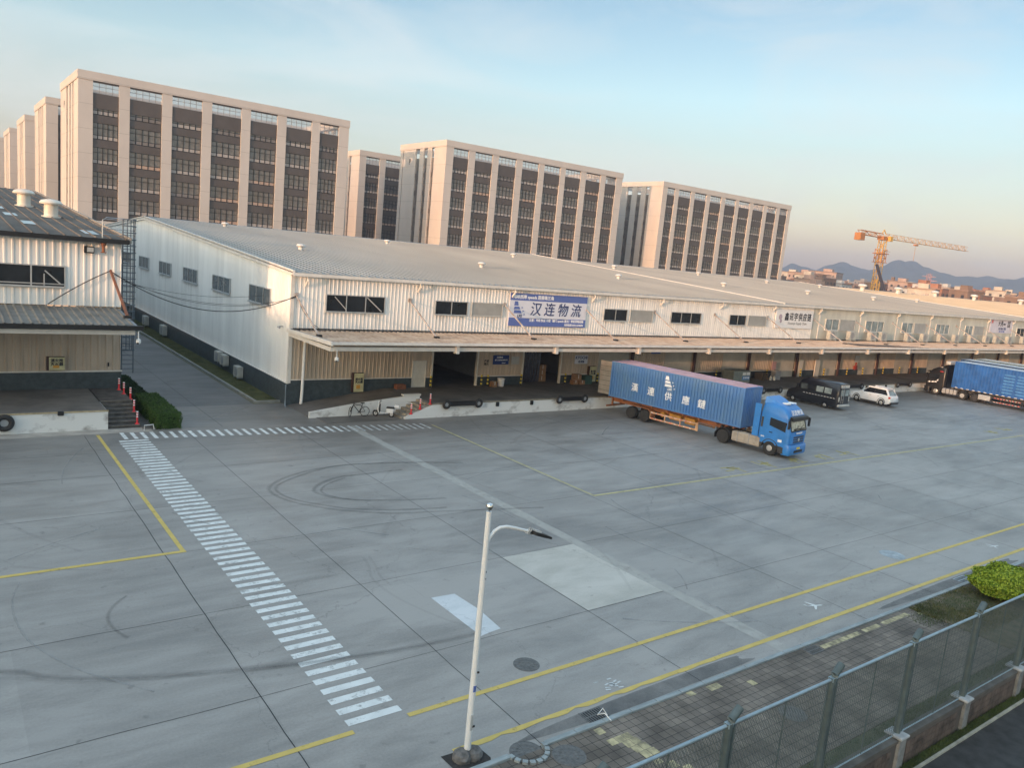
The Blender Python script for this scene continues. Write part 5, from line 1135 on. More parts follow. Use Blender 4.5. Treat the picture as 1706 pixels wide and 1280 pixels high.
# ================================================================ FAR TOWN
tr_ = random.Random(11)
cols = {'terracotta': (.42, .20, .13), 'pinkish': (.50, .36, .30), 'cream': (.58, .52, .44), 'brown': (.25, .17, .13), 'pale': (.62, .60, .57), 'grey': (.32, .32, .32), 'blue-roofed': (.40, .38, .36)}
for kx, v in cols.items(): k('town_'+kx, v, .8, var=.2, vs=.15)
k('town_win', (.05, .05, .06), .3, var=.2); k('town_roof', (.30, .22, .18), .8, var=.3, vs=.1); k('town_blue', (.12, .25, .36), .6, var=.2)
def town_house(D, a, w, d, h, kind, nf, place, big=False):
    x, y = D*math.cos(R(a)), D*math.sin(R(a))
    r = thing('town_building', place, 'building', (x, y, 0), R(tr_.choice((0, 0, 8, -12, 20))), 'buildings of the far town', world=False)
    part('wall', M().box(-w/2, w/2, -d/2, d/2, 0, h), MT['town_'+kind], r)
    rf2 = M().box(-w/2-.3, w/2+.3, -d/2-.3, d/2+.3, h+.001, h+.5); rr = part('roof', rf2, MT['town_blue'] if kind == 'blue-roofed' else MT['town_roof'], r)
    part('stair_head', M().box(-w*.2, w*.1, -d*.2, d*.2, h+.501, h+2.6), MT['town_'+kind], rr)
    wm = M(); nx = max(2, int(w/3.6))
    for f_ in range(nf):
        z = 1.2+(h-1)*f_/nf
        for q in range(nx):
            xx = -w/2+w*(q+.5)/nx; wm.box(xx-.8, xx+.8, -d/2-.06, -d/2-.01, z, z+1.5)
        for q in range(max(1, int(d/4))):
            yy = -d/2+d*(q+.5)/max(1, int(d/4)); wm.box(-w/2-.06, -w/2-.01, yy-.7, yy+.7, z, z+1.5)
    part('windows', wm, MT['town_win'], r)
    return r
def where(a):
    return 'right of the right slab block' if a > 31.8 else 'left of the crane mast' if a > 29.4 else 'behind the crane mast' if a > 28.4 else 'right of the crane mast' if a > 26.2 else 'under the crane jib' if a > 23.6 else 'near the right frame edge'
used = {}
def hname(kind, D, a, h):
    dist = 'in the front row' if D < 480 else 'in the second row' if D < 640 else 'in the middle distance' if D < 900 else 'in the distance'
    hh = 'tall' if h > 20 else 'mid-height' if h > 14 else 'low'
    s_ = '%s %s house, %s, %s' % (hh, kind, where(a), dist)
    return s_
for i in range(215):
    a = tr_.uniform(17.5, 36.5); D = 385+ (i/215)**1.1*1400+tr_.uniform(-20, 20)
    if abs(a-29) < 1.2 and D < 430: continue
    w = tr_.uniform(7, 17)*(1+D/2200); d = tr_.uniform(8, 13); h = tr_.choice((11.5, 12.5, 13.5, 14, 15, 16, 17, 18))+max(0, (D-600)/1300)*12*tr_.random()
    kind = tr_.choices(list(cols), (5, 4, 3, 4, 2, 2, 1))[0]
    town_house(D, a, w, d, h, kind, max(2, int(h/3.3)), hname(kind, D, a, h))
town_house(620, 33.1, 26, 16, 19.0, 'pinkish', 5, 'long orange-pink building just right of the right slab block, left wing'); town_house(650, 31.9, 24, 16, 21.5, 'pinkish', 6, 'taller orange-pink building left of the crane mast')
town_house(700, 34.1, 30, 14, 19.5, 'cream', 5, 'cream building nearest the right slab block edge'); town_house(560, 24.9, 14, 12, 17, 'pale', 4, 'pale white block under the crane jib'); town_house(545, 24.0, 20, 12, 16, 'cream', 4, 'wide cream block right of the pale white block'); town_house(600, 27.95, 5, 5, 19, 'brown', 5, 'slim dark brown tower right of the crane mast')
py = M(); D = 900; a = 25.92; x, y = D*math.cos(R(a)), D*math.sin(R(a))
lattice(py, (x, y, 0), (x, y, 33), 3.4, 4, .35)
for z, w in ((30, 12), (26, 15), (22, 12)): py.bar((x-w/2*.45, y+w/2*.9, z), (x+w/2*.45, y-w/2*.9, z), .5)
solo('pylon', py, mat('pylon_red', (.5, .3, .3), .6), 'thin red and white mast standing in the far town under the jib tip', 'mast')

# unseen building added left of the frame, its height set to shade the yard
NB = thing('added_shade_building', 'plain cream block added beyond the left frame edge to shade the yard', 'building', (-90, 0, 0))
m = M().box(-110, -72, -120, 40, 0, 13.2); part('wall', m, MT['cladding'], NB); part('roof', M().box(-110.4, -71.6, -120.4, 40.4, 13.201, 13.6), MT['roof_sheet'], NB)
# ================================================================ VEHICLES  (local: x forward, y left, z up)
def P_(name, col, rough=.35, coat=.5, **kw): MT[name] = mat(name, col, rough, var=kw.pop('var', .06), coat=coat, **kw)
P_('cab_blue', (.03, .21, .58), .42, .3, var=.15, vs=1.2); P_('cont_blue', (.05, .16, .40), .5, 0, var=.3, vs=.7, col2=(.11, .22, .38), stretch=(1, 1, .4)); P_('cont_blue2', (.02, .12, .38), .5, 0, var=.3, vs=1)
P_('cont_roof', (.60, .34, .35), .6, 0, var=.2, vs=1); P_('orange', (.34, .13, .055), .6, 0, var=.35, vs=2); P_('tank', (.40, .35, .29), .5, 0, var=.25, vs=2)
P_('van_black', (.012, .014, .02), .3, .6); P_('suv_white', (.78, .80, .82), .3, .6); P_('truck_black', (.012, .012, .013), .35, .4); P_('dkgrey', (.04, .04, .042), .6, 0)
P_('headlight', (.7, .72, .72), .1, .5); P_('taillight', (.5, .03, .03), .25, .5); P_('screen', (.38, .40, .34), .1, .5, var=.5, vs=3)
def rrect(x0, x1, hw, r, z, n=4):
    pts = []
    for cx_, cy_, a0 in ((x1-r, hw-r, 0), (x0+r, hw-r, 90), (x0+r, -hw+r, 180), (x1-r, -hw+r, 270)):
        for i in range(n+1):
            t = R(a0+90*i/n); pts.append((cx_+r*math.cos(t), cy_+r*math.sin(t), z))
    return pts
def loftz(m, secs): return m.rings([rrect(x0, x1, hw, r, z) for (z, x0, x1, hw, r) in secs])
def wheel(root, x, y, r, w, side, rimcol='alu', name='wheel', dual=False):
    # side: +1 outer face towards +y
    t = M(); t.lathe((x, y-w/2, r), [(r*.55, .0), (r*.9, 0), (r, w*.18), (r, w*.82), (r*.9, w), (r*.55, w), (r*.5, w*.9), (r*.5, w*.1)], 28, 'y')
    tt = part(name, t, MT['rubber'], root, smooth=True)
    yo = y+side*w/2
    m = M()
    if dual: m.lathe((x, yo, r), [(r*.56, -side*.02), (r*.52, -side*.02), (r*.42, -side*w*.45), (r*.2, -side*w*.45), (r*.17, -side*.03), (.001, -side*.02)], 24, 'y')
    else: m.lathe((x, yo, r), [(r*.6, -side*.03), (r*.56, -side*.0), (r*.5, -side*.03), (r*.36, side*.01), (r*.2, side*.015), (r*.17, side*.05), (.001, side*.055)], 24, 'y')
    part('rim', m, MT[rimcol], tt, smooth=True)
    b = M()
    for i in range(8):
        a = 2*math.pi*i/8; q = r*.29; b.cyl((x+q*math.cos(a), r+q*math.sin(a)), .022 if r > .4 else .03, yo+side*(.0 if not dual else -w*.45), yo+side*(.035 if not dual else -w*.40), 'y', 6)
    part('wheel_nuts', b, MT['steel_grey'], tt)
    return tt
def arch(m, x, y0, y1, z, r, t=.03, a0=10, a1=170, n=12):
    for i in range(n):
        p = R(a0+(a1-a0)*i/n); q = R(a0+(a1-a0)*(i+1)/n)
        m.rings([[(x+r*math.cos(p), y0, z+r*math.sin(p)), (x+(r+t)*math.cos(p), y0, z+(r+t)*math.sin(p)), (x+(r+t)*math.cos(p), y1, z+(r+t)*math.sin(p)), (x+r*math.cos(p), y1, z+r*math.sin(p))],
                 [(x+r*math.cos(q), y0, z+r*math.sin(q)), (x+(r+t)*math.cos(q), y0, z+(r+t)*math.sin(q)), (x+(r+t)*math.cos(q), y1, z+(r+t)*math.sin(q)), (x+r*math.cos(q), y1, z+r*math.sin(q))]])
    return m
HD = math.atan2(-.9922, .1250)
# ---- blue tractor unit
TU = thing('tractor_unit', 'bright blue truck cab hauling the long blue container', 'truck', (47.83, 31.62, 0), HD, world=False)
c = M(); loftz(c, [(.80, -.98, 1.30, 1.21, .12), (1.75, -.98, 1.36, 1.23, .14), (1.95, -.98, 1.34, 1.23, .16), (2.75, -.98, 1.12, 1.20, .18), (2.95, -.98, 1.12, 1.19, .22), (3.3, -.96, .86, 1.15, .28), (3.52, -.94, .52, 1.08, .3), (3.62, -.92, .2, .95, .3)])
cabo = part('cab', c, MT['cab_blue'], TU, smooth=True)
part('air_deflector', M().rings([[(-.9, -1.0, 3.55), (-.9, 1.0, 3.55), (-.9, .92, 3.98), (-.9, -.92, 3.98)], [(-.35, -.98, 3.5), (-.35, .98, 3.5), (-.35, .8, 3.84), (-.35, -.8, 3.84)], [(.2, -.85, 3.45), (.2, .85, 3.45), (.2, .7, 3.55), (.2, -.7, 3.55)]]), MT['cab_blue'], TU, smooth=True)
for s_ in (-1, 1): part('side_fairing', M().box(-1.45, -.985, s_*1.22, s_*1.16, 1.15, 3.45), MT['cab_blue'], TU)
part('sun_hatch', M().lathe((-.05+.25, 0, 3.6), [(.3, 0), (.3, .05), (.26, .07), (.001, .07)], 20), MT['steel_white'], cabo); 
part('horn', M().tube([(.05, .55, 3.68), (.6, .62, 3.66)], [.03, .06], 8).tube([(.05, .4, 3.66), (.5, .42, 3.64)], [.025, .05], 8), MT['chrome'], cabo)
# windscreen: follow the front of the cab
wsm = M(); wsm.quad((1.345, -1.02, 2.0), (1.345, 1.02, 2.0), (1.135, .98, 2.74), (1.135, -.98, 2.74)); ws = part('windscreen', wsm, MT['screen'], cabo)
part('screen_frame', M().bar((1.36, -1.06, 1.96), (1.36, 1.06, 1.96), .05, .07).bar((1.36, -1.06, 1.96), (1.14, -1.02, 2.78), .05).bar((1.36, 1.06, 1.96), (1.14, 1.02, 2.78), .05), MT['black'], ws)
part('steering_wheel', M().torus((1.22, .45, 2.2), .2, .02, 'x', 20, 6).box(1.26, 1.34, -.7, .9, 2.02, 2.1), MT['black'], ws)
part('wipers', M().bar((1.385, -.6, 2.0), (1.30, .05, 2.3), .02).bar((1.385, .1, 2.0), (1.30, .7, 2.3), .02), MT['black'], ws)
part('sun_visor', M().rings([[(1.16, -1.1, 2.76), (1.16, 1.1, 2.76), (1.16, 1.1, 2.96), (1.16, -1.1, 2.96)], [(1.42, -1.12, 2.66), (1.42, 1.12, 2.66), (1.38, 1.12, 2.90), (1.38, -1.12, 2.90)]]), MT['black'], cabo)
for s_ in (-1, 1):
    y = s_*1.232
    dm = M(); dm.rings([[(-.28, y, 1.0), (1.0, y, 1.0), (1.0, y, 1.80), (-.28, y, 1.80)], [(-.28, y+s_*.012, 1.0), (1.0, y+s_*.012, 1.0), (1.0, y+s_*.012, 1.80), (-.28, y+s_*.012, 1.80)]])
    dr = part('door', dm, MT['cab_blue'], TU)
    part('side_window', M().rings([[(-.2, y-s_*.02, 2.12), (1.02, y-s_*.02, 1.84), (1.06, y-s_*.02, 2.5), (-.2, y-s_*.045, 2.66)], [(-.2, y+s_*.012, 2.12), (1.02, y+s_*.012, 1.84), (1.0, y+s_*.0, 2.5), (-.2, y-s_*.012, 2.66)]]), MT['glass'], dr)
    part('door_handle', M().box(-.15, .08, y+s_*.013, y+s_*.04, 1.62, 1.68), MT['black'], dr)
    part('rear_side_vent', M().box(-.85, -.7, y-s_*.03, y+s_*.01, 1.9, 2.6), MT['dkgrey'], TU)
    mr_ = M().tube([(1.1, s_*1.2, 2.75), (1.35, s_*1.42, 2.78)], .025, 6).bevbox(1.28, 1.38, s_*1.46-.1, s_*1.46+.1, 2.15, 2.75, .02)
    part('mirror', mr_, MT['black'], TU)
    part('headlight', M().rings([[(1.25, s_*1.2, .62), (1.44, s_*.86, .60), (1.44, s_*.86, .80), (1.25, s_*1.2, .88)], [(1.33, s_*1.225, .62), (1.49, s_*.88, .60), (1.49, s_*.88, .80), (1.33, s_*1.225, .88)]]), MT['headlight'], TU)
    part('step', M().box(.62, 1.05, s_*1.13, s_*1.24, .35, .78), MT['dkgrey'], TU)
    part('wheel_arch', arch(M(), 0, s_*.86, s_*1.25, .52, .60, .05, 5, 175), MT['dkgrey'], TU)
    wheel(TU, 0, s_*1.06, .52, .31, s_, 'alu')
    wheel(TU, -3.70, s_*.98, .52, .52, s_, 'dkgrey', dual=True)
    part('mudguard', arch(M(), -3.70, s_*.72, s_*1.25, .52, .62, .03, 12, 168).box(-4.36, -4.33, s_*.72, s_*1.25, .3, .75), MT['dkgrey'], TU)
    part('fuel_tank', M().bevbox(-2.95, -.78, min(s_*.72, s_*1.24), max(s_*.72, s_*1.24), .38, 1.12, .07).box(-2.2, -2.0, min(s_*.9, s_*1.0), max(s_*.9, s_*1.0), 1.121, 1.16), MT['tank'], TU)
    for xx in (-2.5, -1.6): part('tank_strap', M().box(xx-.03, xx+.03, min(s_*.71, s_*1.25), max(s_*.71, s_*1.25), .37, 1.13), MT['steel_grey'], TU)
part('front_panel', M().rings([[(1.34, -1.0, 1.12), (1.34, 1.0, 1.12), (1.35, 1.0, 1.72), (1.35, -1.0, 1.72)], [(1.42, -.9, 1.12), (1.42, .9, 1.12), (1.40, .9, 1.70), (1.40, -.9, 1.70)]]), MT['cab_blue'], TU)
gm_ = M()
for q in (1.16, 1.32, 1.48): gm_.box(1.40, 1.432, -.72, .72, q, q+.09)
part('grille', gm_, MT['dkgrey'], TU); part('badge', M().cyl((0, 1.34), .13, 1.433, 1.45, 'x', 20), MT['chrome'], TU)
part('bumper', M().rings([rrect(.8, 1.42, 1.2, .15, .28), rrect(.8, 1.50, 1.24, .2, .42), rrect(.8, 1.50, 1.24, .2, .92), rrect(.8, 1.44, 1.22, .18, 1.0)]), MT['cab_blue'], TU, smooth=True)
part('bumper_intake', M().box(1.499, 1.515, -.6, .6, .45, .62), MT['black'], TU); part('number_plate', M().box(1.501, 1.52, -.22, .22, .68, .82), MT['yellow'], TU)
text_part('lettering', '汉连物流', .40, MT['wht_ink'], TU, (1.07, 0, 3.14), rot=(R(62), 0, R(90)), bold=.006); text_part('lettering', 'DONGFENG', .15, MT['wht_ink'], TU, (1.43, 0, 1.80), rot=(R(90), 0, R(90)), bold=.008)
text_part('lettering', '0592', .13, MT['wht_ink'], TU, (-.6, -1.245, 1.25), bold=.005); part('door_sticker', M().box(.55, .85, -1.25, -1.2451, 1.1, 1.28), MT['wht_ink'], TU)
fm = M().box(-4.75, -.9, -.42, -.34, .75, .98).box(-4.75, -.9, .34, .42, .75, .98).box(-4.0, -3.4, -.35, .35, .99, 1.14)
for xx in (-4.7, -3.7, -2.4, -1.2): fm.box(xx, xx+.1, -.34, .34, .78, .9)
part('chassis_frame', fm, MT['dkgrey'], TU); part('fifth_wheel', M().cyl((-3.55, 0), .45, 1.15, 1.22, 'z', 20), MT['dkgrey'], TU); part('rear_axle', M().cyl((-3.7, .52), .09, -.9, .9, 'y', 10).cyl((0, .5), .07, -.95, .95, 'y', 10), MT['dkgrey'], TU)
part('exhaust_stack', M().tube([(-1.2, -.75, 1.0), (-1.2, -.75, 2.9)], .07, 8), MT['steel_grey'], TU); part('air_coils', M().torus((-1.25, 0, 1.7), .18, .02, 'x', 16, 5).torus((-1.3, .2, 1.6), .18, .02, 'x', 16, 5), MT['red'], TU)
# ---- skeletal trailer
def skel(root, x0, x1, axles, col, z=1.22, guard=(-10.25, -6.0), ystart=1.2, land=-4.1):
    m = M()
    for s_ in (-1, 1): m.box(x0, x1, s_*.42-.07, s_*.42+.07, z, z+.14).box(x0, land+.3, s_*.42-.07, s_*.42+.07, z-.30, z-.001)
    xx = x0
    while xx < x1: m.box(xx, xx+.12, -1.2, -.5, z+.02, z+.13).box(xx, xx+.12, .5, 1.2, z+.02, z+.13).box(xx, xx+.12, -.35, .35, z+.02, z+.13); xx += 1.45
    part('main_beams', m, MT[col], root)
    for s_ in (-1, 1):
        for ax in axles: wheel(root, ax, s_*.98, .50, .5, s_, 'dkgrey', dual=True)
        a0, a1 = min(axles), max(axles); y0, y1 = sorted((s_*.72, s_*1.25))
        part('mudguard', M().box(a0-.3, a1+.3, y0, y1, 1.10, 1.14).rings([[(a1+.3, y0, 1.10), (a1+.3, y1, 1.10), (a1+.3, y1, 1.14), (a1+.3, y0, 1.14)], [(a1+.68, y0, .82), (a1+.68, y1, .82), (a1+.72, y1, .85), (a1+.72, y0, .85)]]).box(a1+.68, a1+.72, y0, y1, .5, .82), MT[col], root)
        g = M(); gx0, gx1 = guard; yy = s_*1.2
        g.box(gx0, gx1, yy-.025, yy+.025, .86, .98).box(gx0, gx1, yy-.025, yy+.025, .40, .52)
        for q in range(4): xq = gx0+(gx1-gx0)*q/3; g.box(xq-.05 if q else xq, xq+.05 if q < 3 else xq, yy-.03, yy+.03, .521, .859)
        g.box(gx1-.001, gx1+.18, yy-.03, yy+.03, .38, 1.0)
        gd = part('side_guard', g, MT[col+'_pale'] if col+'_pale' in MT else MT[col], root)
        rs_ = M()
        for q in range(9): xq = gx0+.1+(gx1-gx0-.3)*q/9; rs_.box(xq, xq+.22, yy+s_*.026, yy+s_*.03, .88, .96).box(xq, xq+.22, yy+s_*.026, yy+s_*.03, .42, .50)
        part('reflective_tape', rs_, MT['redwhite'], gd)
        part('landing_leg', M().box(land-.08, land+.08, s_*.75-.08, s_*.75+.08, .25, z).box(land-.2, land+.2, s_*.75-.15, s_*.75+.15, .18, .249), MT['dkgrey'], root)
    for ax in axles: part('axle', M().cyl((ax, .50), .08, -.9, .9, 'y', 10), MT['dkgrey'], root)
    part('rear_bar', M().box(x0-.1, x0, -1.2, 1.2, .48, .62).box(x0-.05, x0+.1, -.6, -.5, .62, z).box(x0-.05, x0+.1, .5, .6, .62, z), MT[col], root)
    part('spare_boxes', M().bevbox(-8.6, -7.6, -.95, -.55, .7, 1.15, .03).bevbox(-7.2, -6.3, -.95, -.55, .65, 1.15, .03).cyl((-9.3, 0.9), .2, -.9, -.55, 'y', 14), MT['orange2'] if col == 'orange' else MT['dkgrey'], root)
MT['orange_pale'] = mat('orange_guard', (.62, .36, .20), .6, var=.3, vs=3); MT['orange2'] = mat('tool_box_orange', (.50, .24, .04), .6, var=.3); MT['redwhite'] = mat('reflective', (.62, .12, .10), .4, 0, .3, 6, col2=(.7, .65, .6), lo=.49, hi=.51)
TR = thing('semi_trailer', 'rusty orange skeletal trailer under the long blue container', 'trailer', (47.83, 31.62, 0), HD, world=False)
skel(TR, -14.6, -2.5, (-12.12, -10.80), 'orange')
# ---- containers
def container(root, x0, x1, z0, h, side, rfm, corr=.26, openroof=False, roofname='container_roof'):
    hw = 1.219; d = .07; z1 = z0+h
    for s_ in (-1, 1):
        m = M(); n = int((x1-x0-.3)/corr); L = (x1-x0-.3)/n; y = s_*(hw-.075)
        for i in range(n):
            a = x0+.15+L*i
            pts = [(a, 0), (a+L*.36, 0), (a+L*.48, d), (a+L*.88, d), (a+L, 0)]
            for (p, hp), (q, hq) in zip(pts[:-1], pts[1:]): m.quad((p, y+s_*hp, z0+.14), (q, y+s_*hq, z0+.14), (q, y+s_*hq, z1-.08), (p, y+s_*hp, z1-.08))
        part('side_wall', m, side, root)
    f = M()
    for s_ in (-1, 1):
        a, b = sorted((s_*hw, s_*(hw-.13)))
        f.box(x0+.15, x1-.15, a, b, z0, z0+.14).box(x0+.15, x1-.15, a, b, z1-.08, z1)
        for xx in (x0, x1-.15): f.box(xx, xx+.15, a, b, z0, z1)
    f.box(x0, x0+.15, -hw+.13, hw-.13, z0, z0+.14).box(x1-.15, x1, -hw+.13, hw-.13, z0, z0+.14).box(x0, x0+.12, -hw+.13, hw-.13, z1-.1, z1).box(x1-.12, x1, -hw+.13, hw-.13, z1-.1, z1)
    part('frame', f, side, root)
    m = M(); n = 9; L = (2*hw-.26)/n
    for i in range(n):
        a = -hw+.13+L*i; pts = [(a, 0), (a+L*.3, 0), (a+L*.5, .05), (a+L*.8, .05), (a+L, 0)]
        for (p, hp), (q, hq) in zip(pts[:-1], pts[1:]): m.quad((x1-.08+hp, p, z0+.14), (x1-.08+hq, q, z0+.14), (x1-.08+hq, q, z1-.1), (x1-.08+hp, p, z1-.1))
    part('front_wall', m, side, root)
    m = M(); n = int((x1-x0)/.3)
    for i in range(n):
        a = x0+(x1-x0)*i/n; L = (x1-x0)/n
        m.quad((a, -hw+.1, z1-.03), (a+L*.5, -hw+.1, z1-.01), (a+L*.5, hw-.1, z1-.01), (a, hw-.1, z1-.03)).quad((a+L*.5, -hw+.1, z1-.01), (a+L, -hw+.1, z1-.03), (a+L, hw-.1, z1-.03), (a+L*.5, hw-.1, z1-.01))
    part(roofname, m, rfm, root)
    part('roof_rim', M().box(x0, x1, -hw-.002, -hw+.11, z1+.001, z1+.012).box(x0, x1, hw-.11, hw+.002, z1+.001, z1+.012), rfm, root)
    part('floor', M().quad((x0, -hw+.1, z0+.1), (x1, -hw+.1, z0+.1), (x1, hw-.1, z0+.1), (x0, hw-.1, z0+.1)), MT['dkgrey'], root)
CN = thing('shipping_container', 'long blue shipping container with white Chinese characters and pink roof', 'container', (47.83, 31.62, 0), HD, world=False)
container(CN, -14.55, -2.38, 1.40, 2.90, MT['cont_blue'], MT['cont_roof'])
for (x, z, ch) in ((-12.0, 2.52, '漢'), (-10.4, 2.50, '連'), (-8.75, 2.42, '供'), (-7.15, 2.42, '應'), (-5.75, 2.42, '鏈')):
    text_part('lettering', ch, .70, MT['wht_ink'], CN, (x, -1.223, z), bold=.009)
logo('emblem', CN, -9.2, -1.223, 2.95, 1.05, MT['wht_ink'], 0)
text_part('lettering', 'LFS', .26, MT['wht_ink'], CN, (-8.72, -1.224, 3.0), bold=.012, shear=.2)
for s_ in (-1, 1):
    dm = M().box(-.025, .025, 0, s_*1.15, 1.5, 4.2)
    dleaf = bpy.data.objects.new('door_leaf', M().rings([[(-14.56, s_*1.15, 1.5), (-14.56, s_*1.19, 1.5), (-14.56, s_*1.19, 4.2), (-14.56, s_*1.15, 4.2)], [(-15.6, s_*1.32, 1.5), (-15.6, s_*1.36, 1.5), (-15.6, s_*1.36, 4.2), (-15.6, s_*1.32, 4.2)]]).mesh('door_leaf')); link(dleaf); dleaf.parent = CN; dleaf.data.materials.append(mat('door_pale', (.27, .25, .22), .6, var=.2))
    lb = M()
    for z in (1.8, 2.2, 2.6, 3.0, 3.4, 3.8): lb.bar((-14.58, s_*1.205, z), (-15.58, s_*1.375, z), .02)
    part('door_ribs', lb, MT['dkgrey'], dleaf)
# ---- black tractor + blue trailers at right
BT = thing('tractor_unit', 'black six-wheel truck cab with white markings, at the dock on the right', 'truck', (100.2, 44.95, 0), R(90), world=False)
c = M(); loftz(c, [(.75, -.9, 1.28, 1.2, .12), (1.75, -.9, 1.32, 1.22, .14), (2.7, -.9, 1.10, 1.19, .2), (3.1, -.9, .8, 1.12, .25), (3.4, -.9, .3, 1.0, .25)])
cb2 = part('cab', c, MT['truck_black'], BT, smooth=True); part('roof_panel', M().box(-.8, .0, -.8, .8, 3.41, 3.46), MT['offwhite'], cb2)
part('air_deflector', M().rings([[(-.85, -1, 3.3), (-.85, 1, 3.3), (-.85, .95, 3.85), (-.85, -.95, 3.85)], [(-.3, -.95, 3.3), (-.3, .95, 3.3), (-.3, .8, 3.6), (-.3, -.8, 3.6)]]), MT['truck_black'], BT)
part('windscreen', M().quad((1.335, -1, 1.95), (1.335, 1, 1.95), (1.115, .96, 2.68), (1.115, -.96, 2.68)), MT['glass'], cb2)
part('sun_visor', M().box(1.12, 1.4, -1.1, 1.1, 2.72, 2.82), MT['black'], cb2)
part('bumper', M().rings([rrect(.7, 1.42, 1.2, .15, .3), rrect(.7, 1.48, 1.23, .2, .45), rrect(.7, 1.46, 1.23, .2, .95)]), MT['truck_black'], BT, smooth=True)
for s_ in (-1, 1):
    y = s_*1.222
    dr = part('door', M().box(-.2, 1.0, y-s_*.01, y+s_*.01, 1.0, 1.8), MT['truck_black'], BT); part('side_window', M().rings([[(-.2, y-.02, 1.95), (1.0, y-.02, 1.9), (1.0, y-.03, 2.5), (-.2, y-.03, 2.55)], [(-.2, y+.012, 1.95), (1.0, y+.012, 1.9), (.98, y, 2.5), (-.2, y, 2.55)]]), MT['glass'], dr)
    part('mirror', M().bevbox(1.15, 1.25, s_*1.42-.1, s_*1.42+.1, 2.0, 2.6, .02).bar((1.1, s_*1.2, 2.6), (1.2, s_*1.4, 2.6), .04), MT['black'], BT)
    part('headlight', M().box(1.44, 1.5, s_*.8, s_*1.12, .62, .8), MT['headlight'], BT)
    wheel(BT, 0, s_*1.04, .5, .3, s_, 'alu'); wheel(BT, -3.15, s_*.96, .5, .5, s_, 'alu', dual=True); wheel(BT, -4.55, s_*.96, .5, .5, s_, 'dkgrey', dual=True)
    part('mudguard', arch(M(), -3.15, s_*.7, s_*1.22, .5, .58, .03, 15, 165), MT['dkgrey'], BT); part('mudguard', arch(M(), -4.55, s_*.7, s_*1.22, .5, .58, .03, 15, 165).box(-5.2, -5.15, s_*.7, s_*1.22, .3, .8), MT['dkgrey'], BT)
    part('fuel_tank', M().bevbox(-2.45, -.75, min(s_*.7, s_*1.2), max(s_*.7, s_*1.2), .38, 1.02, .08), MT['alu'], BT)
    for xx in (-2.1, -1.65, -1.2): part('tank_strap', M().box(xx-.03, xx+.03, min(s_*.69, s_*1.21), max(s_*.69, s_*1.21), .37, 1.03), MT['black'], BT)
part('chassis_frame', M().box(-5.4, -.8, -.42, -.34, .72, .98).box(-5.4, -.8, .34, .42, .72, .98).box(-4.2, -3.4, -.45, .45, .985, 1.16), MT['dkgrey'], BT)
wm_ = M()
for (a, b, c_, d_) in ((1.1, 1.45, .75, 1.62), (.7, 1.5, .35, 1.68), (.4, 1.55, 0, 1.7), (.05, 1.75, -.15, 2.05)): wm_.poly([(a, 1.245, b), (c_, 1.245, b-.02), (c_+.02, 1.245, d_), (a-.2, 1.245, d_-.04)])
part('white_stripes', wm_, MT['wht_ink'], BT); part('rear_panel', M().box(-1.0, -.92, -1.1, 1.1, 1.1, 3.7), MT['truck_black'], BT); part('top_board', M().box(-1.1, -.6, -.9, .9, 3.9, 4.25), MT['louvre'], BT); part('wall_stripe', M().box(-.6, -.2, 1.2, 1.235, 2.9, 2.98), MT['red'], BT)
def boxtrailer(loc, label, side, rfm, mark=True, x0=-15.0, x1=-1.5):
    T_ = thing('box_trailer', label, 'trailer', loc, R(90), 'blue trailers backed out from the dock on the right', world=False)
    container(T_, x0, x1, 1.30, 3.15, side, rfm, .34, roofname='trailer_roof')
    skel(T_, x0, x1, (x0+2.2, x0+3.5, x0+4.8), 'dkgrey', 1.14, (-9.3, -6.1), land=-5.3)
    m = M()
    for i in range(20): m.box(x0+.4+i*.65, x0+.7+i*.65, 1.22, 1.226, 1.30, 1.37)
    part('reflective_tape', m, MT['redwhite2'], T_)
    if mark:
        p = M()
        for a in (-9.6, -8.2):
            for q in range(7): p.box(a, a+1.15, 1.222, 1.245, 1.65+q*.34, 1.8+q*.34)
        part('ribbed_doors', p, MT['rib_pale'], T_)
        part('chevron', M().poly([(-10.4, 1.25, 4.35), (-11.6, 1.25, 3.2), (-12.4, 1.25, 3.2), (-11.8, 1.25, 4.35)]), mat('chev_orange', (.75, .32, .03), .5), T_); part('chevron', M().poly([(-10.0, 1.25, 4.40), (-11.6, 1.25, 2.9), (-11.6, 1.25, 3.18), (-10.35, 1.25, 4.40)]), MT['red'], T_)
    part('tool_box', M().bevbox(-6.0, -4.7, .95, 1.25, .45, 1.05, .03), MT['alu'], T_)
    return T_
MT['redwhite2'] = mat('reflective_white', (.75, .75, .75), .4); MT['rib_pale'] = mat('rib_pale_blue', (.07, .24, .52), .5, var=.2); MT['pale_roof'] = mat('pale_roof', (.50, .55, .58), .4, var=.2)
boxtrailer((100.2, 44.7, 0), 'blue ribbed trailer with white roof behind the black cab', MT['cont_blue2'], MT['pale_roof'])
boxtrailer((105.0, 46.2, 0), 'second blue trailer, only its dark roof edge showing behind the first', mat('cont_dark', (.015, .06, .15), .5, var=.3), MT['pale_roof'], False)
boxtrailer((109.6, 46.4, 0), 'third trailer with grey roof farthest right behind the others', mat('cont_grey', (.10, .16, .18), .5, var=.3), MT['louvre'], False)
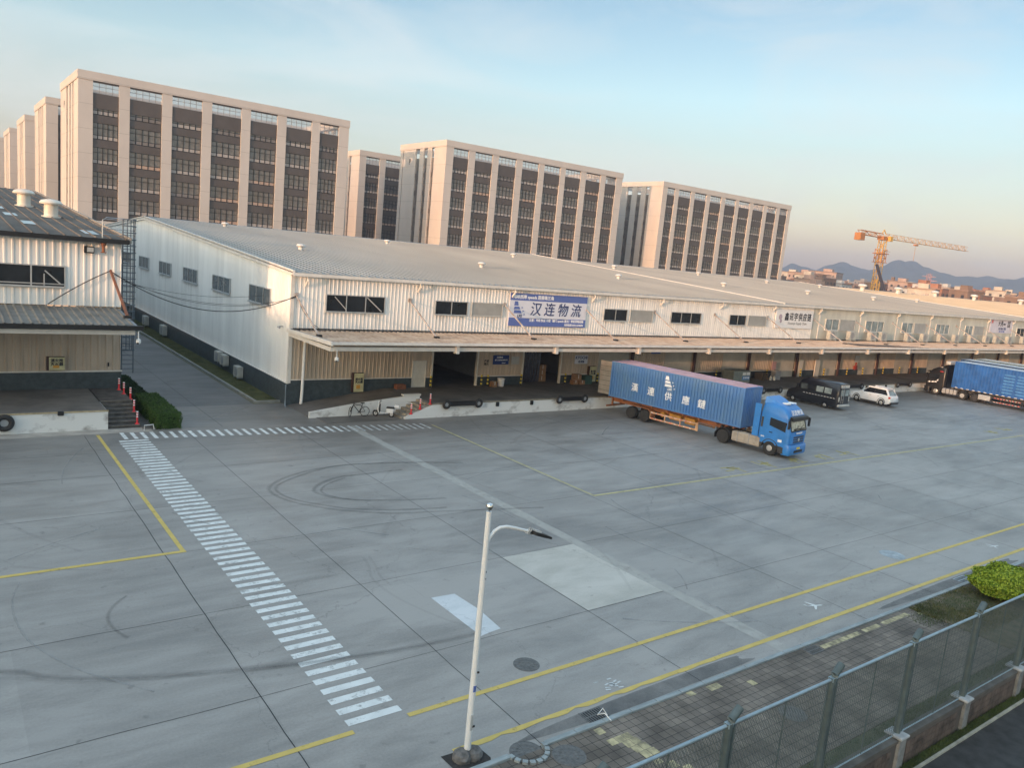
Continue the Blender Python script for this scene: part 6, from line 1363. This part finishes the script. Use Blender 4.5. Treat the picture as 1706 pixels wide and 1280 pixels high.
# ---- black van
VN = thing('van', 'black high-roof passenger van parked beside the dock', 'van', (72.05, 46.1, 0), R(90), world=False)
def xloft(m, secs):
    # sections (x, z0, z1, hw_bottom, hw_top, r)
    rs = []
    for (x, z0, z1, hb, ht, r) in secs:
        rs.append([(x, -hb+.05, z0), (x, hb-.05, z0), (x, hb, z0+.12), (x, hb, z0+(z1-z0)*.45), (x, ht+(hb-ht)*.25, z1-r), (x, ht-r*.3, z1-r*.3), (x, ht-r, z1), (x, -ht+r, z1), (x, -ht+r*.3, z1-r*.3), (x, -ht-(hb-ht)*.25, z1-r), (x, -hb, z0+(z1-z0)*.45), (x, -hb, z0+.12)])
    return m.rings(rs)
b_ = xloft(M(), [(.82, .35, .85, .8, .7, .1), (.78, .3, 1.1, .95, .82, .1), (.4, .28, 1.32, 1.0, .85, .12), (-.05, .28, 1.5, 1.0, .86, .14), (-.35, .28, 1.95, 1.0, .86, .15), (-.75, .28, 2.45, 1.0, .86, .18), (-1.3, .28, 2.68, 1.0, .84, .2), (-4.6, .28, 2.70, 1.0, .82, .2), (-4.9, .32, 2.6, .99, .8, .16), (-4.95, .5, 2.3, .95, .78, .16)])
part('body', b_, MT['van_black'], VN, smooth=True)
part('windscreen', M().quad((-.05, -.78, 1.56), (-.05, .78, 1.56), (-.68, .74, 2.38), (-.68, -.74, 2.38)), MT['glass_grey'], VN)
for s_ in (-1, 1):
    for (a, b, mt_) in ((-.75, -1.45, 'glass_grey'), (-1.6, -2.35, 'glass'), (-2.5, -3.25, 'glass_pale'), (-3.4, -4.15, 'glass_pale')):
        part('side_window', M().rings([[(a, s_*.98, 1.5), (b, s_*.98, 1.5), (b, s_*.93, 2.05), (a, s_*.93, 2.05)], [(a, s_*1.012, 1.5), (b, s_*1.012, 1.5), (b, s_*.975, 2.05), (a, s_*.975, 2.05)]]), MT[mt_], VN)
    m = M()
    for i in range(11): m.box(-1.1-i*.33, -1.3-i*.33, s_*1.001, s_*1.01, 1.12, 1.17)
    part('reflective_tape', m, MT['redwhite2'], VN)
    wheel(VN, 0, s_*.88, .35, .24, s_, 'alu'); wheel(VN, -3.6, s_*.86, .35, .28, s_, 'alu')
    part('headlight', M().box(.72, .80, s_*.6, s_*.86, .85, 1.05), MT['headlight'], VN); part('tail_lamp', M().box(-4.95, -4.99, s_*.78, s_*.93, .9, 1.35), MT['louvre'], VN)
    part('mirror', M().bevbox(-.55, -.45, s_*1.17-.1, s_*1.17+.1, 1.6, 1.95, .02).bar((-.5, s_*.96, 1.6), (-.5, s_*1.1, 1.65), .04), MT['black'], VN)
part('rear_door', M().rings([[(-4.93, -.80, .7), (-4.93, .80, .7), (-4.93, .74, 2.2), (-4.93, -.74, 2.2)], [(-4.985, -.80, .7), (-4.985, .80, .7), (-4.975, .74, 2.2), (-4.975, -.74, 2.2)]]), MT['van_black'], VN)
part('rear_window', M().box(-4.992, -4.986, -.68, -.06, 1.45, 2.05).box(-4.992, -4.986, .06, .68, 1.45, 2.05), MT['glass_pale'], VN); part('top_panel', M().box(-4.99, -4.93, -.70, .70, 2.22, 2.5), MT['louvre'], VN)
part('rear_ladder', M().tube([(-5.06, .25, .75), (-5.06, .25, 2.55)], .02, 6).tube([(-5.06, .6, .75), (-5.06, .6, 2.55)], .02, 6).bar((-5.06, .25, 1.1), (-5.06, .6, 1.1), .03).bar((-5.06, .25, 1.5), (-5.06, .6, 1.5), .03).bar((-5.06, .25, 1.9), (-5.06, .6, 1.9), .03), MT['steel_grey'], VN)
part('rear_bumper', M().bevbox(-5.12, -4.9, -.95, .95, .38, .6, .04), MT['louvre'], VN)
# ---- white SUV
SV = thing('car', 'white family SUV parked between black van and black truck', 'car', (81.1, 44.4, 0), R(90), world=False)
b_ = xloft(M(), [(.82, .35, .68, .72, .6, .08), (.74, .26, .84, .88, .76, .1), (.3, .24, .98, .92, .8, .1), (-.35, .24, 1.06, .92, .82, .1), (-.8, .24, 1.10, .92, .84, .1), (-2.6, .24, 1.14, .92, .84, .1), (-3.3, .26, 1.12, .9, .82, .12), (-3.62, .36, 1.06, .86, .78, .1), (-3.70, .5, .9, .8, .72, .1)])
part('body', b_, MT['suv_white'], SV, smooth=True)
g_ = M().rings([[(-.35, -.80, 1.02), (-.35, .80, 1.02), (-3.45, .78, 1.06), (-3.45, -.78, 1.06)], [(-1.15, -.68, 1.58), (-1.15, .68, 1.58), (-3.05, .64, 1.56), (-3.05, -.64, 1.56)]])
part('greenhouse', g_, MT['glass'], SV)
part('roof', xloft(M(), [(-1.05, 1.57, 1.61, .66, .6, .02), (-1.5, 1.57, 1.66, .70, .62, .04), (-2.6, 1.57, 1.66, .68, .6, .04), (-3.1, 1.55, 1.61, .64, .56, .02)]), MT['suv_white'], SV, smooth=True)
for s_ in (-1, 1):
    pl_ = M().bar((-.38, s_*.80, 1.05), (-1.15, s_*.69, 1.59), .06, .05).bar((-3.42, s_*.79, 1.08), (-3.08, s_*.66, 1.58), .22, .06).bar((-1.15, s_*.695, 1.60), (-3.1, s_*.66, 1.58), .06, .05)
    part('roof_pillar', pl_, MT['suv_white'], SV); part('door_pillar', M().bar((-1.85, s_*.805, 1.08), (-1.85, s_*.69, 1.58), .06, .04), MT['black'], SV)
    wheel(SV, 0, s_*.82, .34, .22, s_, 'alu'); wheel(SV, -2.75, s_*.82, .34, .22, s_, 'alu')
    part('wheel_arch', arch(M(), 0, s_*.80, s_*.94, .34, .39, .05, 0, 180), MT['dkgrey'], SV); part('wheel_arch', arch(M(), -2.75, s_*.80, s_*.94, .34, .39, .05, 0, 180), MT['dkgrey'], SV)
    part('sill', M().box(-2.3, -.45, s_*.88, s_*.935, .22, .36), MT['dkgrey'], SV)
    part('tail_lamp', M().rings([[(-3.45, s_*.66, .82), (-3.45, s_*.90, .82), (-3.45, s_*.88, 1.0), (-3.45, s_*.66, 1.0)], [(-3.70, s_*.66, .82), (-3.62, s_*.88, .82), (-3.60, s_*.85, 1.0), (-3.66, s_*.66, 1.0)]]), MT['taillight'], SV)
    part('headlight', M().rings([[(.55, s_*.6, .7), (.55, s_*.88, .7), (.5, s_*.84, .84), (.55, s_*.6, .84)], [(.84, s_*.55, .68), (.74, s_*.86, .7), (.68, s_*.82, .84), (.76, s_*.55, .82)]]), MT['headlight'], SV)
    part('mirror', M().bevbox(-.72, -.6, s_*.98-.1, s_*.98+.1, 1.02, 1.18, .02), MT['suv_white'], SV)
    part('door_handle', M().box(-1.6, -1.42, s_*.915, s_*.945, .88, .91).box(-2.45, -2.27, s_*.915, s_*.945, .9, .93), MT['steel_grey'], SV)
    part('roof_rail', M().tube([(-1.3, s_*.6, 1.70), (-2.9, s_*.56, 1.69)], .018, 6), MT['alu'], SV)
part('rear_window', M().quad((-3.50, -.62, 1.12), (-3.50, .62, 1.12), (-3.12, .55, 1.54), (-3.12, -.55, 1.54)), MT['glass_pale'], SV)
part('spoiler', M().box(-3.28, -3.02, -.6, .6, 1.56, 1.62), MT['suv_white'], SV); part('rear_bumper', M().bevbox(-3.76, -3.5, -.8, .8, .3, .5, .05), MT['dkgrey'], SV); part('number_plate', M().box(-3.725, -3.705, -.22, .22, .66, .78), MT['wht_ink'], SV)
SV.scale = (1, 1, 1.12)
# ---- bicycle (front wheel turned, leaning on the ramp wall)
BK = thing('bicycle', 'dark mountain bike leaning against the white ramp wall', 'bicycle', (24.3, 48.68, .03), R(180-3), world=False)
def bwheel(x, y, turn=0):
    m = M(); m.torus((0, 0, 0), .33, .022, 'y', 28, 6); mm = m
    sp = M()
    for i in range(14):
        a = 2*math.pi*i/14; sp.bar((0, 0, 0), (.32*math.cos(a), 0, .32*math.sin(a)), .005)
    for q in (m, sp):
        q.v = [(v[0]*math.cos(turn)-v[1]*math.sin(turn)+x, v[0]*math.sin(turn)+v[1]*math.cos(turn)+y, v[2]+.345) for v in q.v]
    t = part('wheel', m, MT['rubber'], BK, smooth=True); part('spokes', sp, MT['steel_grey'], t)
bwheel(0, 0); bwheel(1.08, 0, .9)
part('frame', M().bar((0, 0, .345), (.42, 0, .30), .03).bar((.42, 0, .30), (.22, 0, .80), .035).bar((.25, 0, .76), (.82, 0, .86), .04).bar((.42, 0, .30), (.84, 0, .80), .045).bar((0, 0, .345), (.24, 0, .74), .025), MT['black'], BK)
part('fork', M().bar((.84, 0, .90), (1.04, .05, .40), .035).bar((.90, .05, .75), (1.10, .06, .345), .03).bar((.90, -.05, .75), (1.06, -.06, .345), .03), MT['redfork'] if 'redfork' in MT else MT['black'], BK)
part('handlebar', M().bar((.84, 0, .85), (.82, 0, 1.0), .03).tube([(.66, -.30, 1.02), (.84, 0, 1.0), (1.0, .30, 1.02)], .014, 6), MT['black'], BK)
part('saddle', M().bar((.22, 0, .78), (.19, 0, .92), .025).bevbox(.06, .34, -.07, .07, .92, .97, .02), MT['black'], BK)
part('crank', M().cyl((.42, .30), .09, -.03, .0, 'y', 16).bar((.42, -.06, .30), (.55, -.06, .2), .02), MT['steel_grey'], BK)
# ---- scooter
SC = thing('scooter', 'small white and black electric scooter parked at the ramp wall', 'scooter', (26.0, 47.95, .03), R(180-35), world=False)
def swheel(x):
    m = M(); m.torus((x, 0, .21), .165, .05, 'y', 22, 8); t = part('wheel', m, MT['rubber'], SC, smooth=True); part('rim', M().cyl((x, .21), .12, -.03, .03, 'y', 16), MT['alu'], t)
swheel(0); swheel(1.12)
part('leg_shield', M().rings([[(.85, -.17, .30), (.92, -.17, .30), (.92, .17, .30), (.85, .17, .30)], [(.92, -.2, .6), (1.0, -.14, .6), (1.0, .14, .6), (.92, .2, .6)], [(.86, -.13, .92), (.93, -.1, .92), (.93, .1, .92), (.86, .13, .92)]]), MT['suv_white'], SC, smooth=True)
part('inner_shield', M().bevbox(.80, .87, -.15, .15, .32, .88, .02), MT['black'], SC)
part('floor_board', M().bevbox(.32, .86, -.14, .14, .26, .32, .02), MT['suv_white'], SC)
part('seat_box', M().rings([rrect(-.12, .36, .14, .06, .32), rrect(-.18, .36, .15, .06, .62)]), MT['suv_white'], SC, smooth=True); part('seat', M().bevbox(-.22, .38, -.14, .14, .63, .73, .04), MT['black'], SC)
part('tail_box', M().bevbox(-.52, -.18, -.16, .16, .70, .94, .05), MT['suv_white'], SC)
part('front_fork', M().bar((.95, .09, .6), (1.12, .09, .21), .035).bar((.95, -.09, .6), (1.12, -.09, .21), .035).rings([rrect(.98, 1.3, .07, .05, .38), rrect(1.02, 1.24, .07, .05, .42)]), MT['black'], SC)
part('handlebar', M().bar((.9, 0, .9), (.86, 0, 1.02), .04).tube([(.78, -.3, 1.04), (.86, 0, 1.02), (.78, .3, 1.04)], .016, 6), MT['black'], SC)
part('headlight', M().sphere((.93, 0, 1.0), .07, 10), MT['suv_white'], SC)
for s_ in (-1, 1): part('mirror', M().bar((.82, s_*.2, 1.03), (.80, s_*.26, 1.17), .012).cyl((s_*.28, 1.2), .05, .79, .81, 'x', 12), MT['black'], SC)
# ================================================================ FOREGROUND
LP = thing('street_lamp', 'tall white street lamp with one curved arm, black head and rough stone foot', 'street lamp', (10.2, 13.87, 0))
px, pyy = 10.2, 13.87
part('pole', M().tube([(px, pyy, .22), (px, pyy, 6.2)], [.085, .062], 20), MT['steel_white'], LP, smooth=True)
part('pole_cap', M().lathe((px, pyy, 6.21), [(.045, 0), (.03, .02), (.06, .03), (.088, .08), (.09, .12), (.07, .17), (.001, .195)], 18), MT['chrome'], LP, smooth=True)
arm = [(px+.02, pyy, 5.40), (px+.08, pyy, 5.56), (px+.20, pyy, 5.70), (px+.36, pyy, 5.765), (px+.55, pyy, 5.76), (px+.8, pyy, 5.69), (px+1.25, pyy, 5.54)]
part('arm', M().tube(arm, [.04, .04, .04, .04, .04, .038, .036], 12), MT['steel_white'], LP, smooth=True)
d = Vector((.945, 0, -.32)).normalized(); o_ = Vector((px+1.2, pyy, 5.55))
def HP(u, v, w): q = o_+d*u+Vector((0, 1, 0))*v+Vector((.32, 0, .945))*w; return tuple(q)
hd = M(); hd.rings([[HP(u, -w, -.03), HP(u, w, -.03), HP(u, w*.9, h), HP(u, -w*.9, h)] for (u, w, h) in ((0, .05, .05), (.12, .07, .06), (.2, .13, .05), (.45, .15, .04), (.72, .12, .02), (.76, .08, 0))])
h_ = part('lamp_head', hd, MT['black'], LP); part('lamp_glass', M().quad(HP(.24, -.12, -.034), HP(.24, .12, -.034), HP(.7, .1, -.034), HP(.7, -.1, -.034)), MT['louvre'], h_)
part('driver_box', M().rings([[HP(.16, -.09, .05), HP(.16, .09, .05), HP(.16, .08, .09), HP(.16, -.08, .09)], [HP(.36, -.09, .05), HP(.36, .09, .05), HP(.36, .08, .085), HP(.36, -.08, .085)]]), MT['alu'], h_)
part('arm_clamp', M().bar(HP(.04, -.06, .03), HP(.04, -.06, .1), .02).bar(HP(.08, .06, .03), HP(.08, .06, .1), .02).bar(HP(-.02, 0, 0), HP(.12, 0, 0), .11), MT['alu'], LP)
part('access_door', M().box(px-.035, px+.035, pyy-.092, pyy-.07, .75, 1.15), mat('door_grey', (.5, .52, .52), .5), LP); part('sticker', M().box(px-.04, px+.03, pyy-.088, pyy-.07, 1.75, 1.9), MT['sign_blue'], LP)
part('bolts', M().sphere((px+.03, pyy-.07, 4.75), .014, 8).sphere((px+.03, pyy-.07, 4.58), .014, 8).box(px+.03, px+.08, pyy-.095, pyy-.07, 2.22, 2.26).box(px+.02, px+.09, pyy-.1, pyy-.07, .82, .86), MT['black'], LP)
st = M()
for a in range(2):
    c0 = px-.14+a*.27; st.lathe((c0, pyy-.02-.04*a, 0), [(.24, 0), (.25, .10), (.2, .19), (.10, .235), (.001, .24)], 14)
st.v = [(v[0]+random.uniform(-.012, .012), v[1]+random.uniform(-.012, .012), v[2]+random.uniform(-.006, .006)) for v in st.v]
part('stone_foot', st, mat('rough_stone', (.16, .155, .15), .9, 0, .4, 6, .6, 12, col2=(.08, .08, .078)), LP)
struct('lamp_pit', M().poly([(px-.55, pyy+.3, .006), (px-.5, pyy-.55, .006), (px+.35, pyy-.55, .006), (px+.5, pyy-.3, .006), (px+.45, pyy+.25, .006)]), mat('lamp_pit_dark', (.045, .042, .04), .9, 0, .4, 5))
# ---- chain-link fence on its low wall
FY, WT = 8.32, .85; FX = [8.75+3.62*i for i in range(9)]; FT = 3.40
FN = thing('chain_link_fence', 'green-grey chain-link fence with angled post tops along the footpath', 'fence', (22, FY, 0))
MT['fence_paint'] = mat('fence_paint', (.10, .135, .14), .45, .1, .2, 3); MT['fence_rail'] = mat('fence_rail', (.30, .40, .46), .35, .3, .15, 3); MT['wire'] = mat('fence_wire', (.10, .125, .12), .5, .2, .1)
for i, x in enumerate(FX):
    m = M(); m.tube([(x, FY, WT-.12), (x, FY, FT+.02), (x+.05, FY, FT+.07), (x+.32, FY+.02, FT+.25)], .085, 14); pt = part('post', m, MT['fence_paint'], FN, smooth=True)
    part('clamp', M().box(x-.07, x+.07, FY-.065, FY+.065, FT-.06, FT+.03), MT['fence_rail'], pt)
    part('second_post', M().tube([(x+.15, FY-.02, WT), (x+.15, FY-.02, FT-.05)], .035, 8), MT['fence_paint'], FN, smooth=True)
    if i < len(FX)-1:
        a, b = x+.06, FX[i+1]-.06; mid = (a+b)/2+.1
        part('top_rail', M().tube([(a, FY, FT-.02), (b, FY, FT-.02)], .036, 10), MT['fence_rail'], FN, smooth=True)
        part('bottom_rail', M().tube([(a, FY, WT+.05), (b, FY, WT+.05)], .018, 8), MT['fence_rail'], FN, smooth=True)
        part('stay', M().tube([(mid, FY, WT+.05), (mid, FY, FT-.03)], .016, 8), MT['fence_paint'], FN)
        m = M(); z0, z1 = WT+.06, FT-.04; H = z1-z0; sp = .084; q = a-H*.62
        def seg(x0, z0_, x1, z1_, yy):
            t = .0053; dx, dz = x1-x0, z1_-z0_; L = math.hypot(dx, dz); nx_, nz_ = -dz/L*t, dx/L*t
            m.rings([[(x0+nx_, yy, z0_+nz_), (x0, yy-t, z0_), (x0-nx_, yy, z0_-nz_), (x0, yy+t, z0_)], [(x1+nx_, yy, z1_+nz_), (x1, yy-t, z1_), (x1-nx_, yy, z1_-nz_), (x1, yy+t, z1_)]], False)
        while q < b:
            for sgn in (1, -1):
                # rising to the right or falling, clipped to the panel
                xa, xb = (q, q+H*.62) if sgn > 0 else (q+H*.62, q); za, zb = z0, z1
                ta, tb = 0, 1
                dx = xb-xa
                for lim, s_ in ((a, 1), (b, -1)):
                    if dx*s_ > 0: ta_ = (lim-xa)/dx; ta = max(ta, ta_)
                    else: tb = min(tb, (lim-xa)/dx)
                if tb-ta > .01: seg(xa+dx*ta, za+H*ta, xa+dx*tb, za+H*tb, FY+.003*sgn)
            q += sp
        part('wire_mesh', m, MT['wire'], FN, recalc=False)
LWL = thing('low_wall', 'low tiled wall carrying the chain-link fence', 'wall', (22, FY, 0))
part('wall', M().box(4, 44, FY-.12, FY+.12, -.04, WT-.08), MT['walltile'] if 'walltile' in MT else mat('wall_render', (.11, .095, .085), .8, 0, .3, 2.5, col2=(.09, .085, .08)), LWL)
tl = M(); x = 4.0
while x < 43.8:
    if all(abs(x+.1-fx) > .34 for fx in FX):
        for z in (.04, .24, .44): tl.box(x+.006, x+.19, FY-.133, FY-.121, z, z+.185); tl.box(x+.006, x+.19, FY+.121, FY+.133, z, z+.185)
    x += .2
part('wall_tiles', tl, mat('brown_tiles', (.13, .10, .085), .6, 0, .5, 3.0, col2=(.06, .05, .045)), LWL)
part('coping', M().box(4, 44, FY-.15, FY+.15, WT-.079, WT), mat('coping', (.12, .115, .105), .8, 0, .3, 2), LWL)
for x in FX:
    p_ = part('pilaster', M().box(x-.16, x+.16, FY-.2, FY+.18, -.04, WT+.02), mat('pilaster_stone', (.24, .25, .25), .7, 0, .3, 4) if x < 9 else bpy.data.materials['pilaster_stone'], LWL)
    part('pilaster_cap', M().bevbox(x-.2, x+.2, FY-.25, FY+.22, WT+.021, WT+.10, .02), mat('pilaster_cap', (.42, .45, .47), .6, 0, .25, 4) if x < 9 else bpy.data.materials['pilaster_cap'], p_)
# ---- foliage
def leaves(name, pts, size, mt, parent=None, seed=0, nrm=None):
    r_ = np.random.default_rng(seed); n = len(pts); a = r_.normal(size=(n, 3))
    if nrm is not None: a = a*.6+nrm
    a /= np.linalg.norm(a, axis=1)[:, None]; t = np.cross(a, r_.normal(size=(n, 3))); t /= np.linalg.norm(t, axis=1)[:, None]; b = np.cross(a, t)
    s = size*r_.uniform(.6, 1.3, (n, 1)); v = np.empty((n, 4, 3))
    v[:, 0] = pts-t*s; v[:, 1] = pts-b*s*.45+a*s*.12; v[:, 2] = pts+t*s; v[:, 3] = pts+b*s*.45+a*s*.12
    me = bpy.data.meshes.new(name); me.vertices.add(n*4); me.vertices.foreach_set('co', v.reshape(-1)); me.loops.add(n*4); me.loops.foreach_set('vertex_index', np.arange(n*4, dtype=np.int32))
    me.polygons.add(n); me.polygons.foreach_set('loop_start', np.arange(0, n*4, 4, dtype=np.int32)); me.update(calc_edges=True); me.materials.append(mt)
    o = link(bpy.data.objects.new(name, me)); o.parent = parent; return o
def hedge(x0, x1, y0, y1, h, n, label, mt, size=.045):
    r = thing('hedge', label, 'hedge', ((x0+x1)/2, (y0+y1)/2, 0), world=False); W_, D_ = (x1-x0)/2, (y1-y0)/2
    rr = np.random.default_rng(int(x0*10)); A = [W_*2*D_*2, W_*2*h*2, D_*2*h*2]; k_ = rr.choice(3, n, p=np.array(A)/sum(A)); u = rr.uniform(-1, 1, (n, 2)); P = np.zeros((n, 3)); N = np.zeros((n, 3))
    for f_ in range(n):
        s_ = 1 if rr.random() < .5 else -1
        if k_[f_] == 0: P[f_] = (u[f_, 0]*W_, u[f_, 1]*D_, h); N[f_] = (0, 0, 1)
        elif k_[f_] == 1: P[f_] = (u[f_, 0]*W_, s_*D_, (u[f_, 1]+1)/2*h); N[f_] = (0, s_, .2)
        else: P[f_] = (s_*W_, u[f_, 0]*D_, (u[f_, 1]+1)/2*h); N[f_] = (s_, 0, .2)
    bump_ = .05*np.sin(P[:, 0]*7+P[:, 1]*3)+.04*np.sin(P[:, 1]*9+P[:, 2]*8)
    P += N*(bump_-rr.exponential(.05, n)+.02+np.where(rr.random(n) < .05, rr.random(n)*.13, 0))[:, None]; cr_ = np.minimum(1, np.sqrt((P[:, 0]/W_)**8+(P[:, 1]/D_)**8)); P[:, 2] -= np.where(k_ == 0, .12*cr_**3, 0)
    leaves('foliage', P, size, mt, r, 3, N)
    c = M().bevbox(-W_+.1, W_-.1, -D_+.1, D_-.1, 0, h-.1, .08); part('inner_twigs', c, MT['leafcore'], r)
    return r
MT['leafcore'] = mat('leaf_core', (.012, .022, .006), .95, var=.4, vs=6)
hedge(10.65, 12.0, 48.1, 54.5, .95, 26000, 'clipped green hedge, near one at the mouth of the alley', MT['leaf'])
hedge(10.6, 11.8, 54.7, 63.2, .6, 26000, 'lower dark clipped hedge farther up the alley', MT['leaf_dark'])
BS = thing('bush', 'round lime-green clipped bush behind the fence at right', 'bush', (35.3, 11.85, .05), world=False)
n = 34000; r_ = np.random.default_rng(5); v = r_.normal(size=(n, 3)); v /= np.linalg.norm(v, axis=1)[:, None]; v[:, 2] = np.where(v[:, 2] < -.45, -v[:, 2], v[:, 2])
lob = 1+.10*np.sin(v[:, 0]*5+1)*np.sin(v[:, 1]*6)+.06*np.sin(v[:, 2]*9+v[:, 0]*7)
P = v*np.array([1.5, 1.15, .66])*(lob*(1-r_.exponential(.05, n)+np.where(r_.random(n) < .05, r_.random(n)*.12, 0)))[:, None]; P[:, 2] += .62
vv = (P-np.array([0, 0, .6])); vv /= np.linalg.norm(vv, axis=1)[:, None]
leaves('foliage', P, .065, MT['leaf_lime'], BS, 8, vv)
part('inner_twigs', M().lathe((0, 0, 0), [(.4, .2), (.85, .42), (.9, .7), (.55, 1.0), (.001, 1.08)], 18), MT['leafcore'], BS, smooth=True)
m = M()
for i in range(7): a = i*.9; m.bar((.1*math.cos(a), .1*math.sin(a), -.04), (.6*math.cos(a), .5*math.sin(a), .5), .035)
part('stems', m, MT['bark'], BS)
# ================================================================ HAZE
hb = M().box(-125, 5400, -130, 5000, -1.5, 235)
ho = struct('haze', hb, bpy.data.materials.new('haze_air'), kind='stuff'); hm = ho.data.materials[0]; hm.use_nodes = True; hn = hm.node_tree.nodes; hn.clear()
out = hn.new('ShaderNodeOutputMaterial'); pv = hn.new('ShaderNodeVolumePrincipled'); pv.inputs['Density'].default_value = .00024; pv.inputs['Color'].default_value = (.62, .74, 1.0, 1); pv.inputs['Anisotropy'].default_value = .0
hm.node_tree.links.new(pv.outputs[0], out.inputs['Volume'])
